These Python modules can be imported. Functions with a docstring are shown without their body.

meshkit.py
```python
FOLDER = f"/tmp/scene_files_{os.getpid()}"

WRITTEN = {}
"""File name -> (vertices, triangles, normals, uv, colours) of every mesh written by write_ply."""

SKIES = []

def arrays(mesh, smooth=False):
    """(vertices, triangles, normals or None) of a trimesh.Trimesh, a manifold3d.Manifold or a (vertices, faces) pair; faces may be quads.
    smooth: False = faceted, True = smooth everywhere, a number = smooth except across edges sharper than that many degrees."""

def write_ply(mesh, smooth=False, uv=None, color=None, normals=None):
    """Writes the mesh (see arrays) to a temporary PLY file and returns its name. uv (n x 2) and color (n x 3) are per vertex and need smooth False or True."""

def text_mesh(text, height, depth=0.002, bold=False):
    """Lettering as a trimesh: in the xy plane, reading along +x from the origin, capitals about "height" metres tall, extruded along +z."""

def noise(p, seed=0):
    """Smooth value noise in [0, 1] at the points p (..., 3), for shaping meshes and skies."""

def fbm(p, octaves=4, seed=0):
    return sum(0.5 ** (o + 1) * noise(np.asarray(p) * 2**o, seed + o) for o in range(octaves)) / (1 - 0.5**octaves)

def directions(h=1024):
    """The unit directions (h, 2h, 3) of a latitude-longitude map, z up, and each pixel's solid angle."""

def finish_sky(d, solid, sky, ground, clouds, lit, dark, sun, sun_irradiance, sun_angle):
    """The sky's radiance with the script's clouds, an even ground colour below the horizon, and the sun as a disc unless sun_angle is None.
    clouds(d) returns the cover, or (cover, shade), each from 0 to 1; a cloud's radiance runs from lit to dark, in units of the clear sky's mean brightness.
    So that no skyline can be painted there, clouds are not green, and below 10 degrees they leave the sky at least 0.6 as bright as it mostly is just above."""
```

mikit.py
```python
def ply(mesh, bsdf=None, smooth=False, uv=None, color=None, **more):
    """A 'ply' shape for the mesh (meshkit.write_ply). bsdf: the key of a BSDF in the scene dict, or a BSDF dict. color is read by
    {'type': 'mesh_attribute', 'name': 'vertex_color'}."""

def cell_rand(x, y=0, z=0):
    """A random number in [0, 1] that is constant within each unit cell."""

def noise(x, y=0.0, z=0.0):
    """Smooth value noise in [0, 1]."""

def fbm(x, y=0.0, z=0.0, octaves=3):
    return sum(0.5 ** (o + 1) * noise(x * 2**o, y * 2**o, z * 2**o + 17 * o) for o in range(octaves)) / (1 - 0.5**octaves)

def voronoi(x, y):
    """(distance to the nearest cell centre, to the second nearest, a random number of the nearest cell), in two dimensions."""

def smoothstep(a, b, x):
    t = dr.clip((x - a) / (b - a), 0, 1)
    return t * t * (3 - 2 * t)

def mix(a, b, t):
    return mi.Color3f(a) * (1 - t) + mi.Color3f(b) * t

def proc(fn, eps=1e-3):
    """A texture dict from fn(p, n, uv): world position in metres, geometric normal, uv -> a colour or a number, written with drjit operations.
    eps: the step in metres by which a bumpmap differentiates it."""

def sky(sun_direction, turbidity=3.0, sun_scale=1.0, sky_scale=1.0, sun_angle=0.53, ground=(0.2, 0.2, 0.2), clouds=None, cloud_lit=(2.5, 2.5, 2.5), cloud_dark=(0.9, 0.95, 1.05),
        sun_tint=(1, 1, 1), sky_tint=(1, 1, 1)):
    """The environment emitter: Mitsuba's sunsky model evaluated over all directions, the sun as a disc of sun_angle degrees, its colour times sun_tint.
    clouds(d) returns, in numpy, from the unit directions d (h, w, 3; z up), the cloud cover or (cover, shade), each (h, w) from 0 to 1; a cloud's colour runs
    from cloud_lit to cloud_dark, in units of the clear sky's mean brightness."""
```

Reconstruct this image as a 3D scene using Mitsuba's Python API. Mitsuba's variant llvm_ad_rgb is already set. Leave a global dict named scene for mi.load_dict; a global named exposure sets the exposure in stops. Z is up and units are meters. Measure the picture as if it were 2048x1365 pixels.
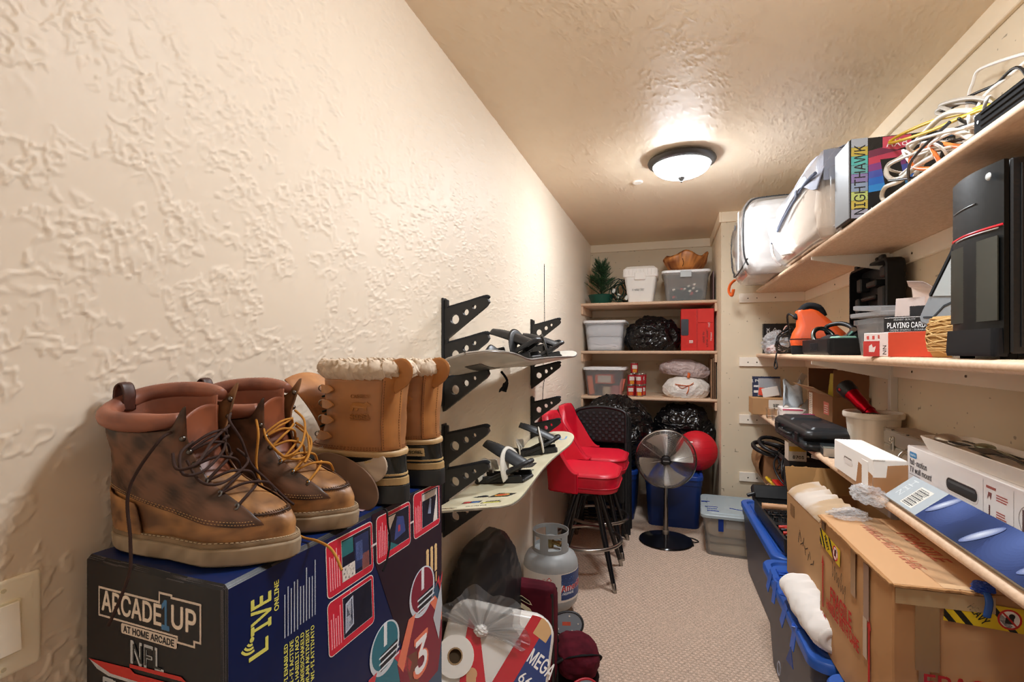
import math, random
import numpy as np, trimesh, mitsuba as mi, drjit as dr, mikit, meshkit
from shapely.geometry import Polygon, Point, LineString, box as sbox
from shapely.ops import unary_union
from shapely import affinity
T = mi.ScalarTransform4f
scene, labels, place = {}, {}, {}

# ---------------------------------------------------------------- camera, lights, exposure
EYE = 1.47
YAW = math.radians(17.59)
scene['camera'] = {'type': 'perspective', 'fov_axis': 'x', 'fov': 2 * math.degrees(math.atan(1024 / 1000.0)), 'near_clip': 0.02, 'far_clip': 60.0,
                   'principal_point_offset_y': -20.5 / 1365,
                   'to_world': T().look_at(origin=[0, 0, EYE], target=[-math.sin(YAW), math.cos(YAW), EYE], up=[0, 0, 1])}
exposure = 0.5
LAMP_FAR, LAMP_NEAR = 76.0, 64.0          # radiance of the two ceiling lamps' glass bowls
LAMP_TINT = (0.935, 0.99, 1.045)
CEIL, XL, XR, YB, YP, XP = 2.62, -0.83, 1.03, 5.45, 4.47, 0.40   # ceiling, left wall, right wall, alcove back, pier face, pier side

# ---------------------------------------------------------------- colours and materials
def lin(c):
    if isinstance(c, str):
        c = [int(c[i:i + 2], 16) / 255 for i in (1, 3, 5)]
        return np.array([x / 12.92 if x <= 0.04045 else ((x + 0.055) / 1.055) ** 2.4 for x in c])
    return np.array(c, float)
PALETTE, pal_index = [], {}
def pal(a, b=None):
    """Index of a pair of linear colours in the palette; a mesh's uv hold (mix between the pair, index + 0.5)."""
    key = tuple(np.round(np.concatenate([a, a if b is None else b]), 5))
    if key not in pal_index: pal_index[key] = len(PALETTE); PALETTE.append(key)
    return pal_index[key]
def palette_color(p, n, uv):
    i = mi.UInt32(dr.clip(dr.floor(uv.y), 0, len(PALETTE) - 1)) * 6
    g = lambda o: dr.gather(mi.Float, PALETTE_TABLE, i + o)
    t = dr.clip(uv.x, 0, 1)
    return mi.Color3f(g(0) + (g(3) - g(0)) * t, g(1) + (g(4) - g(1)) * t, g(2) + (g(5) - g(2)) * t)
VC = mikit.proc(palette_color)
def two(b): return {'type': 'twosided', 'bsdf': b}
def pr(rough, spec=0.5, metal=0.0, color=None, **k):
    return two({'type': 'principled', 'base_color': VC if color is None else color, 'roughness': rough, 'specular': spec, 'metallic': metal, **k})
def rgb(c): return {'type': 'rgb', 'value': [float(x) for x in lin(c)]}
scene['matte'] = pr(0.85, 0.25)
scene['satin'] = pr(0.42, 0.5)
scene['gloss'] = pr(0.16, 0.5)
scene['film'] = pr(0.22, 0.6)
scene['metal'] = pr(0.25, 0.5, 1.0)
scene['brushed'] = pr(0.42, 0.5, 0.9)
scene['leather'] = pr(0.44, 0.45)
scene['print'] = pr(0.32, 0.45)
scene['cloth'] = pr(0.9, 0.15, sheen=0.4)
scene['carton'] = pr(0.72, 0.3)
scene['clear'] = {'type': 'thindielectric', 'int_ior': 1.35}
scene['clearbin'] = {'type': 'blendbsdf', 'weight': 0.10, 'a': {'type': 'thindielectric', 'int_ior': 1.4}, 'b': pr(0.3, 0.5, color=rgb('#e8ecee'))}
scene['mist'] = {'type': 'blendbsdf', 'weight': 0.24, 'a': {'type': 'thindielectric', 'int_ior': 1.4}, 'b': pr(0.3, 0.5, color=rgb('#eef0f2'))}
scene['wrap'] = {'type': 'blendbsdf', 'weight': 0.05, 'a': {'type': 'thindielectric', 'int_ior': 1.6}, 'b': pr(0.15, 0.8, color=rgb('#f2f4f6'))}
scene['dull'] = pr(0.42, 0.22)
scene['glass'] = {'type': 'dielectric', 'int_ior': 1.5}

# ---------------------------------------------------------------- naming
def numbered(name, has):
    if not has(name): return name
    i = 1
    while has('%s_%03d' % (name, i)): i += 1
    return '%s_%03d' % (name, i)
def rotm(rx=0, ry=0, rz=0):
    return trimesh.transformations.euler_matrix(*[math.radians(a) for a in (rx, ry, rz)], axes='sxyz')
def loc(x, y, z, rz=0, rx=0, ry=0, s=1.0):
    m = rotm(rx, ry, rz); m[:3, :3] *= s; m[:3, 3] = (x, y, z); return m
def thing(name, label, cat, at=None, group=None, kind=None):
    key = numbered(name, lambda k: k in labels)
    labels[key] = {'label': label, 'category': cat}
    if group: labels[key]['group'] = group
    if kind: labels[key]['kind'] = kind
    place[key] = np.eye(4) if at is None else at
    return key
def structure(name, label=None):
    labels[name] = {'kind': 'structure'}
    if label: labels[name]['label'] = label
    place[name] = np.eye(4); return name
def put(key, root, mesh, mat, color, smooth, m=None):
    if isinstance(mesh, tuple): mesh = trimesh.Trimesh(*mesh, process=False)
    mesh = mesh.copy()
    uv = None
    if callable(color) and smooth not in (True, False, None): smooth = True
    if smooth not in (True, False, None):
        mesh = trimesh.graph.smooth_shade(mesh, angle=math.radians(smooth), facet_minarea=None); smooth = True
    n = len(mesh.vertices)
    if hasattr(color, 'pair'): uv = np.column_stack([np.clip(color.mix(np.array(mesh.vertices)), 0, 1), np.full(n, pal(*color.pair) + .5)])
    elif callable(color):
        rows, which = np.unique(np.round(np.clip(color(np.array(mesh.vertices)), 0, 1), 4), axis=0, return_inverse=True)
        uv = np.column_stack([np.zeros(n), np.array([pal(r) for r in rows])[which.ravel()] + .5])
    elif color is not None: uv = np.column_stack([np.zeros(n), np.full(n, pal(lin(color)) + .5)])
    if m is not None: mesh.apply_transform(m)
    mesh.apply_transform(place[root])
    scene[key] = mikit.ply(mesh, mat, smooth=bool(smooth), uv=uv)
    return key
def part(t, name, mesh, mat='satin', color='#888888', smooth=30, label=None, m=None, kind=None):
    """A part of the thing (or sub-part of the part) t. Returns its key."""
    key = numbered(t + '__' + name, lambda k: k in scene)
    root = t.split('__')[0]
    put(key, root, mesh, mat, color, smooth, m)
    if label or kind: labels[key] = {k: v for k, v in (('label', label), ('kind', kind)) if v}
    return key
def body(t, mesh, mat='satin', color='#888888', smooth=30, m=None):
    """The thing's own mesh, for a thing that is one mesh."""
    return put(t, t, mesh, mat, color, smooth, m)

# ---------------------------------------------------------------- mesh helpers
cat_ = trimesh.util.concatenate
def mv(mesh, x=0, y=0, z=0, rx=0, ry=0, rz=0, s=1.0):
    m = mesh.copy(); m.apply_transform(loc(x, y, z, rz, rx, ry, s)); return m
def cbox(sx, sy, sz, r=0.003, base=True):
    """Chamfered box, centred in x and y, standing on z=0 (or centred)."""
    r = min(r, sx * .45, sy * .45, sz * .45)
    P = []
    for a in (-1, 1):
        for b in (-1, 1):
            for c in (-1, 1):
                x, y, z = a * sx / 2, b * sy / 2, c * sz / 2
                P += [(x - a * r, y - b * r, z), (x - a * r, y, z - c * r), (x, y - b * r, z - c * r)]
    m = trimesh.PointCloud(P).convex_hull
    if base: m.apply_translation([0, 0, sz / 2])
    return m
def bar(p, q, w, h, r=0.001):
    """Chamfered bar from p to q, w wide (level), h high."""
    p, q = np.array(p, float), np.array(q, float)
    L = np.linalg.norm(q - p); m = cbox(w, h, L, r)
    z = (q - p) / L
    x = np.cross([0, 0, 1.0] if abs(z[2]) < .95 else [0, 1.0, 0], z); x /= np.linalg.norm(x)
    M = np.eye(4); M[:3, 0], M[:3, 1], M[:3, 2], M[:3, 3] = x, np.cross(z, x), z, p
    m.apply_transform(M); return m
def cyl(r, h, n=24, z=0, r2=None):
    r2 = r if r2 is None else r2
    return lathe([(0, z), (r, z), (r2, z + h), (0, z + h)], n)
def lathe(prof, n=32):
    prof = np.array(prof, float); a = np.arange(n) * 2 * np.pi / n
    V = np.stack([prof[:, None, 0] * np.cos(a), prof[:, None, 0] * np.sin(a), np.repeat(prof[:, 1:2], n, 1)], -1).reshape(-1, 3)
    F = []
    for i in range(len(prof) - 1):
        for j in range(n):
            A, B = i * n + j, i * n + (j + 1) % n
            F += [(A, B, B + n), (A, B + n, A + n)]
    m = trimesh.Trimesh(V, F, process=False); m.merge_vertices(); m.update_faces(m.nondegenerate_faces())
    return m
def rrect(w, h, r, n=4):
    r = min(r, w * .499, h * .499); P = []
    for cx, cy, a0 in ((w / 2 - r, h / 2 - r, 0), (-w / 2 + r, h / 2 - r, 90), (-w / 2 + r, -h / 2 + r, 180), (w / 2 - r, -h / 2 + r, 270)):
        for k in range(n + 1):
            a = math.radians(a0 + 90 * k / n); P.append((cx + r * math.cos(a), cy + r * math.sin(a)))
    return np.array(P)
def ring3(P, z): return np.column_stack([P, np.full(len(P), z)])
def loft(rings, cap0=True, cap1=True, closed=True):
    n = len(rings[0]); V = np.vstack(rings); F = []
    for i in range(len(rings) - 1):
        for j in range(n if closed else n - 1):
            A, B = i * n + j, i * n + (j + 1) % n
            F += [(A, B, B + n), (A, B + n, A + n)]
    V = list(V)
    for flag, i, s in ((cap0, 0, -1), (cap1, len(rings) - 1, 1)):
        if flag:
            c = len(V); V.append(np.mean(rings[i], 0))
            for j in range(n):
                A, B = i * n + j, i * n + (j + 1) % n
                F.append((A, B, c) if s > 0 else (B, A, c))
    return trimesh.Trimesh(np.array(V), F, process=False)
def rloft(spec, r=0.02, n=4, **k):
    """Loft of rounded rectangles: spec = [(w, d, z, (r), (cx, cy))]."""
    R = []
    for s in spec:
        P = rrect(s[0], s[1], s[3] if len(s) > 3 else r, n)
        if len(s) > 4: P = P + np.array(s[4])
        R.append(ring3(P, s[2]))
    return loft(R, **k)
def spline(P, n=8, closed=False):
    P = np.array(P, float); N = len(P)
    if N < 3: return P
    Q = []
    idx = range(N if closed else N - 1)
    for i in idx:
        if closed: p0, p1, p2, p3 = P[i - 1], P[i], P[(i + 1) % N], P[(i + 2) % N]
        else: p0, p1, p2, p3 = P[max(i - 1, 0)], P[i], P[i + 1], P[min(i + 2, N - 1)]
        for k in range(n):
            t = k / n
            Q.append(0.5 * (2 * p1 + (p2 - p0) * t + (2 * p0 - 5 * p1 + 4 * p2 - p3) * t * t + (3 * p1 - p0 - 3 * p2 + p3) * t ** 3))
    if not closed: Q.append(P[-1])
    return np.array(Q)
def tube(P, r, sides=6, n=8, closed=False, flat=1.0, raw=False):
    """Round (or flattened) tube along a smooth curve through P; r may be a list."""
    C = np.array(P, float) if raw else spline(P, n, closed); N = len(C)
    t = (np.roll(C, -1, 0) - np.roll(C, 1, 0)) if closed else np.gradient(C, axis=0)
    t /= np.linalg.norm(t, axis=1, keepdims=True) + 1e-12
    a = np.cross(t[0], [0, 0, 1.0] if abs(t[0][2]) < .9 else [1.0, 0, 0]); A = []
    for i in range(N):
        a = a - t[i] * np.dot(a, t[i]); a /= np.linalg.norm(a) + 1e-12; A.append(a)
    A = np.array(A); B = np.cross(t, A)
    if closed:
        e = math.atan2(np.dot(A[0], np.cross(t[0], A[-1])), np.dot(A[0], A[-1]))
        w = np.arange(N)[:, None] / N * e; A, B = A * np.cos(w) + B * np.sin(w), B * np.cos(w) - A * np.sin(w)
    R = np.interp(np.linspace(0, 1, N), np.linspace(0, 1, np.size(r)), np.atleast_1d(r))
    ang = np.arange(sides) * 2 * np.pi / sides
    rings = [C[i] + R[i] * (np.cos(ang)[:, None] * A[i] + flat * np.sin(ang)[:, None] * B[i]) for i in range(N)]
    if closed: return loft(rings + [rings[0]], False, False)
    return loft(rings)
def torus(R, r, n=32, sides=8, z=0):
    a = np.arange(n) * 2 * np.pi / n
    return tube(np.column_stack([R * np.cos(a), R * np.sin(a), np.full(n, z)]), r, sides, closed=True, raw=True)
def extr(poly, d, z=0):
    gs = [g for g in getattr(poly, 'geoms', [poly]) if g.geom_type == 'Polygon' and g.area > 1e-10]
    m = cat_([trimesh.creation.extrude_polygon(g, d, engine='earcut') for g in gs]); m.apply_translation([0, 0, z]); return m
def text(t, h, d=0.0004, bold=False, center=True, width=None):
    m = meshkit.text_mesh(t, h, d, bold)
    if width: m.apply_scale([width / m.extents[0], 1, 1])
    if center: m.apply_translation([-m.bounds[:, 0].mean(), -h / 2, 0])
    return m
def frame(O, U, V):
    """4x4 that carries the xy plane to the face at O with axes U and V (given roughly)."""
    U = np.array(U, float); U /= np.linalg.norm(U); V = np.array(V, float); V -= U * np.dot(U, V); V /= np.linalg.norm(V)
    M = np.eye(4); M[:3, 0], M[:3, 1], M[:3, 2], M[:3, 3] = U, V, np.cross(U, V), O; return M
def rect(x0, y0, x1, y1): return sbox(min(x0, x1), min(y0, y1), max(x0, x1), max(y0, y1))
def rnd(x0, y0, x1, y1, r): return sbox(min(x0, x1) + r, min(y0, y1) + r, max(x0, x1) - r, max(y0, y1) - r).buffer(r, quad_segs=4)
def lines_block(w, h, n, fill=0.6, seed=0, ragged=0.35):
    """Small print too small to read: rows of bars."""
    g = random.Random(seed); R = []
    for i in range(n):
        y = h - (i + 1) * h / n
        R.append(rect(0, y, w * (1 - ragged * g.random()), y + h / n * fill))
    return unary_union(R)
def blob(sx, sy, sz, amp=0.12, freq=3.0, sub=4, seed=0, flat=0.0, ridge=False, power=1.0):
    m = trimesh.creation.icosphere(subdivisions=sub); v = np.array(m.vertices)
    v = np.sign(v) * np.abs(v) ** power
    nz = meshkit.fbm(v * freq + 31.7 * seed, 4, seed)
    if ridge: nz = 1 - np.abs(2 * nz - 1) * 2
    else: nz = 2 * nz - 1
    v = v * (1 + amp * nz[:, None]) * np.array([sx, sy, sz])
    if flat: v[:, 2] = np.maximum(v[:, 2], -sz * flat)
    m.vertices = v; m.apply_translation([0, 0, -v[:, 2].min()]); return m
def noisecol(c1, c2, freq=20, seed=0, lo=0.35, hi=0.65, oct=4):
    """Mottled between two colours."""
    def f(v): raise TypeError('use mix')
    f.pair = (lin(c1), lin(c2)); f.mix = lambda v: np.clip((meshkit.fbm(v * freq + 5.1, oct, seed) - lo) / (hi - lo), 0, 1)
    return f
def sheet(fn, nu, nv, th=0.002, u=(0, 1), v=(0, 1)):
    """Thin solid sheet through fn(u, v) -> xyz arrays."""
    uu, vv = np.meshgrid(np.linspace(*u, nu), np.linspace(*v, nv), indexing='ij')
    P = np.stack(fn(uu, vv), -1)
    du, dv = np.gradient(P, axis=0), np.gradient(P, axis=1)
    N = np.cross(du, dv); N /= np.linalg.norm(N, axis=-1, keepdims=True) + 1e-12
    A, B = (P + N * th / 2).reshape(-1, 3), (P - N * th / 2).reshape(-1, 3); n = nu * nv; F = []
    for i in range(nu - 1):
        for j in range(nv - 1):
            a, b, c, d = i * nv + j, (i + 1) * nv + j, (i + 1) * nv + j + 1, i * nv + j + 1
            F += [(a, b, c), (a, c, d), (n + a, n + c, n + b), (n + a, n + d, n + c)]
    def edge(s):
        for a, b in zip(s[:-1], s[1:]): F.extend([(a, n + a, n + b), (a, n + b, b)])
    edge([i * nv for i in range(nu)]); edge([i * nv + nv - 1 for i in range(nu)][::-1])
    edge(list(range(nv))[::-1]); edge([(nu - 1) * nv + j for j in range(nv)])
    return trimesh.Trimesh(np.vstack([A, B]), F, process=False)
def open_box(w, d, h, th=0.004, r=0.002):
    """Carton without its lid: four walls and a floor, standing on z=0."""
    return cat_([mv(cbox(w, d, th, .001)), mv(cbox(w, th, h, r), y=-d / 2 + th / 2), mv(cbox(w, th, h, r), y=d / 2 - th / 2),
                 mv(cbox(th, d - 2 * th, h, r), x=-w / 2 + th / 2), mv(cbox(th, d - 2 * th, h, r), x=w / 2 - th / 2)])
def shell_tub(w, d, h, taper=0.88, th=0.004, r=0.03, rim=0.012):
    """Open storage tub: tapered walls with thickness and a rim."""
    k = taper
    return rloft([(w * k, d * k, 0, r), (w * k + .004, d * k + .004, .004, r), (w, d, h - .02, r), (w + 2 * rim, d + 2 * rim, h - .02, r + rim), (w + 2 * rim, d + 2 * rim, h, r + rim),
                  (w - 2 * th, d - 2 * th, h, r), (w * k - 2 * th, d * k - 2 * th, th * 2, r)])

# ================================================================ THE SETTING
mx, sm, nz, fb = mikit.mix, mikit.smoothstep, mikit.noise, mikit.fbm
scene['plaster_wall'] = pr(0.52, 0.4, color=rgb('#dccfbc'))
scene['plaster_ceiling'] = pr(0.50, 0.4, color=rgb('#e0cdb2'))
def skip_trowel(a, b):
    """Height (0..1) of hand-trowelled plaster: flat patches whose thin broken edges stand proud."""
    N = lambda k, s, da=0, db=0: meshkit.noise(np.stack([a * k + da, b * k + db, np.full_like(a, s)], -1), 7)
    wa, wb = N(60, 3.3), N(60, 8.8)
    f = .62 * N(38, 1.7, 1.3 * wa, 1.3 * wb) + .38 * N(84, 5.2, .8 * wb, .8 * wa)
    g = .6 * N(54, 2.7, 4 + 1.2 * wb, 1.2 * wa) + .4 * N(90, 6.2)
    q = lambda lo, hi, x: (lambda t: t * t * (3 - 2 * t))(np.clip((x - lo) / (hi - lo), 0, 1))
    m, m2 = q(.42, .56, N(23, 6.1)), q(.44, .58, N(18, 2.1))
    return q(.484, .516, f) * (1 - q(.52, .70, f)) * m + .7 * q(.514, .546, g) * (1 - q(.55, .70, g)) * m2 + .05 * N(120, .4)
def grid_mesh(P):
    nu, nv = P.shape[:2]; i = np.arange(nu * nv).reshape(nu, nv)
    a, b, c, d = i[:-1, :-1].ravel(), i[1:, :-1].ravel(), i[1:, 1:].ravel(), i[:-1, 1:].ravel()
    return trimesh.Trimesh(P.reshape(-1, 3), np.vstack([np.stack([a, b, c], 1), np.stack([a, c, d], 1)]), process=False)
RELIEF = 0.0014
def plaster_left():
    y = .22 * np.exp(np.linspace(0, math.log((YB - .001) / .22), 640)); z = np.linspace(.55, CEIL, 700)
    Y, Z = np.meshgrid(y, z, indexing='ij'); return grid_mesh(np.stack([XL + 1.45 * RELIEF * skip_trowel(Y, Z), Y, Z], -1))
def plaster_top():
    x = np.linspace(XL, XR, 330); y = 1.0 * np.exp(np.linspace(0, math.log(YB / 1.0), 330))
    X, Y = np.meshgrid(x, y, indexing='ij'); m = grid_mesh(np.stack([X, Y, CEIL - 1.1 * RELIEF * skip_trowel(X + 3.1, Y)], -1)); m.invert(); return m
def drywall_color(p, n, uv):
    s = nz(p.x * 45 + p.y * 45, p.z * 45, 3.0)
    b = fb(p.x * 2 + p.y * 2, p.z * 2, 1.0, 2)
    c = mx((0.69, 0.585, 0.43), (0.60, 0.495, 0.355), b)
    return mx(c, (0.22, 0.17, 0.12), sm(0.945, 0.97, s) * 0.7)
scene['drywall'] = pr(0.8, 0.3, color=mikit.proc(drywall_color))
scene['trim_paint'] = pr(0.5, 0.4, color=rgb('#e0cfb4'))
def carpet_cell(p):
    k = 52.0
    row = dr.floor(p.y * k)
    x = p.x * k * 0.75 + 0.5 * (row - 2 * dr.floor(row / 2))
    fx, fy = x - dr.floor(x) - 0.5, p.y * k - row - 0.5
    return dr.sqrt(fx * fx + fy * fy)
def carpet_color(p, n, uv):
    d = carpet_cell(p)
    f = nz(p.x * 300, p.y * 300, 0.0)
    c = mx((0.60, 0.455, 0.355), (0.465, 0.34, 0.26), sm(0.22, 0.46, d))
    c = mx(c, (0.52, 0.385, 0.295), sm(0.35, 0.75, nz(p.x * 3.2, p.y * 3.2, 2.0)) * 0.7)
    return c * (0.7 + 0.6 * f)
scene['carpet'] = {'type': 'bumpmap', 'tex': mikit.proc(lambda p, n, uv: sm(0.5, 0.1, carpet_cell(p)) + 0.5 * nz(p.x * 300, p.y * 300, 0.0), 0.001), 'scale': 0.0019,
                   'bsdf': pr(0.95, 0.1, color=mikit.proc(carpet_color))}
def wood_color(p, n, uv):
    g = fb(p.x * 160, p.y * 90, p.z * 90, 2)
    return mx((0.66, 0.465, 0.315), (0.61, 0.42, 0.275), sm(0.3, 0.7, g))
scene['shelf_wood'] = pr(0.5, 0.45, color=mikit.proc(wood_color))

def slab(x0, x1, y0, y1, z0, z1, r=0.0):
    m = cbox(x1 - x0, y1 - y0, z1 - z0, r) if r else trimesh.creation.box((x1 - x0, y1 - y0, z1 - z0))
    m.apply_translation([(x0 + x1) / 2, (y0 + y1) / 2, z0 if r else (z0 + z1) / 2]); return m
YF = -0.55      # unseen wall behind the camera, set close to bounce fill light
S = structure
def st(name, mesh, mat, color=None, label=None):
    S(name, label); put(name, name, mesh, mat, color, False)
def relief(name, mesh, mat): put(name + '__plaster', name, mesh, mat, None, True)
st('floor', slab(XL - .1, XR + .1, YF - .1, YB + .1, -.1, 0), 'carpet')
st('ceiling', slab(XL - .1, XR + .1, YF - .1, YB + .1, CEIL, CEIL + .1), 'plaster_ceiling'); relief('ceiling', plaster_top(), 'plaster_ceiling')
st('wall_left', slab(XL - .1, XL, YF - .1, YB + .1, 0, CEIL), 'plaster_wall'); relief('wall_left', plaster_left(), 'plaster_wall')
st('wall_right', slab(XR, XR + .1, YF - .1, YP + .3, 0, CEIL), 'drywall')
st('wall_back', slab(XL, XP + .2, YB, YB + .1, 0, CEIL), 'drywall')
st('wall_end', slab(XP, XR, YP, YB, 0, CEIL), 'drywall')
scene['bounce_paint'] = pr(0.5, 0.4, color=rgb('#ece7de'))  # kept pale so the unseen front wall bounces fill onto camera-facing sides
st('wall_front', slab(XL, XR, YF - .1, YF, 0, CEIL), 'bounce_paint')
st('baseboard_left', slab(XL, XL + .013, YF, YB, 0, .085, .003), 'trim_paint')
# boards that run under the ceiling
st('trim_1', slab(XR - .018, XR, YF, YP, CEIL - .085, CEIL, .003), 'trim_paint')
st('trim_2', slab(XP - .0, XR - .018, YP - .018, YP, CEIL - .085, CEIL, .003), 'trim_paint')
st('trim_3', slab(XP - .018, XP, YP - .018, YB, CEIL - .085, CEIL, .003), 'trim_paint')
st('trim_4', slab(XL, XP - .018, YB - .018, YB, CEIL - .085, CEIL, .003), 'trim_paint')

# ---- ceiling lamps
scene['lamp_bronze'] = pr(0.35, 0.5, 0.7, color=rgb('#4a4744'))
def ceiling_lamp(x, y, label, power):
    t = thing('ceiling_lamp', label, 'ceiling light', loc(x, y, CEIL))
    part(t, 'rim', lathe([(0, 0), (.150, 0), (.168, -.012), (.190, -.016), (.195, -.026), (.190, -.036), (.178, -.044), (.166, -.050), (.160, -.047), (.165, -.03), (0, -.03)], 48), 'lamp_bronze', None, 40)
    prof = [(.162, -.048)] + [(.162 * math.cos(a), -.048 - .074 * math.sin(a)) for a in np.linspace(0.12, math.pi / 2, 10)]
    prof[-1] = (0.0005, -.122)
    g = lathe(prof[::-1], 48)
    key = part(t, 'glass_bowl', g, pr(0.4, 0.5, color=rgb('#f4efe6')), None, True)
    scene[key]['emitter'] = {'type': 'area', 'radiance': {'type': 'rgb', 'value': [power * c for c in LAMP_TINT]}}
    part(t, 'finial', lathe([(0, -.150), (.004, -.149), (.007, -.145), (.005, -.140), (.010, -.136), (.016, -.128), (.020, -.121), (0, -.119)], 16), 'lamp_bronze', None, 40)
    return t
ceiling_lamp(0.062, 3.13, 'round ceiling light with white glass bowl and dark bronze rim, near the alcove', LAMP_FAR)
ceiling_lamp(0.25, 1.15, 'second round ceiling light with white glass bowl, nearer the entrance', LAMP_NEAR)
t = thing('smoke_sensor', 'small round white cap on the ceiling beside the lamp', 'sensor', loc(-.213, 3.49, CEIL))
body(t, lathe([(0, -.010), (.030, -.010), (.036, -.006), (.036, 0), (0, 0)], 24), 'satin', '#efe6d8')

# ---- shelves, each with its cleats
def shelf(name, label, x0, x1, y0, y1, top, th, front, cat='shelf'):
    """front: 'x' = nosing towards -x, 'y' = nosing towards -y."""
    t = thing(name, label, cat)
    a = np.linspace(-90, 90, 7)
    r = th / 2
    if front == 'x':
        body(t, slab(x0 + r, x1, y0, y1, top - th, top), 'shelf_wood', None, False)
        prof = [(x0 + r - r * math.cos(math.radians(k)), top - r + r * math.sin(math.radians(k))) for k in a]
        rings = [np.array([(p[0], y, p[1]) for p in prof] + [(x0 + r + .004, y, top - .0005), (x0 + r + .004, y, top - th + .0005)][:2]) for y in (y0, y1)]
        part(t, 'nosing', loft(rings), 'shelf_wood', None, 40)
    else:
        body(t, slab(x0, x1, y0 + r, y1, top - th, top), 'shelf_wood', None, False)
        prof = [(y0 + r - r * math.cos(math.radians(k)), top - r + r * math.sin(math.radians(k))) for k in a]
        rings = [np.array([(x, p[0], p[1]) for p in prof] + [(x, y0 + r + .004, top - .0005), (x, y0 + r + .004, top - th + .0005)]) for x in (x0, x1)]
        part(t, 'nosing', loft(rings), 'shelf_wood', None, 40)
    return t
SF, TH = 0.662, 0.03
Z4, Z3, Z2, Z1 = 1.972, 1.452, 0.985, 0.515
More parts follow.
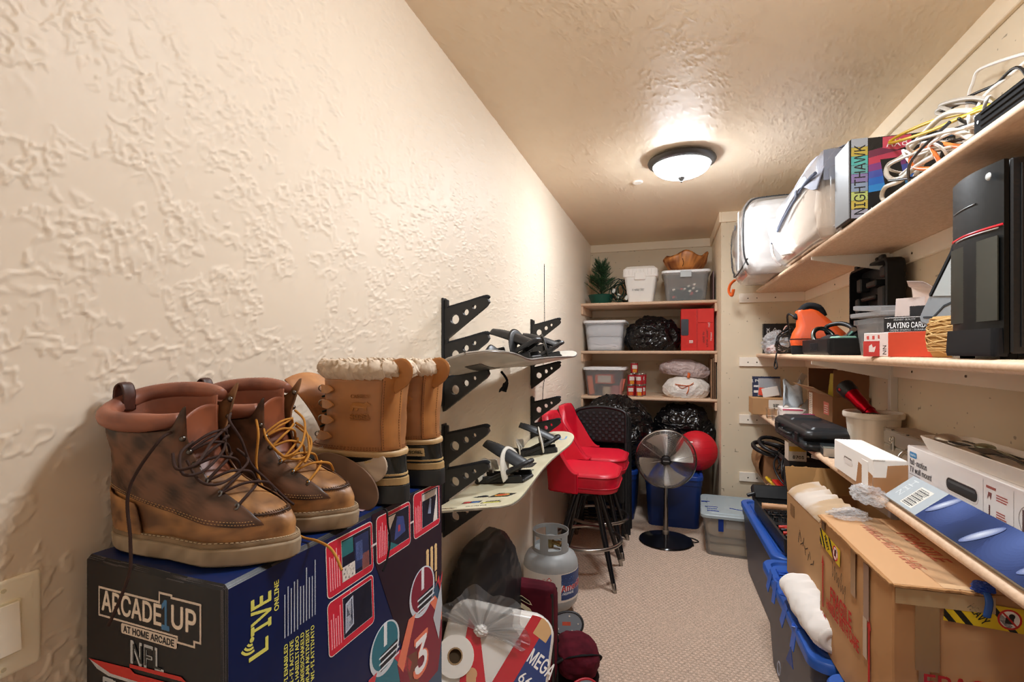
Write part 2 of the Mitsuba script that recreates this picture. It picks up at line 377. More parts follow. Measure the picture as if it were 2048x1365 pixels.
for nm, z in (('topmost long shelf on the right wall holding bedding bags and cables', Z4), ('second long shelf on the right wall at eye level holding the computer tower', Z3),
              ('third long shelf on the right wall holding the bucket and wall mount box', Z2), ('lowest long shelf on the right wall behind the blue tubs', Z1)):
    y0 = 3.42 if z == Z1 else -0.6
    t = shelf('wall_shelf', nm, SF, XR - .001, y0, YP - .001, z, TH, 'x')
    part(t, 'wall_cleat', slab(XR - .02, XR - .0005, y0, YP - .002, z - TH - .075, z - TH - .0005, .002), 'satin', '#e8dcc8')
    part(t, 'end_cleat', slab(.535, XR - .021, YP - .02, YP - .0005, z - TH - .075, z - TH - .0005, .002), 'satin', '#ece2d2')
    for x in (.60, .665, .80): part(t, 'screw', mv(cyl(.005, .003, 10), x, YP - .0195, z - TH - .042, rx=90), 'metal', '#6b5f50')
    for y in (1.45, 1.75, 2.2, 2.62, 3.1, 3.7):
        if y > y0: part(t, 'screw', mv(cyl(.005, .003, 10), XR - .0195, y, z - TH - .042, ry=-90), 'metal', '#6b5f50')
# upright rail and bracket
t = thing('shelf_rail', 'white metal slotted upright rail with a triangular bracket under the top shelf', 'bracket')
part(t, 'rail', slab(XR - .032, XR - .0005, 2.815, 2.845, .55, 1.935, .002), 'satin', '#d9d4cb')
for z in (Z4, Z3, Z2):
    tri = Polygon([(0, 0), (0, -.085), (-.01, -.085), (-.33, -.016), (-.33, 0)])
    part(t, 'bracket', mv(extr(tri, .004), XR - .032, 2.828, z - TH - .001, rx=90), 'satin', '#e2ddd4', False)
# back shelves
BS = 4.83
for nm, z in (('top wooden shelf of the alcove holding the small green tree', 1.936), ('middle wooden shelf of the alcove holding the black bag and red carton', 1.475), ('bottom wooden shelf of the alcove holding cans and white bags', 1.038)):
    t = shelf('alcove_shelf', nm, XL + .001, XP - .001, BS, YB - .001, z, .03, 'y')
    part(t, 'back_cleat', slab(XL + .02, XP - .02, YB - .02, YB - .0005, z - .105, z - .0305, .002), 'satin', '#d8c8ae')
    part(t, 'side_cleat', slab(XL + .0005, XL + .02, BS + .006, YB - .021, z - .105, z - .0305, .002), 'shelf_wood', None)
    part(t, 'side_cleat', slab(XP - .02, XP - .0005, BS + .006, YB - .021, z - .105, z - .0305, .002), 'shelf_wood', None)

# ================================================================ LEFT SIDE, NEAR
class Print:
    """Flat print on one face: pieces of several colours, joined into one part."""
    def __init__(self, t, F, mat='print'): self.t, self.F, self.mat, self.m = t, F, mat, []
    def add(self, color, shape, x=0, y=0, rot=0, lv=0, d=.0003):
        m = shape if isinstance(shape, trimesh.Trimesh) else extr(shape, d)
        m = mv(m, x, y, lv * .0003, rz=rot); self.m.append((m, np.tile(lin(color), (len(m.vertices), 1)))); return self
    def done(self, name='printing', label=None, m=None, kind=None):
        M = cat_([a for a, _ in self.m]); C = np.vstack([c for _, c in self.m])
        return part(self.t, name, M, self.mat, lambda v: C, False, label, self.F if m is None else m @ self.F, kind)

# ---- light switch
t = thing('light_switch', 'almond light switch plate with a wide rocker on the left wall beside the dark box', 'light switch', frame((XL + .0005, .418, 1.108), (0, 1, 0), (0, 0, 1)))
part(t, 'plate', rloft([(.084, .126, 0, .005), (.084, .126, .003, .005), (.076, .118, .006, .004)], n=3), 'satin', '#f6f0da', 40)
part(t, 'rocker_frame', mv(rloft([(.036, .070, 0, .002), (.036, .070, .0075, .002)], n=2), z=.001), 'satin', '#e6dfc0', 40)
rk = mv(cbox(.031, .064, .006, .001), z=.0065, rx=-4); part(t, 'rocker', rk, 'satin', '#f8f4e4', 20)
for s in (-1, 1): part(t, 'screw', mv(cyl(.003, .0012, 12), 0, s * .051, .006), 'satin', '#cfc8aa')

# ---- arcade box
AB = loc(-.532, .487, 0, rz=-3)
t = thing('arcade_game_box', 'tall dark blue printed arcade game carton standing by the left wall under the boots', 'box', AB)
BW, BD, BT = .275, .567, 1.177
bm = cbox(BW, BD, BT, .006); bm.apply_translation([-BW / 2, BD / 2, 0])
bm = bm.subdivide().subdivide().subdivide()
v = np.array(bm.vertices); k = meshkit.fbm(v * 6, 3, 4) - .5
edge = np.clip((v[:, 2] - BT + .05) / .05, 0, 1)
v[:, 2] -= edge * np.abs(k) * .008
bm.vertices = v; bm.unmerge_vertices()
fn = np.repeat(bm.face_normals, 3, 0)
def box_col(v):
    a = np.where((fn[:, 0] > .9)[:, None], lin('#0c1a46'), lin('#12161d'))
    a = np.where((fn[:, 2] > .9)[:, None], lin('#102456'), a)
    worn = (np.abs(fn).max(1) < .9) & np.repeat(np.random.RandomState(3).rand(len(fn) // 3) > .75, 3)
    return np.where(worn[:, None], lin('#4a484c'), a)
part(t, 'carton', bm, 'print', box_col, False)
P = Print(t, frame((-BW, -.0004, BT), (1, 0, 0), (0, 0, 1)))
def outline(poly, d): return poly.buffer(d, join_style=2)
plate = unary_union([rect(.036, -.079, .233, -.043), rect(.160, -.045, .180, -.030), rect(.178, -.043, .233, -.033), rect(.194, -.086, .222, -.06)])
P.add('#d8cbbd', outline(plate, .003)).add('#11141a', plate, lv=1)
P.add('#e9dccb', text('ARCADE', .027, bold=True, width=.122), .102, -.058, lv=2)
P.add('#3f78a8', text('1', .038, bold=True, width=.015), .171, -.056, lv=2)
P.add('#e9dccb', text('UP', .029, bold=True, width=.046), .205, -.055, lv=2)
P.add('#d8cbbd', rnd(.082, -.097, .192, -.083, .003), lv=1).add('#1a1c22', text('AT HOME ARCADE', .0085, bold=True, width=.100), .137, -.090, lv=2)
P.done('logo', 'pale maker logo'); P = Print(t, frame((-BW, -.0004, BT), (1, 0, 0), (0, 0, 1)))
P.add('#b8bfc4', text('NFL', .030, bold=True, width=.066), .134, -.119).add('#2c3134', text('NFL', .024, width=.056), .134, -.119, lv=1)
P.add('#c6322f', Polygon([(.012, -.147), (.10, -.142), (.11, -.147), (.275, -.140), (.275, -.153), (.06, -.158)]), lv=2)
P.add('#c0c4c8', Polygon([(.012, -.147), (.06, -.158), (.275, -.153), (.275, -.156), (.055, -.163), (.03, -.158)]), lv=1)
P.add('#c6322f', Polygon([(.10, -.136), (.20, -.131), (.21, -.136), (.10, -.141)]), lv=2)
P.add('#b8bfc4', text('BLITZ', .07, bold=True, width=.215), .150, -.203).add('#1d2430', text('BLITZ', .062, width=.205), .150, -.203, lv=1)
P.done('title_print', 'red stripe and pale title lettering')
P = Print(t, frame((0.0006, 0, BT), (0, 1, 0), (0, 0, 1)))
Y = '#d8d56a'
P.add(Y, text('L', .030, bold=True), .052, -.108, 90).add(Y, text('IVE', .032, bold=True, width=.048), .056, -.062, 90)
P.add(Y, text('ONLINE', .0075, bold=True, width=.042), .082, -.050, 90)
for i, r in enumerate((.008, .013, .018)):
    arc = Point(0, 0).buffer(r).difference(Point(0, 0).buffer(r - .0032)).intersection(Polygon([(0, 0), (-.04, -.02), (-.02, -.05), (.012, -.04)]))
    P.add(Y, arc, .040, -.090)
P.add(Y, Point(0, 0).buffer(.0035), .041, -.090)
SIDE = frame((0.0006, 0, BT), (0, 1, 0), (0, 0, 1))
P.done('online_logo', 'yellow lettering'); P = Print(t, SIDE)
g = random.Random(3)
for i in range(11): P.add('#aab4c4', rect(0, 0, .0022, .055 + .03 * g.random()), .096 + i * .006, -.118 + (i > 4) * .004)
for i, wd in enumerate(('WIFI ENABLED', 'WI-FI ACTIVE', 'WI-FI HABILITADO', 'WIFI INGESCHAKELD', 'WLAN AKTIVIERT', 'WI-FI ATTIVATO')):
    P.add(Y, text(wd, .0068, bold=True, width=.006 * len(wd)), .099 + i * .0105, -.128 - .003 * len(wd), 90)
for i in range(7): P.add(Y, rect(0, 0, .0045, .11 + .05 * g.random()), .096 + i * .0095, -.44 + .05 * (i % 2))
P.done('small_print', kind='stuff'); P = Print(t, SIDE)
def panel(x0, y0, x1, y1, shear, pic):
    P = Print(t, frame((0.0006, 0, BT), (0, 1, 0), (0, 0, 1)))
    sh = lambda s: affinity.affine_transform(s, [1, shear, 0, 1, 0, -shear * x0])
    o = rnd(x0, y0, x1, y1, .008)
    P.add('#e2dcd6', sh(o.buffer(.0016)), lv=0).add('#c8283c', sh(o), lv=1)
    a = x0 + (x1 - x0) * .30
    P.add('#d9cfcf', sh(rect(a - .001, y0 + .012, x1 - .005, y1 - .006)), lv=2).add('#161a2c', sh(rect(a, y0 + .013, x1 - .006, y1 - .007)), lv=3)
    for k in range(5): P.add('#ee9aa6', sh(rect(x0 + .005 + k * (a - x0 - .008) / 5, y0 + .010, x0 + .005 + (k + .45) * (a - x0 - .008) / 5, y1 - .012 - .02 * g.random())), lv=2)
    w, h = x1 - a - .012, y1 - y0 - .022
    for s, c in pic(a, y0 + .013, w, h): P.add(c, sh(s), lv=4)
    P.done('feature_panel', 'red framed feature panel')
def pic1(x, y, w, h):
    r = [(rect(x, y + h * .62, x + w * .4, y + h), '#2a7076'), (rect(x + w * .45, y + h * .1, x + w, y + h * .95), '#27335c'), (rect(x + w * .5, y + h * .3, x + w * .75, y + h * .8), '#5468a0'), (rect(x + w * .72, y, x + w, y + h * .42), '#8a5550'),
         (rect(x, y, x + w * .45, y + h * .36), '#ded9d2')]
    c = Point(x + w * .22, y + h * .18)
    r += [(c.buffer(h * .085).difference(c.buffer(h * .065)), '#16161a')] + [(Point(c.x + w * .17 * math.cos(k * .785), c.y + h * .14 * math.sin(k * .785)).buffer(.0022), '#16161a') for k in range(8)]
    return r
def pic2(x, y, w, h): return [(Polygon([(x, y + h * .5), (x + w * .4, y + h), (x, y + h)]), '#e3ded8'), (Polygon([(x, y), (x + w * .5, y), (x, y + h * .3)]), '#2a7076'), (Polygon([(x + w * .3, y + h * .2), (x + w * .9, y + h * .3), (x + w * .8, y + h * .8), (x + w * .45, y + h * .9)]), '#3b4a86'), (rect(x + w * .5, y + h * .4, x + w * .62, y + h * .6), '#b03a44')]
def pic3(x, y, w, h): return [(Polygon([(x + w * .7, y), (x + w, y), (x + w, y + h)]), '#e3ded8'), (rect(x, y + h * .8, x + w, y + h), '#c9c4bf'), (Polygon([(x + w * .35, y + h * .35), (x + w * .55, y + h * .3), (x + w * .6, y + h * .75), (x + w * .5, y + h * .8)]), '#8fa3c8')]
def pic4(x, y, w, h):
    return [(Polygon([(x + w * .04, y + h * .1), (x + w * .36, y + h * .2), (x + w * .36, y + h * .95), (x + w * .08, y + h * .85)]), '#b9c2d4'), (Polygon([(x + w * .08, y + h * .16), (x + w * .32, y + h * .24), (x + w * .32, y + h * .9), (x + w * .12, y + h * .8)]), '#20283e'), (rect(x + w * .15, y + h * .35, x + w * .25, y + h * .75), '#d8dce4')]
panel(.18, -.113, .298, -.024, -.05, pic1); panel(.313, -.110, .425, -.024, -.03, pic2); panel(.44, -.112, .548, -.019, -.03, pic3); panel(.179, -.209, .296, -.121, -.05, pic4)
P.add('#d9d0cf', rect(.238, -.122, .241, -.110), lv=1).add('#d9d0cf', rect(.298, -.062, .313, -.058), lv=1).add('#d9d0cf', rect(.425, -.062, .44, -.058), lv=1)
for i in range(3):   # three pale figures and fine lines
    P.add('#e0c08a', unary_union([Point(.497 + .018 * i, -.145).buffer(.006), rect(.492 + .018 * i, -.20, .503 + .018 * i, -.150)]), lv=1)
    P.add('#c9a878', rect(.50 + .016 * i, -.225, .506 + .016 * i, -.203), lv=1)
P.add('#241220', Polygon([(.30, -.0035), (.561, -.0035), (.561, -.60), (.30, -.60)]).difference(Polygon([(.29, -.05), (.29, -.30), (.40, -.30)])), lv=-.6)
# football players, loosely
def player(x, y, s, jersey, trim, num, lv):
    P = Print(t, SIDE); face = rect(.004, -1.1, BD - .006, -.004)
    def a(c, q, dy=0.0, l=0):
        q = affinity.translate(affinity.scale(q, s, s, origin=(0, 0)), x, y + dy * s).intersection(face)
        if q.area > 1e-6: P.add(c, q, lv=lv + l)
    a(jersey, Polygon([(-.05, 0), (.05, 0), (.075, .09), (.04, .13), (-.04, .13), (-.07, .08)]))
    a(trim, Polygon([(-.07, .08), (-.04, .13), (-.02, .13), (-.055, .06)]), 0, 1)
    a(trim, Polygon([(.02, .13), (.04, .13), (.075, .09), (.066, .075)]), 0, 1)
    a('#6d4636', Polygon([(.05, .11), (.09, .10), (.10, .02), (.08, .0), (.07, .06)]), 0, 1)
    a('#c9d3dc', Point(0, 0).buffer(.038), .155, 1); a(jersey, Point(0, 0).buffer(.033), .158, 2); a('#dfe5ea', rect(-.004, .0, .004, .034), .158, 3)
    a('#1a1c26', Polygon([(-.012, -.030), (.028, -.024), (.033, -.004), (-.012, -.006)]), .155, 3)
    for k in range(3): a('#d9dfe4', rect(-.016, -.028 + .009 * k, .036, -.0255 + .009 * k), .155, 4)
    P.add(trim, text(num, .062 * s, bold=True), x - .005 * s, y + .058 * s, lv=lv + 3).add('#eef0f2', text(num, .05 * s, bold=True), x - .005 * s, y + .058 * s, lv=lv + 4)
    P.done('player_picture', 'printed ball player in %s' % {'2': 'teal', '3': 'maroon'}[num])
P.add('#33506a', Polygon([(.40, -.47), (.561, -.47), (.561, -.22), (.52, -.23), (.46, -.33)]), lv=0)
player(.34, -.46, 1.25, '#2b6f80', '#c23a44', '2', 1); player(.475, -.43, 1.35, '#7d2136', '#e07a5e', '3', 2)
P.add('#c23a44', Polygon([(.53, -.235), (.545, -.215), (.55, -.235), (.561, -.212), (.561, -.225), (.55, -.25), (.54, -.228)]), lv=6)
P.add('#b8bfc8', Polygon([(.52, -.30), (.556, -.24), (.561, -.29), (.545, -.36)]), lv=5)
P.done('printing', 'printed pictures, red feature panels and yellow lettering on the blue side')
tp = Print(t, frame((0, 0, BT + .0004), (1, 0, 0), (0, 1, 0)))
tp.add('#b9a3b4', rect(-.07, .30, -.02, .345)).add('#e6dfe4', rect(-.064, .306, -.03, .320), lv=1).add('#2a2a3a', rect(-.06, .325, -.026, .338), lv=1)
tp.done('label_sticker', 'pale shipping sticker on top')

# ---- boots
def smoothstep(a, b, x):
    q = np.clip((np.asarray(x, float) - a) / (b - a), 0, 1); return q * q * (3 - 2 * q)
def foot_half(s, heel=.036, waist=.036, ball=.052):
    """Half width along the foot, s = 0 heel .. 1 toe."""
    return np.interp(s, [0, .1, .3, .45, .68, .85, 1], [heel * .8, heel, waist + .002, waist + .003, ball, ball * .88, ball * .5])
class Upper:
    def __init__(self, xf, xb, wshaft, zb0, zb1, ball=.052, bend=0.0, tilt=0.0):
        self.tilt = tilt; self.xf, self.xb, self.ws, self.zb, self.ball, self.bend = xf, xb, wshaft, (zb0, zb1), ball, bend
    def __call__(self, th, z, off=0.0):
        th, z = np.broadcast_arrays(np.asarray(th, float), np.asarray(z, float))
        xf = np.interp(z, *self.xf) + off; xb = np.interp(z, *self.xb) - off
        c = np.cos(th); s_ = np.sin(th)
        x = xb + (xf - xb) * (.5 + .5 * np.sign(c) * np.abs(c) ** .92)
        L = self.xf[1][1]
        foot = foot_half(np.clip(x / L, 0, 1), ball=self.ball) / np.maximum(.55, np.abs(s_) ** .0)
        w = foot * (1 - smoothstep(*self.zb, z)) + np.interp(z, *self.ws) * smoothstep(*self.zb, z)
        y = (w + off) * np.sign(s_) * np.abs(s_) ** .72 + self.bend * np.clip(x - .1, 0, 1)
        return np.stack([x, y, z + self.tilt * y * smoothstep(.10, .20, z)], -1)
def strip(S, thf, zf, nu, nv, off, th, amp=0.0, seed=0, flare=None):
    """A solid leather panel on the surface S: thf(u, v), zf(u, v) in 0..1, standing off by off, th thick."""
    u, v = np.meshgrid(np.linspace(0, 1, nu), np.linspace(0, 1, nv), indexing='ij')
    TH, Z = thf(u, v), zf(u, v)
    A, B = S(TH, Z, off + th), S(TH, Z, off)
    if amp:
        k = (meshkit.fbm(A * 28, 3, seed) - .5)[..., None] * amp * np.stack([np.cos(TH), np.sin(TH), 0 * TH], -1); A, B = A + k, B + k
    if flare is not None: d = flare(u, v); A, B = A + d, B + d
    n = nu * nv; F = []
    for i in range(nu - 1):
        for j in range(nv - 1):
            a, b, c, d = i * nv + j, (i + 1) * nv + j, (i + 1) * nv + j + 1, i * nv + j + 1
            F += [(a, b, c), (a, c, d), (n + a, n + c, n + b), (n + a, n + d, n + c)]
    def e(s):
        for a, b in zip(s[:-1], s[1:]): F.extend([(a, n + a, n + b), (a, n + b, b)])
    e([i * nv for i in range(nu)]); e([i * nv + nv - 1 for i in range(nu)][::-1]); e(list(range(nv))[::-1]); e([(nu - 1) * nv + j for j in range(nv)])
    m = trimesh.Trimesh(np.vstack([A.reshape(-1, 3), B.reshape(-1, 3)]), F, process=False); trimesh.repair.fix_normals(m); return m
PI = math.pi
leather_mid = noisecol('#87603f', '#463022', 42, 3, .36, .66, 6)
leather_worn = noisecol('#b0804f', '#5f412c', 38, 6, .34, .68, 6)
leather_dark = noisecol('#6f4d3a', '#35251c', 46, 9, .36, .66, 6)
leather_rim = noisecol('#955d47', '#744638', 30, 2)
def foot_outline(L, ball, k=0.0, n=64, S=None, z=.03):
    th = np.arange(n) * 2 * PI / n
    p = S(th, np.full(n, z), k); return p[:, :2]
def work_boot(label, at, lace_c, lace_paths, hooks=True, seed=0):
    t = thing('work_boot', label, 'boot', at, 'worn brown leather work boots on the box')
    L = .268
    S = Upper(([0, .03, .045, .055, .066, .078, .09, .105, .12, .14, .165, .19, .24], [L, L, L + .001, L - .006, L - .022, L - .050, L - .080, L - .102, L - .113, L - .120, L - .124, L - .122, L - .116]),
              ([0, .03, .05, .08, .11, .14, .17, .24], [.004, .003, .0, .004, .010, .012, .006, -.004]),
              ([.0, .05, .08, .12, .16, .24], [.045, .046, .042, .042, .047, .050]), .035, .11, .053, tilt=.36)
    # sole: crepe wedge and a stitched welt
    def o(z, k): return ring3(foot_outline(L, .053, k, 64, S, .03), z)
    part(t, 'sole', loft([o(0, .002), o(.004, .006), o(.020, .0075), o(.024, .006)]), 'matte', noisecol('#a8977f', '#7f6f5a', 60, seed), 40, 'cream crepe sole')
    part(t, 'welt', loft([o(.0235, .0055), o(.025, .0065), o(.029, .006), o(.030, .003)]), 'matte', noisecol('#8f7a60', '#6a5844', 60, seed + 1), 40)
    n = 120; q = foot_outline(L, .053, .0045, n, S, .03)
    st_ = [bar((*q[i], .0303), (*(q[i] + (q[(i + 1) % n] - q[i]) * .6), .0303), .0014, .0010, .0003) for i in range(n) if abs(q[i][0]) < 9]
    part(t, 'welt_stitching', cat_(st_), 'matte', '#b9a98e', False, kind='stuff')
    # vamp, closed rings
    zs = np.concatenate([np.linspace(.026, .06, 9), np.linspace(.064, .104, 13)])
    th = np.arange(72) * 2 * PI / 72
    rings = []
    for z in zs:
        p = S(th, np.full(72, z))
        p += ((meshkit.fbm(p * 24, 3, seed) - .5) * .0045 * smoothstep(.03, .05, z))[:, None] * np.array([1, 1, 1.2]); rings.append(p)
    part(t, 'vamp', loft(rings, True, True), 'leather', leather_worn, True)
    # moc toe seam
    zz = lambda a: .060 + .010 * np.clip((np.abs(a) - .5) / .9, 0, 1)
    a = np.linspace(-1.05, 1.05, 60); c = S(a, zz(a), .0012)
    part(t, 'toe_seam', tube(c, .0016, 5, raw=True), 'leather', leather_dark, True)
    part(t, 'toe_stitching', cat_([bar(S(x, zz(x) - .0025, .0012), S(x, zz(x) + .0028, .0016), .0011, .0011, .0003) for x in np.linspace(-1, 1, 38)]), 'matte', '#4a3424', False, kind='stuff')
    # quarters with an open throat
    gap = lambda z: np.interp(z, [.06, .085, .12, .16, .215], [.62, .50, .46, .52, .60])
    def quarter(s):
        zl = lambda u: .048 + .036 * smoothstep(.1, .75, u) - .006 * smoothstep(.75, 1, u)
        zf = lambda u, v: zl(u) * (1 - v) + (.180 + .030 * (1 - smoothstep(0, .16, u))) * v
        thf = lambda u, v: s * (gap(zf(u, v)) * (1 - u) + PI * u) - s * .25 * (1 - smoothstep(0, .4, v)) * (1 - u) * 0
        fl = lambda u, v: np.stack([.010 * (1 - smoothstep(0, .22, u)) * smoothstep(.55, 1, v), s * .012 * (1 - smoothstep(0, .2, u)) * smoothstep(.5, 1, v), 0 * u], -1)
        return strip(S, thf, zf, 44, 30, .0008, .0026, .004, seed + 3, fl)
    for s in (-1, 1):
        qk = part(t, 'quarter', quarter(s), 'leather', leather_dark if s < 0 else leather_mid, True)
        # eyelets and hooks on the throat edge
        for z in (.072, .086, .100): part(t, 'eyelet', (lambda p: mv(torus(.0034, .0012, 14, 6), *p, rx=s * -62, rz=s * 18))(S(s * (gap(z) + .10), z, .0045)), 'metal', '#7d8286')
        for z in (.122, .142, .165, .186): part(t, 'lace_hook', (lambda p: mv(trimesh.creation.icosphere(1, .0042), p[0] + .004 * (z - .12) * 20, p[1] + s * .0045 * (z > .15), p[2]))(S(s * (gap(z) + .11), z, .004)), 'metal', '#6e6a66')
    zl_ = lambda u: .048 + .036 * smoothstep(.1, .75, u) - .006 * smoothstep(.75, 1, u)
    for s in (-1, 1):
        for dz in (.003, .0065):
            st2 = [bar(S(s * (.62 * (1 - u) + PI * u), zl_(u) + dz, .0040), S(s * (.62 * (1 - u - .007) + PI * (u + .007)), zl_(u + .007) + dz, .0040), .0009, .0009, .0003) for u in np.linspace(.04, .93, 70)]
            part(t, 'quarter_stitching', cat_(st2), 'matte', '#b08a5e', False, kind='stuff')
    # heel counter, back strap and padded collar
    part(t, 'heel_counter', strip(S, lambda u, v: PI + (u - .5) * 2.3, lambda u, v: .028 + v * (.062 - .020 * np.abs(u - .5) * 2), 30, 10, .0036, .0018, .002, seed), 'leather', leather_worn, True)
    zc = .196
    a = np.linspace(.70, 2 * PI - .70, 60)
    col_ = S(a, zc - .003, .0)
    part(t, 'collar', tube(col_, [.008] + [.0125] * 6 + [.008], 12, raw=True), 'leather', leather_rim, True, 'reddish padded collar')
    part(t, 'lining', strip(S, lambda u, v: .62 + u * (2 * PI - 1.24), lambda u, v: .09 + v * .105, 50, 10, -.008, .003, .002, seed + 5), 'leather', noisecol('#9a614a', '#7a4a3a', 20, 5), True)
    bk = S(PI, .20, .0)
    part(t, 'pull_tab', tube([bk + [.004, 0, -.03], bk + [-.004, 0, -.008], bk + [-.003, 0, .016], bk + [.006, 0, .022], bk + [.012, 0, .008], bk + [.012, 0, -.015]], .010, 8, 6, flat=.22), 'leather', noisecol('#4d2a20', '#38201a', 30, 1), True, 'dark pull tab')
    # tongue
    tg = lambda u, v: (L - .085 - .055 * v ** .6 - .012 * np.sin(v * 3) + .012 * (v > .9) * 0, (u - .5) * (.050 + .016 * v), .088 + v * .104 - .010 * (2 * u - 1) ** 2 + .3 * (u - .5) * .06 * v)
    part(t, 'tongue', sheet(tg, 12, 20, .003), 'leather', noisecol('#84492e', '#5e3220', 26, 4), True, 'rust leather tongue')
    # laces: across the eyelets, then loose
    prs = [.072, .086, .100, .122, .142]
    pe = lambda s, z: S(s * (gap(z) + .10), z, .0055)
    for i, z in enumerate(prs):
        z2 = prs[min(i + 1, len(prs) - 1)]
        for s in (-1, 1):
            A, B = pe(s, z), pe(-s, z2 if i < 4 else z + .006)
            mid = (A + B) / 2 + [.012, 0, .012 + .003 * s]
            part(t, 'lace', tube([A, (A + mid) / 2 + [.005, 0, .005], mid, (B + mid) / 2 + [.005, 0, .005], B], .0019, 6, 6), 'matte', lace_c, True)
    for p in lace_paths: part(t, 'lace', tube(p, .0019, 6, 8), 'matte', lace_c, True)
    return t
zt = BT + .0015
m1 = loc(-.802, .549, zt, rz=7, s=1.09)
work_boot('worn brown work boot with dark brown laces, nearest on the dark box', m1, '#3a2a26', [
    [(.145, -.030, .150), (.150, -.055, .140), (.165, -.066, .118), (.175, -.045, .118), (.168, -.005, .135), (.150, .020, .150)],
    [(.150, .030, .165), (.165, -.02, .150), (.178, -.060, .130), (.160, -.070, .125), (.140, -.056, .140)],
    [(.130, -.048, .165), (.128, -.066, .155), (.100, -.078, .10), (.104, -.080, .04), (.108, -.084, .005), (.098, -.088, -.030), (.086, -.092, -.060)],
    [(.150, .030, .180), (.165, .010, .172), (.175, .02, .145), (.182, .03, .11), (.195, .045, .085), (.215, .06, .055), (.225, .065, .045)],
    [(.145, -.04, .128), (.175, -.05, .105), (.19, -.03, .10), (.185, .02, .115), (.16, .03, .13)]], seed=1)
work_boot('worn brown work boot with yellow laces, behind the dark laced one', loc(-.797, .683, zt, rz=7, s=1.09), '#b07a35', [
    [(.140, -.035, .150), (.160, -.052, .135), (.185, -.045, .110), (.195, -.01, .105), (.180, .025, .125), (.150, .03, .145)],
    [(.135, -.045, .165), (.150, -.060, .145), (.150, -.064, .10), (.165, -.064, .06), (.195, -.067, .02), (.225, -.068, .004), (.252, -.075, .003), (.280, -.090, .002), (.300, -.105, -.004), (.312, -.112, -.018)],
    [(.145, .035, .170), (.165, .030, .155), (.185, .0, .135), (.195, -.03, .120), (.185, -.048, .112), (.165, -.045, .122)],
    [(.150, .03, .150), (.175, .02, .138), (.200, -.01, .112), (.205, -.03, .100)]], seed=2)

# ---- slipper and insoles lying between the boots
def sole_plan(L, W, n=40):
    a = np.arange(n) * 2 * PI / n; x = L / 2 * np.cos(a)
    return np.column_stack([x, np.sin(a) * W / 2 * (1 + .18 * np.cos(a))])
def insole(name, label, mat, c, at, LL, WW, th=.005):
    t = thing(name, label, 'insole', at)
    R = [ring3(sole_plan(LL * k, WW * k), z) for k, z in ((.97, 0), (1, .0015), (1, th - .0015), (.97, th))]
    m = loft(R); v = np.array(m.vertices); v[:, 2] += .35 * v[:, 0] ** 2; m.vertices = v; body(t, m, mat, c, 40)
insole('insole', 'brown oval insole leaning beside the yellow laced boot', 'matte', noisecol('#8a7160', '#6f5a4c', 30, 2), frame((-.580, .803, 1.228), (.72, .05, -.50), (.55, .12, .75)), .150, .075)
insole('insole', 'pale felt insole behind the brown one', 'cloth', noisecol('#c9bba8', '#a8998a', 60, 5), frame((-.585, .822, 1.258), (.95, .0, -.12), (.12, .20, .9)), .165, .074)
t = thing('dark_slipper', 'dark green ribbed slipper half hidden behind the brown boots', 'slipper', loc(-.735, .835, zt, rz=70, s=.62))
part(t, 'slipper_upper', blob(.12, .05, .042, .05, 2, 4, 3, .5), 'cloth', noisecol('#343a34', '#23282a', 40, 1), True)
part(t, 'slipper_sole', mv(loft([ring3(sole_plan(.25, .105), 0), ring3(sole_plan(.25, .105), .012)]), 0, 0, 0), 'matte', '#1d1d1d', 40)

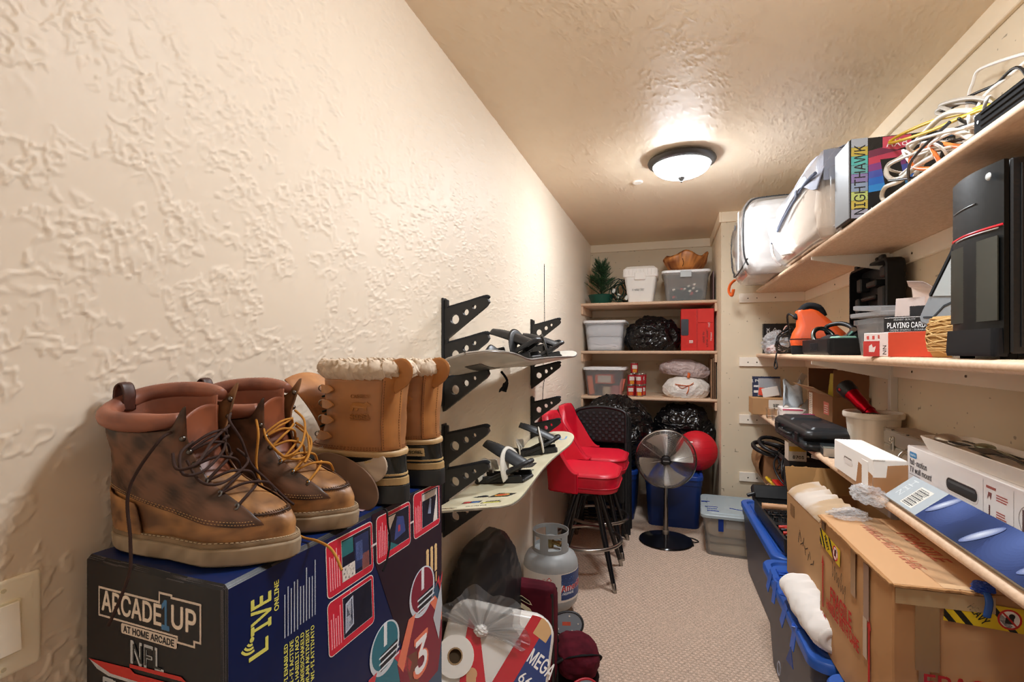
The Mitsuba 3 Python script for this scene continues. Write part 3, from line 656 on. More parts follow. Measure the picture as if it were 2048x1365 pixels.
# ---- winter boots
def winter_boot(label, at, seed=0):
    t = thing('winter_boot', label, 'boot', at, 'tan and black winter boots on the box')
    L = .28
    S = Upper(([0, .03, .055, .07, .085, .10, .115, .13, .15, .18, .22, .28], [L, L, L - .004, L - .020, L - .045, L - .068, L - .090, L - .103, L - .112, L - .116, L - .116, L - .112]),
              ([0, .03, .06, .09, .12, .16, .22, .28], [.0, .0, .003, .008, .012, .012, .006, -.002]),
              ([0, .06, .1, .14, .2, .28], [.052, .052, .052, .058, .064, .068]), .04, .12, .056)
    def bands(spec, n=72):
        a = np.arange(n) * 2 * PI / n
        return loft([S(a, np.full(n, z), k) for z, k in spec], True, True)
    part(t, 'rubber_sole', bands([(0, .004), (.003, .008), (.034, .008), (.036, .005)]), 'satin', noisecol('#26292a', '#1a1d1e', 30, seed), 40, 'black rubber sole')
    part(t, 'sole_band', bands([(.036, .005), (.0365, .0075), (.049, .0075), (.050, .005)]), 'satin', '#a58a5e', 40, 'tan band')
    part(t, 'thin_band', bands([(.0535, .003), (.054, .006), (.0575, .006), (.058, .003)]), 'satin', '#b79c6c', 40)
    part(t, 'rubber_shell', bands([(.048, .003), (.052, .005), (.070, .004), (.088, .004), (.091, .003)]), 'gloss', noisecol('#1f2322', '#16191a', 20, seed + 1), 40, 'black rubber shell')
    part(t, 'top_band', bands([(.0905, .003), (.091, .0065), (.096, .008), (.101, .0065), (.102, .003)]), 'satin', '#b1946a', 40)
    tan = noisecol('#ad7b50', '#8d5e3a', 14, seed + 2, .3, .7)
    zs = np.linspace(.10, .243, 16); th_ = np.arange(80) * 2 * PI / 80; R = []
    for z in zs:
        p = S(th_, np.full(80, z), .0015)
        k = (meshkit.fbm(p * 14, 3, seed) - .5) * .012 * np.sin(PI * (z - .10) / .143) ** .7
        R.append(p + k[:, None] * np.array([1, 1, 0]))
    sh = part(t, 'leather_shaft', loft(R, False, True), 'leather', tan, True)
    a = np.linspace(0, 2 * PI, 90)[:-1]
    for z in (.1055, .1095): part(t, 'hem_stitching', cat_([bar(S(x, z, .003), S(x + .035, z, .003), .0012, .0012, .0003) for x in a[::1]]), 'matte', '#7d4f2c', False, kind='stuff')
    # embossing on the camera side
    def wrap(m, x0, z0, s=1):
        v = np.array(m.vertices); xc = v[:, 0]
        th = 1.80 + (xc - x0) / .078
        m = m.copy(); m.vertices = S(th, z0 + v[:, 1], .0046 + v[:, 2]); trimesh.repair.fix_normals(m); return m
    emb = cat_([wrap(text('CARIBOU', .0065, .0012, width=.036), -.012, .208), wrap(text('SOREL', .0085, .0014, bold=True, width=.040), -.012, .170),
                wrap(extr(rect(-.019, -.0007, .019, .0007), .0012), -.012, .163)])
    part(t, 'embossed_lettering', emb, 'leather', '#93602f', False)
    bear = Polygon([(-.020, .0), (-.019, .010), (-.014, .015), (-.004, .016), (.004, .014), (.010, .015), (.013, .017), (.015, .014), (.021, .011), (.020, .008), (.013, .007), (.012, .0), (.007, .0), (.006, .005), (-.004, .005), (-.006, .0), (-.011, .0), (-.012, .006), (-.015, .0)])
    part(t, 'embossed_emblem', wrap(extr(bear, .0012), -.012, .181), 'leather', '#a4703c', False)
    # back strap, pull loop
    part(t, 'back_strap', strip(S, lambda u, v: PI - .32 + (u - .5) * .62, lambda u, v: .104 + v * .138, 10, 16, .003, .0022), 'leather', noisecol('#a9713e', '#8c5a30', 20, 3), True)
    for s in (-.26, .26): part(t, 'strap_stitching', cat_([bar(S(PI - .32 + s, z, .0056), S(PI - .32 + s, z + .003, .0056), .0011, .0011, .0003) for z in np.arange(.108, .235, .005)]), 'matte', '#6d4526', False, kind='stuff')
    b = S(PI - .25, .235, .004)
    part(t, 'pull_loop', tube([b + [.006, 0, -.012], b + [-.004, 0, -.006], b + [-.020, 0, .006], b + [-.024, 0, .022], b + [-.014, 0, .030], b + [.002, 0, .024], b + [.008, 0, .006]], .0035, 10, 6, flat=4.0), 'leather', '#a8703c', True)
    # top flap, cuff, tongue
    part(t, 'top_edge', tube(S(np.linspace(.5, 2 * PI - .5, 60), .243, .002), .0028, 6, raw=True), 'leather', '#a06a3a', True)
    zs = [(.236, -.002), (.241, .005), (.247, .009), (.254, .010), (.260, .009), (.266, .007), (.270, .003), (.2725, -.001), (.274, -.006), (.273, -.011), (.268, -.016), (.245, -.017)]
    R = []
    th2 = np.arange(240) * 2 * PI / 240
    for z, k in zs:
        p = S(th2, np.full(240, min(z, .28)), k); p += (meshkit.noise(p * 300, seed)[:, None] - .5) * .008 + (meshkit.noise(p * 110, seed)[:, None] - .5) * .008; R.append(p)
    part(t, 'fleece_cuff', loft(R, False, True), 'cloth', noisecol('#d9cbb8', '#b9a68f', 120, seed, .3, .7), True, 'cream fleece cuff')
    tg = lambda u, v: (L - .105 + .022 * v + .050 * v ** 2, (u - .5) * (.06 + .05 * v), .14 + v * .106 - .012 * (2 * u - 1) ** 2)
    part(t, 'tongue', sheet(tg, 12, 14, .003), 'leather', noisecol('#b57d49', '#96623a', 16, 6), True)
    # lace tabs with rings, on both sides; dark lace
    for s in (-1, 1):
        for z in (.128, .160, .190, .219):
            th0 = s * .58
            poly = lambda u, v: s * (.50 + u * .42 * (1 - .0 * v))
            part(t, 'lace_tab', strip(S, lambda u, v: s * (.66 + u * .62), lambda u, v: z - .008 + v * .016 * (1 - 0 * u) + (v - .5) * -.008 * smoothstep(.75, 1, u) * 2 * .8, 8, 6, .0055, .0035), 'leather', '#b98350', 30)
            p = S(s * .60, z, .0075)
            part(t, 'lace_ring', mv(torus(.0065, .0012, 18, 6), *p, rx=70, rz=s * 30), 'metal', '#a7a59c')
    for z in (.13, .160, .19):
        A, B = S(-.45, z, .008), S(.45, z + .012, .008)
        part(t, 'lace', tube([A, (A + B) / 2 + [.012, -.01, .006], B], .002, 6, 6), 'matte', '#23302a', True)
        A, B = S(.45, z, .008), S(-.45, z + .018, .008)
        part(t, 'lace', tube([A, (A + B) / 2 + [.014, -.01, .002], B + [0, -.01, .004], B], .002, 6, 6), 'matte', '#23302a', True)
    # rubber label at the heel side
    lb = wrap2 = None
    u0 = PI - .62 - .42
    part(t, 'rubber_label', strip(S, lambda u, v: u0 + u * .42, lambda u, v: .066 + v * .018, 8, 4, .0045, .002), 'satin', '#c3ad7e', True, 'tan rubber label')
    tx = text('SOREL', .0065, .0006, bold=True, width=.026); v = np.array(tx.vertices)
    tx.vertices = S(u0 + .21 + (v[:, 0]) / .085, .075 + v[:, 1], .0068 + v[:, 2]); trimesh.repair.fix_normals(tx)
    part(t, 'label_lettering', tx, 'matte', '#26221a', False)
    return t
winter_boot('tan leather winter boot with fleece cuff, right beside the brown boots', loc(-.490, .858, zt, rz=176), 1)
winter_boot('tan leather winter boot with fleece cuff, the farther one by the rack', loc(-.480, .996, zt, rz=178), 2)
t = thing('boot_lace_end', 'thin black lace hanging over the edge of the dark box', 'lace')
body(t, tube([(-.50, .80, zt + .003), (-.487, .79, zt + .003), (-.4815, .785, 1.16), (-.4805, .79, 1.13), (-.479, .778, 1.10), (-.480, .765, 1.085)], .0018, 6, 8), 'matte', '#16181a', True)

# ================================================================ LEFT WALL: RACKS, BOARDS
def rack(y, z0, label):
    t = thing('board_rack', label, 'wall rack', loc(XL + .0005, y, z0), 'black board racks on the left wall')
    part(t, 'wall_plate', mv(cbox(.008, .036, .412, .002), .004), 'satin', '#17181a')
    part(t, 'wall_channel', mv(cbox(.016, .018, .40, .003), .014, 0, .006), 'satin', '#141517')
    for i, zz in enumerate((.366, .231, .099)):
        p = Polygon([(.006, -.117), (.006, 0), (.170, .040), (.182, .036), (.186, .026), (.176, .012)]).buffer(.003, join_style=1)
        for x, z, r in ((.052, -.036, .0185), (.097, -.010, .0125), (.131, .009, .0085)): p = p.difference(Point(x, z).buffer(r))
        part(t, 'arm', mv(extr(p, .020), 0, .010, zz, rx=90), 'satin', '#1a1b1d', 25)
        part(t, 'arm_pad', tube([(.02, 0, zz + .006), (.10, 0, zz + .0255), (.172, 0, zz + .044), (.186, 0, zz + .040)], .009, 8, 4), 'matte', '#202124', True)
    for z in (.03, .20, .385): part(t, 'bolt', mv(cyl(.005, .004, 10), .008, .013, z, ry=90), 'metal', '#5c5f63')
rack(1.745, 1.261, 'black board rack with three holed arms, the near upper one')
rack(1.745, .781, 'black board rack with three holed arms, the near lower one')
rack(3.01, 1.257, 'black board rack with three holed arms, the far upper one')
rack(3.01, .777, 'black board rack with three holed arms, the far lower one behind the red stools')

def board_lift(x, L, lift): return lift * np.clip((np.abs(x) / (L / 2) - .60) / .40, 0, 1) ** 2.2
def board_mesh(L, W, lift, th=.009, n=110, m=16, z=0.0):
    def fn(u, v):
        s = 2 * u - 1; a = np.abs(s)
        w = W * (1 - .12 * np.cos(np.clip(s * 1.3, -1, 1) * PI / 2) ** 2)
        e = np.clip((a - .80) / .2, 0, 1); w = w * np.sqrt(np.maximum(1 - e ** 2.6, .0006))
        return s * L / 2, (v - .5) * w, z + lift * np.clip((a - .60) / .40, 0, 1) ** 2.2 + .004 * np.cos(s * PI)
    return sheet(fn, n, m, th)
def binding(t, x, mirror, strap, hb, tilt):
    """One binding on the board's top at x along it. Sub-parts hang on the binding's baseplate."""
    M0 = loc(x, 0, .0095, rz=90 + 12 * mirror)
    b = part(t, 'binding', cat_([cbox(.235, .095, .012, .004), mv(cbox(.22, .010, .030, .004), 0, .046), mv(cbox(.22, .010, .030, .004), 0, -.046), mv(cyl(.045, .018, 20), 0)]), 'satin', '#1c1d1f', m=M0)
    def sub(n, mesh, c, mat='satin', sm=35): return part(b, n, mesh, mat, c, sm, m=M0)
    sub('heel_loop', tube([(.05, .05, .012), (-.07, .052, .05), (-.125, .03, .07), (-.135, 0, .072), (-.125, -.03, .07), (-.07, -.052, .05), (.05, -.05, .012)], .010, 8, 6), '#232426')
    def hbk(u, v): # curved high back, folded forward by tilt
        a = (u - .5) * 2.1; h = v * .20
        r = .05 + .012 * v - .02 * v ** 3
        px, py, pz = -r * np.cos(a) + .02, r * np.sin(a) * (1 - .35 * v ** 4), h
        k = math.radians(tilt)
        return -.105 + px * math.cos(k) + pz * math.sin(k), py, .045 + pz * math.cos(k) - px * math.sin(k)
    sub('high_back', sheet(hbk, 16, 14, .006), hb, 'satin', True)
    for xx, w, hgt in ((-.045, .034, .090), (.075, .024, .058)):
        sub('strap', tube([(xx, .052, .02), (xx, .058, .05), (xx + .004, .040, hgt), (xx + .006, 0, hgt + .016), (xx + .004, -.040, hgt), (xx, -.058, .05), (xx, -.052, .02)], w, 8, 6, flat=.18), strap, 'satin', True)
        sub('buckle', mv(cbox(.040, .012, .048, .004), xx, -.066, .032, rx=-12), '#c9c6bd' if strap != '#1b1c1e' else '#2b2c2f')
        sub('ratchet', mv(cyl(.009, .006, 14), xx, -.069, .055, rx=90), '#111214')
    sub('ladder', tube([(.075, -.055, .02), (.11, -.06, .035), (.13, -.045, .028), (.125, -.02, .022)], .012, 6, 5, flat=.2), '#151618', sm=True)
def snowboard(label, at, L, top, base, strap, hb, tilt, lift, spacing):
    t = thing('snowboard', label, 'snowboard', at, 'snowboards lying on the wall racks')
    part(t, 'top_sheet', board_mesh(L, .288, lift, .004, z=.0045), 'print', top, True)
    part(t, 'base', board_mesh(L, .289, lift, .0045, z=0), 'print', base, True)
    part(t, 'steel_edge', board_mesh(L + .002, .291, lift, .002, z=.001), 'metal', '#a8aaad', 40)
    for i, x in enumerate((-spacing / 2, spacing / 2)): binding(t, x, 1 if i else -1, strap, hb, tilt)
    return t
up = snowboard('pale grey snowboard with black bindings on the upper racks', loc(-.645, 2.29, 1.411, rz=90 + 2.5, rx=0) @ rotm(-11, 0, 0), 1.66,
               '#b9b6ae', noisecol('#c3bdb4', '#aba69d', 12, 3), '#1b1c1e', '#1d1e20', 62, .055, .56)
part(up, 'base_graphic', sheet(lambda u, v: (-.72 + .22 * u, -.01 + .06 * v, board_lift(-.72 + .22 * u, 1.66, .055) + .004 * np.cos((-.72 + .22 * u) / .83 * PI) - .0036), 14, 4, .001), 'print', '#2a2728', False, 'black panel under the nose')
part(up, 'edge_graphic', cat_([mv(extr(rect(-.05, -.01, .05, .01), .001), x, -.118, .008) for x in (.30, .42)]), 'print', '#d0654c', False, 'orange marks along the edge')
lo = snowboard('cream snowboard with stickers and black and white bindings on the lower racks', loc(-.665, 2.25, .924, rz=90 + 1.5) @ rotm(-9, 0, 0), 1.60,
               noisecol('#d9d3b8', '#cbc4a6', 8, 2), '#cfc9b4', '#d8d4c8', '#25272a', 58, .045, .56)
def on_top(x, y, rot, dz=0.0):
    k = (board_lift(x + .005, 1.60, .045) - board_lift(x - .005, 1.60, .045)) / .01 - .004 * PI / .8 * math.sin(x / .8 * PI)
    return loc(x, y, .0066 + board_lift(x, 1.60, .045) + .004 * math.cos(x / .8 * PI) + dz) @ rotm(0, -math.degrees(math.atan(k)), 0) @ rotm(0, 0, rot)
def stick(name, x, y, rot, pieces):
    PP = Print(lo, on_top(x, y, rot))
    for c, s, lv in pieces: PP.add(c, s, lv=lv)
    PP.done(name)
stick('sticker', -.50, -.060, -90, [('#181818', Polygon([(-.05, -.02), (.03, -.03), (.055, .01), (-.02, .03)]), 0), ('#d8a23c', affinity.scale(Point(0, 0).buffer(.02), 1.5, .7), 1), ('#b5342e', affinity.scale(Point(0, 0).buffer(.015), 1.5, .6), 2)])
stick('sticker', -.58, .030, -90, [('#20242c', rect(-.035, -.016, .035, .016), 0), ('#b53038', rect(-.03, -.012, -.005, .012), 1), ('#3f6db0', rect(.0, -.012, .03, .006), 1)])
stick('sticker', -.60, -.055, -90, [('#3a3a2c', rect(-.04, -.018, .035, .0), 0), ('#d6cf4a', rect(-.032, -.015, .03, -.004), 1)])
PP = Print(lo, on_top(-.60, -.055, -90, .0006)); PP.add('#2a2a20', text('PRIZE', .014, bold=True), 0, .010); PP.done('sticker')
PP = Print(lo, on_top(-.665, -.020, -90)); PP.add('#1e1e1e', text('CAPITA', .015, bold=True), 0, 0); PP.done('sticker')
stick('sticker', -.685, .075, -90, [('#5a4a3a', Polygon([(-.03, -.015), (.02, -.02), (.035, .0), (.0, .02), (-.035, .01)]), 0), ('#c9b48a', Point(0, 0).buffer(.008), 1)])
stick('sticker', -.02, -.02, -90, [('#26282a', rnd(-.05, -.05, .05, .05, .012), 0), ('#33363a', rnd(-.04, -.04, .04, .04, .01), 1)])
stick('sticker', -.13, -.075, -90, [('#77806e', Point(0, 0).buffer(.018).difference(Point(0, 0).buffer(.012)), 0), ('#77806e', rect(-.012, -.003, .012, .003), 1)])
PP = Print(lo, on_top(.67, -.02, -90)); PP.add('#6f9ac4', text('GNU', .055, bold=True), 0, 0); PP.done('sticker')
t = thing('board_leash', 'short black leash strap hanging below the upper snowboard', 'strap')
body(t, tube([(-.62, 1.82, 1.392), (-.60, 1.83, 1.355), (-.615, 1.80, 1.325), (-.60, 1.77, 1.330), (-.595, 1.80, 1.350), (-.60, 1.79, 1.318)], .011, 7, 8, flat=.4), 'matte', '#161719', True)
t = thing('hanging_wire', 'thin black wire hanging down the left wall beyond the racks', 'cable')
body(t, tube([(XL + .004, 3.34, 2.07), (XL + .006, 3.33, 1.9), (XL + .004, 3.345, 1.75), (XL + .010, 3.32, 1.66), (XL + .005, 3.31, 1.57), (XL + .012, 3.33, 1.50), (XL + .006, 3.30, 1.40), (XL + .012, 3.325, 1.32), (XL + .006, 3.30, 1.22), (XL + .008, 3.27, 1.12), (XL + .004, 3.24, 1.05)], .0019, 6, 8), 'matte', '#1a1a1a', True)

# ================================================================ FLOOR, LEFT
# ---- propane tank
t = thing('propane_tank', 'grey steel propane tank with a white and blue label on the carpet', 'gas tank', loc(-.650, 2.78, 0, rz=-15))
part(t, 'tank_body', lathe([(0, .03), (.10, .03), (.125, .045), (.148, .075), (.155, .105), (.155, .262), (.150, .295), (.135, .325), (.10, .347), (.05, .356), (0, .357)], 48), 'satin', noisecol('#a3a5a4', '#8d9090', 12, 4), 50)
part(t, 'foot_ring', lathe([(.098, 0), (.104, 0), (.104, .045), (.098, .045), (.098, 0)], 40), 'satin', '#55524d', 40)
col_ = lathe([(.098, .340), (.101, .340), (.101, .452), (.104, .456), (.102, .460), (.097, .457), (.097, .340)], 64)
def cyl_cut(mesh, a0, a1, z0, z1):
    c = mesh.triangles_center; a = np.degrees(np.arctan2(c[:, 1], c[:, 0])) % 360
    m = mesh.copy(); m.update_faces(~((a > a0) & (a < a1) & (c[:, 2] > z0) & (c[:, 2] < z1))); return m
def arc_wall(r, th, a0, a1, z0, z1, n=24):
    a = np.radians(np.linspace(a0, a1, n)); q = [(r, z0), (r + th, z0), (r + th, z1), (r, z1)]
    return loft([np.array([(p[0] * math.cos(x), p[0] * math.sin(x), p[1]) for p in q]) for x in a])
cl = [arc_wall(.098, .004, 0, 359, .340, .368, 60), arc_wall(.098, .004, 0, 359, .436, .458, 60)]
for a0, a1 in ((-25, 5), (95, 135), (180, 235), (262, 290)): cl.append(arc_wall(.098, .004, a0, a1, .36, .445, 8))
part(t, 'collar', cat_(cl), 'satin', '#8f9291', 30, 'grey guard collar with hand holes')
vk = part(t, 'valve', cat_([cyl(.018, .05, 16, .352), mv(cyl(.012, .05, 14), 0, 0, .385, ry=90), mv(cyl(.016, .02, 12), .045, 0, .385, ry=90)]), 'metal', '#a88d5c', 30, 'brass valve')
part(vk, 'hand_wheel', cat_([mv(torus(.026, .006, 20, 6), 0, 0, .412), mv(cbox(.048, .008, .006), 0, 0, .409), mv(cbox(.008, .048, .006), 0, 0, .409)]), 'satin', '#8b8d8c')
def on_cyl(m, r, a0, z0):
    m = m.copy(); v = np.array(m.vertices); a = a0 + v[:, 0] / r
    m.vertices = np.column_stack([(r + v[:, 2]) * np.cos(a), (r + v[:, 2]) * np.sin(a), z0 + v[:, 1]]); return m
def strip_print(r, x0, x1, y0, y1, d=.0004):
    n = max(2, int((x1 - x0) / .008)); ps = [rect(x0 + (x1 - x0) * i / n, y0, x0 + (x1 - x0) * (i + 1) / n, y1) for i in range(n)]
    return cat_([extr(p, d) for p in ps])
A0 = math.radians(-68)
pieces = []
def lab(c, m, lv=0): pieces.append((on_cyl(mv(m, 0, 0, .0003 * lv), .1555, A0, .110), c))
lab('#cfcac2', strip_print(.155, -.20, .22, 0, .155)); lab('#1d3a6e', strip_print(.155, .075, .28, .012, .150), 1)
g = random.Random(5)
for i in range(16): lab('#4a79b8', mv(text('.', .02, .0003), .08 + g.random() * .08, .10 + g.random() * .04), 2)
lab('#d9dde2', mv(text('AmeriGas', .036, .0004, bold=True), .178, .075), 2); lab('#b8302e', mv(text('AmeriGas', .033, .0004, bold=True), .178, .0755), 3)
lab('#dfe3e8', mv(text('PROPANE', .012, .0004, bold=True), .12, .045), 3)
dm = Polygon([(0, .014), (.014, 0), (0, -.014), (-.014, 0)])
lab('#c23430', mv(extr(dm, .0004), .008, .125), 1); lab('#f0e8e4', mv(extr(Polygon([(-.003, -.004), (.003, -.004), (.004, .002), (0, .007), (-.004, .002)]), .0004), .008, .126), 2)
lab('#b9605a', mv(extr(lines_block(.024, .014, 4, .5, 2), .0003), -.028, .118), 1)
lab('#6f6b66', mv(extr(lines_block(.060, .085, 17, .45, 4, .25), .0003), -.030, .012), 1); lab('#26262a', mv(extr(rect(0, 0, .009, .010), .0003), -.048, .075), 1)
lab('#7d5a52', mv(extr(lines_block(.050, .095, 14, .4, 6, .3), .0003), -.13, .020), 1)
MM = cat_([a for a, _ in pieces]); CC = np.vstack([np.tile(lin(c), (len(a.vertices), 1)) for a, c in pieces])
part(t, 'label', MM, 'print', lambda v: CC, False, 'white and blue printed label')

# ---- red bar stools
def bar_stool(label, x, y, rz=0):
    t = thing('bar_stool', label, 'bar stool', loc(x, y, 0, rz=rz), 'red vinyl bar stools')
    red = '#c8122c'
    prof = [(.385, .395, .585, .09), (.42, .42, .595, .10), (.43, .43, .62, .11), (.43, .43, .670, .11), (.42, .42, .695, .11), (.37, .37, .712, .10), (.20, .20, .722, .07)]
    sk = part(t, 'seat', rloft(prof, n=6), 'satin', red, True, 'red vinyl seat cushion')
    part(sk, 'piping', cat_([tube(ring3(rrect(.432, .432, .11, 6), z), .005, 6, closed=True, raw=True) for z in (.622, .690)]), 'satin', '#b00f26', True)
    def bk(u, v):
        a = PI + (u - .5) * 2 * 1.50
        s = np.abs(u - .5) * 2
        top = 1.075 - .36 * smoothstep(.30, .98, s) - .02 * (1 - s)
        z = .590 + (top - .590) * v
        r = .222 + .050 * np.clip((z - .62) / .45, 0, 1) * (1 - .5 * s)
        k = 1 / np.maximum(np.abs(np.cos(a)), np.abs(np.sin(a))) ** .55
        return r * k * np.cos(a) - .005, r * k * np.sin(a), z
    part(t, 'backrest', sheet(bk, 40, 22, .040), 'satin', noisecol('#cb142e', '#bf1029', 5, 1), 50, 'wrap-around red vinyl backrest')
    part(t, 'swivel_plate', cat_([cyl(.10, .02, 24, .565), cyl(.05, .05, 20, .53)]), 'satin', '#17171a')
    for k in range(4):
        a = PI / 4 + k * PI / 2
        p0, p1 = M_([.085 * math.cos(a), .085 * math.sin(a), .575]), M_([.285 * math.cos(a), .285 * math.sin(a), .012])
        lg = part(t, 'leg', tube([p0, (p0 + p1) / 2, p1], [.020, .018, .013], 12, 2), 'gloss', '#131316', True)
        part(lg, 'foot_cap', tube([p1 + (p0 - p1) * .07, p1, p1 - [0, 0, .012]], [.0145, .0145, .013], 12, 1), 'metal', '#a9a6a0', True)
    rr = .285 - (.2 * (.24 / .563)) + .018
    part(t, 'foot_ring', torus(rr, .0125, 48, 10, .24), 'metal', '#b5b2ac', True, 'chrome foot ring')
M_ = np.array
bar_stool('red vinyl bar stool with black legs, in front by the propane tank', -.525, 3.29)
bar_stool('red vinyl bar stool with black legs, behind the front stool by the folded chairs', -.52, 3.785)

# ---- folded chairs
def folding_chair(label, y, lean, x=-.545, dz=0.0):
    t = thing('folding_chair', label, 'folding chair', loc(x, y, 0, rx=lean), 'folded black chairs leaning in a stack')
    dk = '#131416'
    for s in (-1, 1):
        part(t, 'front_leg', bar((s * .215, 0, .0), (s * .205, 0, .96 + dz), .028, .020, .006), 'satin', dk)
        part(t, 'rear_leg', bar((s * .185, .028, .0), (s * .185, .028, .62), .024, .018, .005), 'satin', '#17181a')
    def rim(u, v): return (u - .5) * .41, .012 * np.cos((u - .5) * PI) + 0 * v, .74 + dz + v * (.245 + .035 * np.cos((u - .5) * PI))
    bkk = part(t, 'backrest', sheet(rim, 14, 10, .006), 'satin', '#0d0e0f', True)
    part(bkk, 'back_rim', tube([(-.205, 0, .74 + dz), (-.205, 0, .93 + dz), (-.19, .0, .985 + dz), (-.1, .008, 1.012 + dz), (0, .012, 1.02 + dz), (.1, .008, 1.012 + dz), (.19, 0, .985 + dz), (.205, 0, .93 + dz), (.205, 0, .74 + dz)], .013, 8, 4), 'satin', dk, True)
    wv = []
    for i in range(15):
        for j in range(9):
            if (i + j) % 2: wv.append(mv(cbox(.0225, .006, .020, .002), -.182 + i * .026, -.008 + .012 * math.cos((i / 14 - .5) * PI), .752 + dz + j * .026))
    part(bkk, 'woven_strands', cat_(wv), 'satin', '#24262a', 30, kind='stuff')
    part(t, 'seat', mv(rloft([(.385, .40, 0, .03), (.40, .415, .006, .03), (.40, .415, .026, .03), (.385, .40, .032, .03)]), 0, .018, .47, rx=90), 'satin', '#141517', 40)
    for z in (.12, .40): part(t, 'stretcher', bar((-.2, .0, z), (.2, .0, z), .016, .016, .004), 'satin', dk)
for i, nm in enumerate(('black folding chair with woven back, at the front of the folded stack', 'black folding chair, second in the folded stack behind the red stools', 'black folding chair, third in the folded stack', 'black folding chair, last in the folded stack against the black bags')):
    folding_chair(nm, 4.02 + i * .075, -4.0, -.545 + .012 * (i % 2), -.02 * i)

# ---- black duffel, paper roll pack, maroon things
t = thing('duffel_bag', 'black nylon gear bag slumped against the left wall behind the paper roll pack', 'bag', loc(-.722, 1.93, 0, rz=-4))
m = blob(.090, .24, .365, .05, 1.4, 5, 7, .985, power=.78); v = M_(m.vertices); v[:, :2] *= (1.24 - .26 * (v[:, 2:3] / .74) ** 1.8)
v += M_(m.vertex_normals) * ((1 - np.abs(2 * meshkit.fbm(v * np.array([7, 7, 11]), 3, 5) - 1) ** .8)[:, None] - .6) * .016; v[:, 0] = np.maximum(v[:, 0], -.085)
m.vertices = v; part(t, 'bag_body', m, 'satin', noisecol('#1b1b1d', '#121314', 9, 2), True)
part(t, 'zip_seam', tube([(.095, -.16, .26), (.080, -.17, .40), (.05, -.15, .55), (.01, -.11, .66)], .006, 6, 8), 'matte', '#26272a', True)
part(t, 'shoulder_strap', tube([(.08, -.20, .20), (.10, -.17, .33), (.085, -.15, .45), (.05, -.17, .50)], .016, 6, 8, flat=.2), 'matte', '#0f1011', True)
# the pack's big printed face looks at the aisle and up
t = thing('paper_roll_pack', 'plastic wrapped pack of toilet paper rolls printed red and blue on the floor', 'toilet paper pack', frame((-.535, 1.46, .43), (.93, .36, .02), (-.22, .50, .82)) @ rotm(0, 0, -14))
PW, PH, PD = .36, .46, .20
bm = mv(rloft([(PW * .92, PH * .92, -PD, .06), (PW, PH, -PD + .03, .07), (PW, PH, -.03, .07), (PW * .95, PH * .95, -.006, .06), (PW * .88, PH * .88, 0, .05)], n=5), 0, 0, 0)
bm = bm.subdivide(); bm.vertices = M_(bm.vertices) + (meshkit.fbm(M_(bm.vertices) * 13, 3, 3)[:, None] - .5) * np.array([.012, .012, .006])
part(t, 'wrapper', bm, 'film', '#dcd9d3', True, 'white plastic wrapper')
for i, (x, y) in enumerate(((-.125, .055), (-.125, -.075))):
    rk = part(t, 'paper_roll', mv(lathe([(.024, 0), (.054, 0), (.060, .004), (.060, .03), (.024, .03), (.024, 0)], 28), x, y, -.018), 'matte', '#e6e2da', 40)
    part(rk, 'core', mv(lathe([(.020, .0), (.0245, .0), (.0245, .031), (.020, .031), (.020, 0)], 20), x, y, -.018), 'matte', '#9a8060', 40)
    part(rk, 'core_hole', mv(cyl(.020, .001, 20), x, y, -.004 + .004), 'matte', '#4a3b2a')
fc = rnd(-PW / 2 + .012, -PH / 2 + .012, PW / 2 - .012, PH / 2 - .012, .05)
P = Print(t, loc(0, .05, .0045, rz=14), 'film'); fc = affinity.rotate(affinity.translate(fc, 0, -.05), -14, origin=(0, 0))
def band(c, x0, x1, y0, y1, lv, rot=-38):
    q = affinity.rotate(rect(x0, y0, x1, y1), rot, origin=(0, 0)).intersection(fc)
    if q.area > 1e-5: P.add(c, q, lv=lv)
q = Polygon([(-.135, -.26), (.0, -.26), (-.040, .09), (-.075, .14), (-.095, .05)]).intersection(fc); P.add('#c01c2c', q, lv=1)
P.add('#e8ddd4', rect(-.09, -.09, -.055, -.05), lv=2).add('#e8ddd4', rect(-.105, -.165, -.07, -.13), lv=2).add('#c99a70', unary_union([rect(-.085, -.13, -.055, -.02), Point(-.068, -.015).buffer(.017)]), lv=3).add('#e2cdb8', Point(-.072, -.06).buffer(.014), lv=4)
P.done('roll_picture'); P = Print(t, loc(0, .05, .0047, rz=14), 'film')
band('#b81c2c', .02, .075, -.4, .4, 1); band('#163470', .075, .21, -.4, .4, 1); band('#d8a83a', .21, .226, -.4, .4, 2); band('#c9a070', .05, .10, .15, .4, 2)
def btxt(c, s, h, w, x, y, lv, bold=True):
    m = text(s, h, .0003, bold, True, w); a = math.radians(-38); P.add(c, m, x * math.cos(a) - y * math.sin(a), x * math.sin(a) + y * math.cos(a), -38, lv=lv)
btxt('#e9e7e3', 'MEGA', .042, .088, .120, .095, 3); btxt('#e9e7e3', '66=', .030, .060, .112, .030, 3); btxt('#d8cf3a', 'ROLLS/ROULEAUX', .012, .10, .128, -.010, 3)
P.done('blue_panel', 'blue panel with white lettering'); P = Print(t, loc(0, .05, .0049, rz=14), 'film')
lg = affinity.scale(Point(.115, -.155).buffer(.07), 1.15, .95).intersection(fc); P.add('#e9e7e3', lg, lv=4).add('#2a55a4', lg.buffer(-.010), lv=5).add('#e9e7e3', text('Soft', .045, bold=True), .115, -.155, -20, lv=6)
P.done('logo', 'round white and blue logo')
def fan(u, v):
    a = -.35 + 3.5 * u; r = .012 + .135 * v * (1 + .12 * np.sin(7 * u * 3.1))
    return -.06 + r * np.cos(a), PH / 2 - .085 + r * np.sin(a) * .75, .012 + .05 * v * np.sin(PI * u) + (.004 + .016 * v) * np.sin(a * 11) + .008 * v * np.sin(a * 23 + 3 * v)
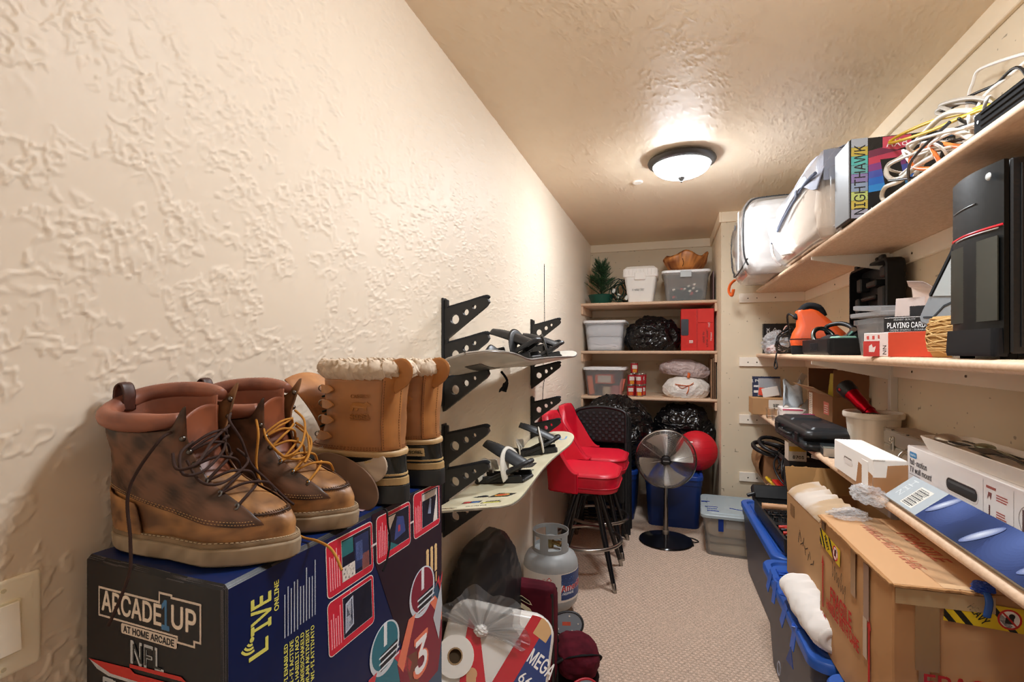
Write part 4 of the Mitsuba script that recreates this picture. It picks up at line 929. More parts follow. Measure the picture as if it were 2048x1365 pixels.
part(t, 'film_bunch', sheet(fan, 120, 14, .0008), 'wrap', None, True, 'gathered clear plastic film')
part(t, 'film_bunch', sheet(lambda u, v: (lambda p: (p[0], p[1] - .01, p[2] + .022 * v + .012))(fan(u * .9 + .05, v * .8)), 100, 12, .0008), 'wrap', None, True)
part(t, 'film_knot', mv(blob(.022, .018, .02, .3, 4, 4, 2), -.06, PH / 2 - .09, .0), 'film', '#dededb', True)

mar = noisecol('#571522', '#43101b', 30, 3)
t = thing('stadium_chair', 'folded maroon canvas chair with a cream feather emblem beside the paper roll pack', 'camp chair', loc(-.590, 2.115, -.0, rz=-4, s=.95))
cp = rloft([(.24, .085, .05, .03), (.255, .10, .10, .03), (.255, .10, .44, .035), (.24, .09, .475, .035), (.18, .05, .485, .02)], n=5).subdivide().subdivide()
cp.vertices = M_(cp.vertices) + (meshkit.fbm(M_(cp.vertices) * 16, 3, 3)[:, None] - .5) * .010
part(t, 'canvas', cp, 'cloth', mar, True, 'maroon canvas')
P = Print(t, frame((-.12, -.056, .0), (1, 0, 0), (0, 0, 1)), 'matte')
def feather(x, y, L, w, rot, fill):
    q = affinity.rotate(Polygon([(0, 0), (L * .3, w), (L * .8, w * .9), (L, 0), (L * .8, -w * .5), (L * .3, -w * .8)]), rot, origin=(0, 0)); q = affinity.translate(q, x, y)
    P.add('#d9cdaa', q)
    if fill: P.add(fill, q.buffer(-.0035), lv=1)
    return q
feather(.06, .41, .105, .013, -22, None); feather(.055, .395, .125, .015, -42, None); feather(.03, .39, .10, .013, -68, None)
q = feather(.075, .44, .085, .012, -24, '#26140f')
P.add('#d9cdaa', Polygon([(.0, .47), (.075, .46), (.07, .40), (.03, .385), (.005, .40)]))
for i in range(5): P.add('#3a1a14', rect(.006 + i * .013, .41, .010 + i * .013, .455), lv=1)
P.add('#c8962e', rect(-.002, .385, .003, .475), lv=1)
P.done('emblem', 'cream feather emblem')
for s in (-1, 1):
    for y in (-.03, .03): part(t, 'leg', tube([(s * .115, y, .46), (s * .12, y, .22), (s * .125, y, .008)], .009, 8, 3), 'satin', '#141416', True)
t = thing('maroon_pad', 'maroon padded bag with black straps lying on the carpet beside the folded canvas chair', 'bag', loc(-.405, 2.235, .0, rz=20))
m = blob(.10, .125, .07, .12, 2.5, 4, 6, .97, power=.8); part(t, 'pad_body', mv(m, 0, 0, .035), 'cloth', mar, True)
part(t, 'base_pad', blob(.10, .12, .03, .1, 3, 3, 2, .6), 'cloth', '#1a0d10', True)
part(t, 'strap', tube([(-.10, -.05, .11), (-.03, -.09, .15), (.05, -.08, .15), (.10, -.02, .11), (.105, .03, .06)], .014, 6, 8, flat=.25), 'matte', '#121214', True)
part(t, 'buckle', mv(cbox(.04, .028, .012, .004), -.085, -.075, .12, ry=-25), 'satin', '#0e0e10')
part(t, 'loop', tube([(-.10, .02, .13), (-.115, -.01, .19), (-.10, -.03, .22), (-.085, -.01, .17)], .007, 6, 8), 'matte', '#101012', True)
for i, (x, y, z, rz, rx) in enumerate(((-.475, 2.36, .165, 15, 62), (-.345, 2.055, .052, 40, 50))):
    t = thing('binding_plate', ('grey plastic plate with dark rim behind the maroon padded bag', 'grey plastic plate with red rim on the carpet in front of the maroon padded bag')[i], 'plastic plate', loc(x, y, z, rz=rz, rx=rx))
    pl = sole_plan(.155, .10); part(t, 'plate', loft([ring3(pl, 0), ring3(pl, .006)]), 'satin', '#6f747a', 40)
    part(t, 'rim', tube(ring3(pl, .003), .006, 6, closed=True, raw=True), 'satin', ('#1b1c1f', '#a8202c')[i], True)
    for a in (0, 1.3, 2.6, 3.9, 5.2): part(t, 'rivet', mv(cyl(.004, .002, 10), .055 * math.cos(a), .033 * math.sin(a), .006), 'metal', '#c9c9c9')
    part(t, 'print_mark', mv(extr(rect(-.02, -.008, .02, .008), .0006), 0, 0, .006), 'print', '#b8452e', False)

# ================================================================ THE ALCOVE
def plastic_bag(name, label, cat, sx, sy, sz, at, c, mat='gloss', seed=0, amp=.22, freq=2.4, knot=None, group=None, crumple=.05, flat=.6):
    t = thing(name, label, cat, at, group)
    m = blob(sx, sy, sz, amp, freq, 6, seed, flat); v = M_(m.vertices); n = M_(m.vertex_normals)
    w = (meshkit.fbm(v * 5 + seed, 2, seed + 1)[:, None] - .5) * .22
    fold = lambda k, s: 1 - np.abs(2 * meshkit.fbm((v + w) * np.array(k) + s, 3, seed + s) - 1) ** .55
    v = v + n * ((fold((9, 9, 2.6), 2) + fold((3.2, 8, 8), 5) + .6 * fold((14, 5, 12), 9) - 1.0) * crumple * .62)[:, None]; v[:, 2] = np.maximum(v[:, 2], 0)
    m.vertices = v; part(t, 'bag_film', m, mat, c, True)
    if knot:
        kx, ky, kz, kc = knot
        part(t, 'knot', mv(blob(.05, .04, .05, .4, 4, 4, seed + 9), kx, ky, kz), mat, kc, False)
    return t
def lid(w, d, r=.04, h=.022):
    return rloft([(w, d, -.018, r), (w + .012, d + .012, -.016, r + .006), (w + .012, d + .012, .002, r + .006), (w, d, .008, r), (w * .86, d * .86, .008, r), (w * .84, d * .84, .004, r), (w * .80, d * .80, .004, r), (w * .78, d * .78, h * .5, r)], n=5)

# top shelf
ZA, ZB, ZC = 1.9365, 1.4755, 1.0385
t = thing('potted_tree', 'small green artificial tree in a dark green pot on the top alcove shelf', 'artificial tree', loc(-.660, 5.03, ZA))
part(t, 'pot', lathe([(0, 0), (.085, 0), (.10, .02), (.125, .085), (.13, .09), (.118, .095), (.105, .08), (0, .075)], 24), 'satin', '#0f4a3c', 40)
part(t, 'trunk', tube([(0, 0, .07), (.005, .0, .2), (0, 0, .33)], [.012, .005], 8, 3), 'matte', '#33281c', True)
g = random.Random(4); ndl = []; tips = []
for i in range(190):
    h = .09 + .27 * g.random(); L = .140 * (1.15 - (h - .09) / .36) * (.7 + .5 * g.random()); a = g.random() * 6.283
    p0 = M_([0, 0, h]); p1 = p0 + [math.cos(a) * L, math.sin(a) * L, .05 + .07 * g.random()]
    ndl.append(tube([p0, p1], .002, 4, 1, raw=True))
    for k in range(16):
        q = p0 + (p1 - p0) * (.25 + .75 * k / 15); b = g.random() * 6.283
        e = q + M_([math.cos(b) * .022, math.sin(b) * .022, .012 + .014 * g.random()])
        s = np.cross(e - q, [0, 0, 1]); s = s / (np.linalg.norm(s) + 1e-9) * .0022
        tips.append((q - s, q + s, e, q + [0, 0, .003]))
V = M_(tips).reshape(-1, 3); n = len(tips); F = []
for i in range(n): F += [(4 * i, 4 * i + 1, 4 * i + 2), (4 * i, 4 * i + 2, 4 * i + 3), (4 * i + 1, 4 * i + 3, 4 * i + 2)]
part(t, 'branches', cat_(ndl), 'matte', '#2c3b22', True)
part(t, 'needles', trimesh.Trimesh(V, F, process=False), 'matte', noisecol('#2f5a36', '#163524', 30, 2), False, kind='stuff')
def tangle(name, label, cat, c, n, box3, r, seed, at, mat='satin', pts=6, group=None):
    t = thing(name, label, cat, at, group); g = random.Random(seed)
    for i in range(n):
        P = []
        cx, cy, cz = [(g.random() - .5) * b * .5 for b in box3]; rx, rz = (.25 + .25 * g.random()) * box3[0], (.25 + .25 * g.random()) * box3[2]; tw = g.random() * 3.1
        for k in range(pts):
            a = k * 6.283 / pts * 1.15 + tw
            P.append((cx + rx * math.cos(a) + .01 * g.random(), cy + box3[1] * .45 * math.sin(a + tw), max(r, box3[2] / 2 + cz * .5 + rz * math.sin(a))))
        part(t, 'cord', tube(P, r, 6, 7), mat, c[i % len(c)], True)
    return t
t = tangle('string_lights', 'tangled dark green string light cords between the small tree and the white cooler', 'string lights', ['#1d3a2a', '#142a22', '#0f1d1a'], 9, (.20, .16, .23), .0045, 3, loc(-.475, 5.0, ZA))
for x, z in ((-.02, .05), (.06, .03), (-.06, .10)): part(t, 'plug', mv(cbox(.03, .02, .045, .004), x, -.07, z, ry=30), 'satin', '#c9cbc2')
t = thing('foam_cooler', 'white foam cooler with lid and black handwriting on the top alcove shelf', 'cooler', loc(-.275, 5.06, ZA))
part(t, 'body', rloft([(.225, .30, 0, .025), (.295, .36, .235, .03), (.295, .36, .24, .03)], n=4), 'matte', '#e9e7e1', 40)
part(t, 'lid', rloft([(.315, .38, .24, .03), (.325, .39, .25, .03), (.32, .385, .315, .03), (.29, .36, .325, .03), (.26, .33, .34, .02), (.20, .30, .345, .02)], n=4), 'matte', '#efede7', 40)
part(t, 'latch', mv(cbox(.10, .02, .07, .005), 0, -.19, .21), 'matte', '#f2f0ea')
for i in range(9): part(t, 'rib', mv(cbox(.004, .006, .055, .001), -.135 + .034 * i, -.193, .255), 'matte', '#dedbd4')
P = Print(t, frame((0, -.168, .12), (1, 0, 0), (0, .10, 1)), 'matte'); P.add('#35363c', text('X-MAS CRU', .020, width=.11), -.02, 0); P.done('handwriting')
def clear_tote(name, label, w, d, h, at, lidc, matk='clearbin', group=None):
    t = thing(name, label, 'storage bin', at, group)
    part(t, 'bin_wall', shell_tub(w, d, h, .86, .003, .04, .010), matk, None, 30, 'clear plastic wall')
    part(t, 'lid', mv(lid(w + .02, d + .02), z=h + .012), 'satin', lidc, 40)
    return t
t = clear_tote('christmas_light_bin', 'clear bin of green string lights under the burl wood bowl', .40, .42, .265, loc(.135, 5.08, ZA), '#e3e6e6')
g = random.Random(8); cords = []
for i in range(26):
    P_ = [((g.random() - .5) * .30, (g.random() - .5) * .30, .015 + .13 * g.random()) for k in range(7)]; cords.append(tube(P_, .004, 5, 6))
part(t, 'light_cord', cat_(cords), 'satin', noisecol('#1f4430', '#17332a', 20, 1), True, 'green light cords', kind='stuff')
for i in range(12):
    part(t, 'bulb', mv(lathe([(0, 0), (.009, .003), (.012, .012), (.008, .026), (0, .034)], 10), (g.random() - .5) * .30, -.165 + .02 * g.random(), .03 + .15 * g.random(), rx=90 * g.random(), ry=60), 'gloss', ('#e9e4d6', '#c23c34', '#e3ded0')[i % 3], True)
part(t, 'latch', mv(cbox(.10, .012, .06, .004), 0, -.222, .215), 'satin', '#a9b0b0')
t = thing('burl_bowl', 'rough orange brown burl wood bowl on the clear bin on the top alcove shelf', 'wooden bowl', loc(.135, 5.06, ZA + .290))
a = np.linspace(0, 2 * PI, 73)[:-1]; R = []
for k, z in ((.10, 0), (.155, .03), (.185, .08), (.20, .13), (.195, .150), (.175, .142), (.16, .08), (.12, .03), (.02, .02)):
    rr = k * (1 + .17 * (meshkit.fbm(np.column_stack([np.cos(a) * 3.2, np.sin(a) * 3.2, np.full(72, z * 16)]), 4, 6) - .5) * 2); zz_ = z + (z > .1) * .085 * (meshkit.noise(np.column_stack([np.cos(a) * 1.7 + 4, np.sin(a) * 1.7, a * 0]), 3) - .45)
    R.append(np.column_stack([rr * np.cos(a), rr * np.sin(a), zz_]))
part(t, 'bowl', loft(R), 'satin', noisecol('#d08a48', '#7a4220', 34, 3, .36, .62, 5), True)
part(t, 'split', tube([(-.03, -.196, .10), (-.02, -.192, .06), (-.03, -.178, .03)], .003, 5, 5), 'matte', '#4a260f', True)
t = thing('picture_panel', 'dark flat panel upright at the right end of the top alcove shelf', 'panel', loc(.375, 5.10, ZA)); body(t, cbox(.012, .36, .27, .002), 'satin', '#5a3a36')

# middle shelf
t = clear_tote('blanket_bin', 'frosted bin packed with white blankets at the left of the middle alcove shelf', .38, .44, .275, loc(-.615, 5.10, ZB), '#e8e9e9', 'mist')
for i, (z, h) in enumerate(((.008, .125), (.138, .115))):
    m = rloft([(.30 + .02 * i, .36, 0, .05), (.335 + .02 * i, .39, h * .25, .06), (.335 + .02 * i, .39, h * .75, .06), (.29, .35, h, .05)], n=5).subdivide(); m.vertices = M_(m.vertices) + (meshkit.fbm(M_(m.vertices) * 14, 3, i)[:, None] - .5) * .02
    m.vertices[:, 2] = np.clip(m.vertices[:, 2], .002, None); part(t, 'folded_blanket', mv(m, z=z), 'cloth', '#d9dadd', True)
plastic_bag('black_bag', 'shiny black trash bag on the middle alcove shelf beside the red carton', 'trash bag', .232, .19, .200, loc(-.155, 5.06, ZB), '#0c0c0e', 'gloss', 3, .18, 1.9, crumple=.06)
t = thing('red_carton', 'red cardboard carton with black handwriting at the right of the middle alcove shelf', 'carton', loc(.235, 5.05, ZB))
part(t, 'carton_body', cbox(.285, .34, .385, .003), 'carton', '#c9302a')
part(t, 'front_flap', mv(cbox(.135, .004, .125, .001), .072, -.174, .258), 'carton', '#d23a33')
part(t, 'side_panel', mv(cbox(.135, .003, .25, .001), .072, -.173, .004), 'carton', '#cf352e')
P = Print(t, frame((-.1425, -.1765, 0), (1, 0, 0), (0, 0, 1)), 'print')
P.add('#1f1f2a', rnd(-.0, .14, .065, .29, .01), lv=-5); P.add('#e6d2cb', rect(.07, .07, .105, .078)).add('#e6d2cb', rect(.07, .083, .105, .095)).add('#e6d2cb', text('Portwest', .016, width=.075), .258, .13, 90).add('#e6d2cb', text('red', .02), .24, .235, 90)
P.add('#8a1f1b', rect(.137, 0, .1395, .38))
P.add('#2a1414', text('LOVE AUNT', .015, width=.16), .225, .115, 90).add('#2a1414', text('JUNE 96', .017, width=.10), .195, .12, 90); P.done('lettering')

# bottom shelf
t = clear_tote('mixed_bin', 'clear bin with white lid holding orange cartons at the left of the bottom alcove shelf', .38, .40, .255, loc(-.615, 5.07, ZC), '#e9eaea')
part(t, 'orange_carton', mv(cbox(.17, .12, .09, .003), .0, -.09, .115, rz=-6), 'carton', '#d35a2c'); part(t, 'label_card', mv(cbox(.13, .002, .07, .0005), .0, -.153, .125, rz=-6), 'print', '#c9b9a8')
part(t, 'orange_sleeve', mv(cbox(.05, .05, .19, .003), -.125, -.10, .006, ry=-8), 'print', '#d96e3c'); part(t, 'small_jar', mv(cyl(.042, .08, 18), .02, -.12, .006), 'satin', '#c0a888'); part(t, 'rose_jar', mv(cyl(.05, .09, 18), .10, -.10, .006), 'satin', '#a86058'); part(t, 'card', mv(cbox(.04, .12, .16, .002), .14, -.06, .006, ry=14), 'print', '#d8705c')
def can(x, y, z, c2, which):
    t = thing('food_can', 'red labelled food can on the bottom alcove shelf, %s' % which, 'can', loc(x, y, z, rz=37 * x * 100 % 40 - 20), 'red food cans on the bottom alcove shelf')
    part(t, 'tin', lathe([(0, 0), (.034, 0), (.036, .002), (.036, .006), (.0345, .008), (.0345, .100), (.036, .103), (.036, .106), (.034, .107), (.033, .104), (0, .104)], 24), 'metal', '#b9b6b0', 40)
    m = [(lathe([(.0352, .009), (.0354, .0095), (.0354, .0985), (.0352, .099)], 24), '#a3222a')]
    m += [(on_cyl(strip_print(.0356, -.026, .026, 0, .036), .0356, -PI / 2, .046), '#d9cfc4'), (on_cyl(extr(lines_block(.036, .012, 2, .6, 2, .2), .0003), .0361, -PI / 2 - .5, .058), '#8a2a2a'), (on_cyl(strip_print(.0356, -.02, .02, 0, .030), .0356, -PI / 2, .012), c2)]
    A = cat_([q for q, _ in m]); C = np.vstack([np.tile(lin(c), (len(q.vertices), 1)) for q, c in m]); part(t, 'label', A, 'print', lambda v: C, False)
for i, (x, y) in enumerate(((-.362, 4.92), (-.285, 4.915), (-.345, 5.01), (-.262, 5.00))):
    for k in range(3 if i == 2 else 2): can(x + .004 * k, y, ZC + .1075 * k, ('#c9582c', '#d08a2c', '#b8402c')[(i + k) % 3], '%s of the %s column' % ((('lower', 'upper') if i != 2 else ('lowest', 'middle', 'topmost'))[k], ('front left', 'front right', 'rear left', 'rear right')[i]))
plastic_bag('white_bag', 'white plastic bag tied with orange ribbon on the bottom alcove shelf', 'plastic bag', .205, .16, .125, loc(.140, 4.99, ZC), '#e6e1d8', 'satin', 5, .10, 1.8, crumple=.02)
tw = labels and 'white_bag'
part(tw, 'orange_tie', tube([(-.10, -.155, .13), (-.03, -.172, .12), (.02, -.172, .12), (.06, -.165, .145)], .008, 6, 6, flat=.4), 'satin', '#d2622a', True)
part(tw, 'orange_tie', tube([(.02, -.172, .12), (.015, -.18, .08), (.0, -.175, .045)], .010, 6, 6, flat=.4), 'satin', '#d2622a', True)
part(tw, 'orange_tie', tube([(.02, -.172, .12), (-.04, -.175, .095), (-.075, -.168, .125)], .006, 6, 6, flat=.4), 'satin', '#c85a24', True)
plastic_bag('mauve_bag', 'sheer mauve bag with an orange tie lying on top of the white tied bag', 'plastic bag', .215, .15, .085, loc(.125, 5.03, ZC + .200, ry=6), '#b3a09c', 'satin', 8, .14, 2.2, crumple=.03)
part('mauve_bag', 'orange_tie', tube([(.02, -.12, .06), (.035, -.15, .03), (.03, -.165, -.01)], .014, 6, 6, flat=.4), 'satin', '#d2622a', True)
for i in range(3):
    t = thing('flat_carton', ('brown flattened carton upright at the right end of the bottom alcove shelf, leftmost of three', 'brown flattened carton upright at the right end of the bottom alcove shelf, middle of three', 'brown flattened carton upright at the right end of the bottom alcove shelf, against the wall')[i], 'cardboard', loc(.356 + .015 * i, 5.02, ZC))
    body(t, cbox(.010, .34, .36 + .008 * i, .002), 'carton', ('#8f6f55', '#7d6049', '#6f5440')[i])

# under the shelves
def tub(name, label, cat, w, d, h, at, c='#0d2a62', lidded=True, lidc='#123a86', group=None, tape=0):
    """Opaque storage tote: w along x, d along y."""
    t = thing(name, label, cat, at, group)
    part(t, 'tub_body', rloft([(w * .86, d * .88, 0, .05), (w * .87, d * .89, .01, .05), (w * .955, d * .965, h * .82, .05), (w * .955, d * .965, h * .825, .05), (w * .975, d * .98, h * .83, .05), (w * .98, d * .985, h - .022, .05)], n=5), 'satin', c, 40)
    if lidded:
        lk = part(t, 'lid', mv(rloft([(w * .99, d * .99, -.03, .06), (w * 1.01, d * 1.01, -.028, .065), (w * 1.01, d * 1.01, -.004, .065), (w * .99, d * .99, .004, .06), (w * .90, d * .92, .004, .05), (w * .885, d * .905, -.008, .05), (w * .84, d * .87, -.008, .05), (w * .83, d * .86, .001, .05)], n=6), z=h), 'satin', lidc, 40)
        for s in (-1, 1): part(lk, 'lid_ridge', mv(cbox(w * .55, .02, .006, .002), 0, s * d * .28, h + .0), 'satin', lidc)
    return t
tub('blue_tote', 'blue storage tote on the floor behind the fan under the red ball', 'storage bin', .47, .62, .435, loc(.022, 4.66, 0))
tub('blue_tote', 'blue storage tote on the floor behind the folded chairs', 'storage bin', .46, .60, .43, loc(-.505, 4.72, 0))
plastic_bag('black_bag', 'big black trash bag piled behind the folded chairs at the left of the alcove', 'trash bag', .305, .26, .335, loc(-.475, 4.66, .442), '#0b0b0d', 'gloss', 11, .12, 1.7, crumple=.06, flat=.8)
plastic_bag('black_bag', 'black trash bag pressed under the bottom alcove shelf behind the red ball', 'trash bag', .27, .17, .285, loc(.10, 5.0, .442), '#0c0c0e', 'gloss', 14, .14, 1.9, crumple=.055, flat=.8)
t = thing('exercise_ball', 'glossy red exercise ball resting on the blue tote behind the fan', 'exercise ball', loc(.215, 4.60, .612))
part(t, 'ball', trimesh.creation.icosphere(4, .170), 'satin', '#cf1b2a', True)
for z in (-.10, -.05, 0, .05, .10): part(t, 'rib_ring', torus(math.sqrt(.170 ** 2 - z * z), .0012, 64, 5, z), 'satin', '#bd1826', True)
lbm = on_cyl(strip_print(.17, -.028, .028, -.008, .008), .1705, -PI / 2 - .42, .112); v = M_(lbm.vertices); lbm.vertices = v / np.linalg.norm(v, axis=1, keepdims=True) * .1708
part(t, 'white_label', lbm, 'print', '#e9dedb', False)

# ---- pedestal fan
t = thing('pedestal_fan', 'chrome pedestal fan with a round black base on the carpet before the alcove', 'fan', loc(-.035, 4.05, 0))
part(t, 'base', lathe([(0, 0), (.198, 0), (.203, .006), (.198, .014), (.12, .028), (.05, .042), (.03, .055), (0, .055)], 48), 'gloss', '#0e0e10', 40)
part(t, 'pole', lathe([(0, .05), (.018, .05), (.018, .26), (.0145, .265), (.0145, .47), (0, .47)], 20), 'metal', '#8d8a86', 40, 'steel pole')
part(t, 'pole_collar', cyl(.024, .04, 20, .05), 'metal', '#b9b6b0', 40)
part(t, 'neck', cat_([mv(cbox(.04, .05, .10, .008), 0, .05, .56), bar((0, .0, .46), (0, .05, .60), .03, .03, .006)]), 'satin', '#17171a')
HD = frame((0, 0, .635), (1, .05, 0), (0, -.03, 1))      # head: local z points at the aisle
part(t, 'motor', lathe([(0, -.16), (.05, -.155), (.065, -.13), (.068, -.06), (.05, -.04), (0, -.04)], 28), 'satin', '#1b1b1e', 40, m=HD)
def cage(R, sgn):
    ms = []
    rr = np.linspace(.045, R, 25)
    for r in rr: ms.append(torus(r, .0013, 72, 5, sgn * (.052 - .034 * (r / R) ** 3) ))
    for k in range(8):
        a = k * PI / 4 + .2; q = [(r * math.cos(a), r * math.sin(a), sgn * (.0535 - .034 * (r / R) ** 3)) for r in np.linspace(.04, R, 7)]
        ms.append(tube(q, .0017, 5, 3))
    return cat_(ms)
part(t, 'front_guard', cage(.222, 1), 'metal', '#c2c0bb', True, 'chrome wire guard', m=HD)
part(t, 'rear_guard', cage(.222, -1), 'metal', '#8f8d89', True, m=HD)
part(t, 'guard_rim', lathe([(.222, -.02), (.228, -.014), (.228, .014), (.222, .02), (.219, .014), (.219, -.014), (.222, -.02)], 72), 'metal', '#bdbab4', 40, m=HD)
for k in range(4):
    a0 = math.radians(100 + 90 * k)
    def bl(u, v):
        r = .035 + .165 * u; w = (.26 + .42 * u ** .7 * (1 - .25 * u)); a = a0 + (v - .5) * w * 1.55 + .22 * u
        return r * np.cos(a), r * np.sin(a), .018 - .045 * (v - .5) * (1 - .3 * u)
    part(t, 'blade', sheet(bl, 12, 8, .0015), 'brushed', '#d6d2c9', True, m=HD)
part(t, 'hub', lathe([(0, .068), (.026, .067), (.033, .062), (.034, .045), (.03, .0), (0, 0)], 28), 'satin', '#111113', 40, m=HD)
P = Print(t, HD @ loc(0, 0, .0682)); P.add('#c9c6c0', text('Honeywell', .008, width=.045), 0, 0); P.done('badge')
part(t, 'power_cord', tube([(.10, .12, .01), (.20, .10, .006), (.24, .05, .006), (.215, .02, .006), (.19, -.01, .02), (.20, -.05, .006), (.17, -.06, .006)], .004, 6, 8), 'satin', '#141414', True)

# ---- taped clear bin
t = thing('taped_clear_bin', 'clear bin with grey lid and blue tape strips on the carpet', 'storage bin', loc(.425, 4.09, 0, rz=-3))
part(t, 'bin_wall', shell_tub(.38, .52, .285, .86, .004, .04, .008), 'clearbin', None, 30)
part(t, 'lid', mv(lid(.40, .54), z=.296), 'satin', '#9aa6aa', 40, 'grey lid')
for i, (z, h, c) in enumerate(((.008, .07, '#cdbfa4'), (.080, .045, '#8f8a7c'), (.128, .12, '#d6c8b0'))):
    m = rloft([(.28, .40, 0, .05), (.305 + .015 * i, .43, h * .3, .05), (.305 + .015 * i, .43, h * .7, .05), (.28, .40, h, .05)], n=5).subdivide(); m.vertices = M_(m.vertices) + (meshkit.fbm(M_(m.vertices) * 16, 3, i)[:, None] - .5) * .015
    m.vertices[:, 2] = np.clip(m.vertices[:, 2], .002, None); part(t, 'folded_bedding', mv(m, z=z), 'cloth', noisecol(c, '#a89c86', 20, i), True)
bt = '#16307a'
for (x, y, w, h, rz) in ((-.12, -.18, .08, .018, 0), (-.125, -.13, .07, .015, 4), (-.13, -.08, .09, .014, 0), (.06, -.10, .14, .016, -20), (-.17, .05, .06, .02, 10), (.15, -.22, .06, .018, 0)):
    part(t, 'tape', mv(cbox(w, h, .0012, .0003), x, y, .306, rz=rz), 'matte', bt)
part(t, 'tape', mv(cbox(.034, .0015, .11, .0004), -.07, -.268, .19, rx=0), 'matte', bt); part(t, 'tape', mv(cbox(.03, .0015, .05, .0004), .15, -.262, .16, ry=40), 'matte', bt)
part(t, 'tape', mv(cbox(.0015, .05, .03, .0004), -.204, -.16, .272), 'matte', bt)
part(t, 'latch', mv(rloft([(.14, .02, 0, .01), (.14, .02, .05, .01)], n=3), .03, -.255, .215), 'clearbin', None)

# ================================================================ RIGHT WALL: TOP SHELF
AISLE = lambda x, y, z: frame((x, y, z), (0, -1, 0), (0, 0, 1))     # a face that looks at the aisle
FRONT = lambda x, y, z: frame((x, y, z), (1, 0, 0), (0, 0, 1))      # a face that looks at the entrance
TOPF = lambda x, y, z: frame((x, y, z), (0, -1, 0), (1, 0, 0))      # a top face read from the aisle
def soft_box(w, d, h, r, amp=.02, freq=9, seed=0, quilt=0.0):
    m = rloft([(w * .8, d * .85, 0, r * .8), (w * .95, d * .96, h * .10, r), (w, d, h * .3, r), (w, d, h * .7, r), (w * .95, d * .96, h * .9, r), (w * .8, d * .85, h, r * .8)], n=6).subdivide().subdivide()
    v = M_(m.vertices); n = M_(m.vertex_normals)
    v = v + n * ((meshkit.fbm(v * freq, 4, seed) - .5) * amp)[:, None]
    if quilt:
        q = np.abs(np.sin((v[:, 1] + v[:, 2] * .7) * 38)) * np.abs(np.sin((v[:, 1] - v[:, 2] * .7 + v[:, 0]) * 38)); v = v + n * (quilt * (q ** .35 - .7))[:, None]
    m.vertices = v; return m
ZT = Z4 + .0005
t = thing('bedding_bag', 'clear bag with black piping and white bedding overhanging the far end of the top shelf', 'storage bag', loc(.715, 3.86, ZT - .002))
part(t, 'white_comforter', mv(soft_box(.50, .62, .47, .10, .05, 7, 2, .004), .0, 0, .012), 'cloth', '#cfcac6', True)
part(t, 'clear_cover', mv(soft_box(.535, .66, .50, .07, .03, 8, 4), 0, 0, .0), 'clearbin', None, True)
for y in (-.325, .325): part(t, 'piping', tube([(x, y * (1 - .12 * (abs(zz - .25) / .25) ** 2), zz) for x, zz in ((-.235, .06), (-.262, .14), (-.265, .36), (-.235, .455), (-.16, .495), (.12, .495), (.2, .45))], .0055, 6, 7), 'satin', '#2b2b2c', True)
part(t, 'bottom_piping', tube([(-.25, .30, .10), (-.268, .15, .045), (-.268, 0, .035), (-.266, -.18, .045), (-.24, -.31, .10)], .005, 6, 7), 'satin', '#2f2f30', True)
part(t, 'seam_strip', sheet(lambda u, v: (-.272 + .012 * np.sin(v * 3.1) * 0 - .002 * u, -.16 + .05 * u, .05 + .40 * v), 4, 12, .003), 'cloth', '#c9c2bc', True)
part(t, 'care_tag', mv(cbox(.003, .03, .035, .001), -.276, .02, .36), 'print', '#3c4a5c')
part(t, 'orange_handle', tube([(-.24, .34, .05), (-.27, .37, .02), (-.28, .38, -.03), (-.262, .36, -.07), (-.25, .345, -.02)], .016, 6, 8, flat=.45), 'cloth', '#d8652e', True)
part(t, 'plastic_tail', mv(blob(.05, .06, .05, .4, 4, 4, 3), -.21, .30, .28), 'mist', None, False)
t = thing('bedding_bag', 'larger clear zip bag with grey cloth top and beige quilt, beside the router box', 'storage bag', loc(.800, 2.94, ZT))
part(t, 'beige_quilt', mv(soft_box(.37, .94, .34, .09, .03, 8, 5, .010), 0, -.02, .006), 'cloth', '#d9c8b6', True)
part(t, 'clear_window', mv(soft_box(.40, 1.0, .385, .06, .02, 8, 6), 0, -.02, .0), 'clearbin', None, True)
def gtop(u, v):
    y = -.515 + 1.015 * v; x = -.205 + .41 * u
    hh = .455 - .11 * smoothstep(.45, 1, v) - .095 * (1 - smoothstep(0, .35, v))
    return x, y, hh - .17 * (2 * np.abs(u - .5)) ** 5 + .012 * np.sin(9 * v + 4 * u)
m = sheet(gtop, 30, 30, .006); part(t, 'grey_top', m, 'cloth', noisecol('#a6aaba', '#9298a8', 10, 3), 60, 'grey cloth top')
part(t, 'end_panel', mv(cbox(.36, .006, .13, .002), 0, -.512, .225), 'cloth', '#9298a8', False)
part(t, 'zipper', tube([(-.207, y, .455 - .195 - .11 * float(smoothstep(.45, 1, (y + .53) / 1.03)) + .012 * math.sin(9 * (y + .53))) for y in np.linspace(-.5, .46, 10)], .007, 6, 4), 'matte', '#5d6578', True)
part(t, 'corner_strap', tube([(-.205, .44, .30), (-.225, .30, .19), (-.222, .16, .09), (-.205, .05, .015)], .030, 8, 6, flat=.15), 'cloth', '#d6cec6', True)
part(t, 'corner_strap', tube([(-.15, .50, .36), (-.20, .49, .25), (-.20, .49, .10), (-.15, .485, .02)], .018, 8, 6, flat=.3), 'cloth', '#c6beb8', True)
part(t, 'zip_pull', mv(cbox(.004, .03, .03, .001), -.219, -.20, .25), 'satin', '#5d6578')
t = thing('plastic_wrap', 'loose clear plastic spilling under the grey topped bedding bag at the shelf edge', 'plastic', loc(.73, 2.44, ZT)); m = blob(.055, .10, .05, .4, 4, 5, 4, .6); body(t, m, 'mist', None, False)

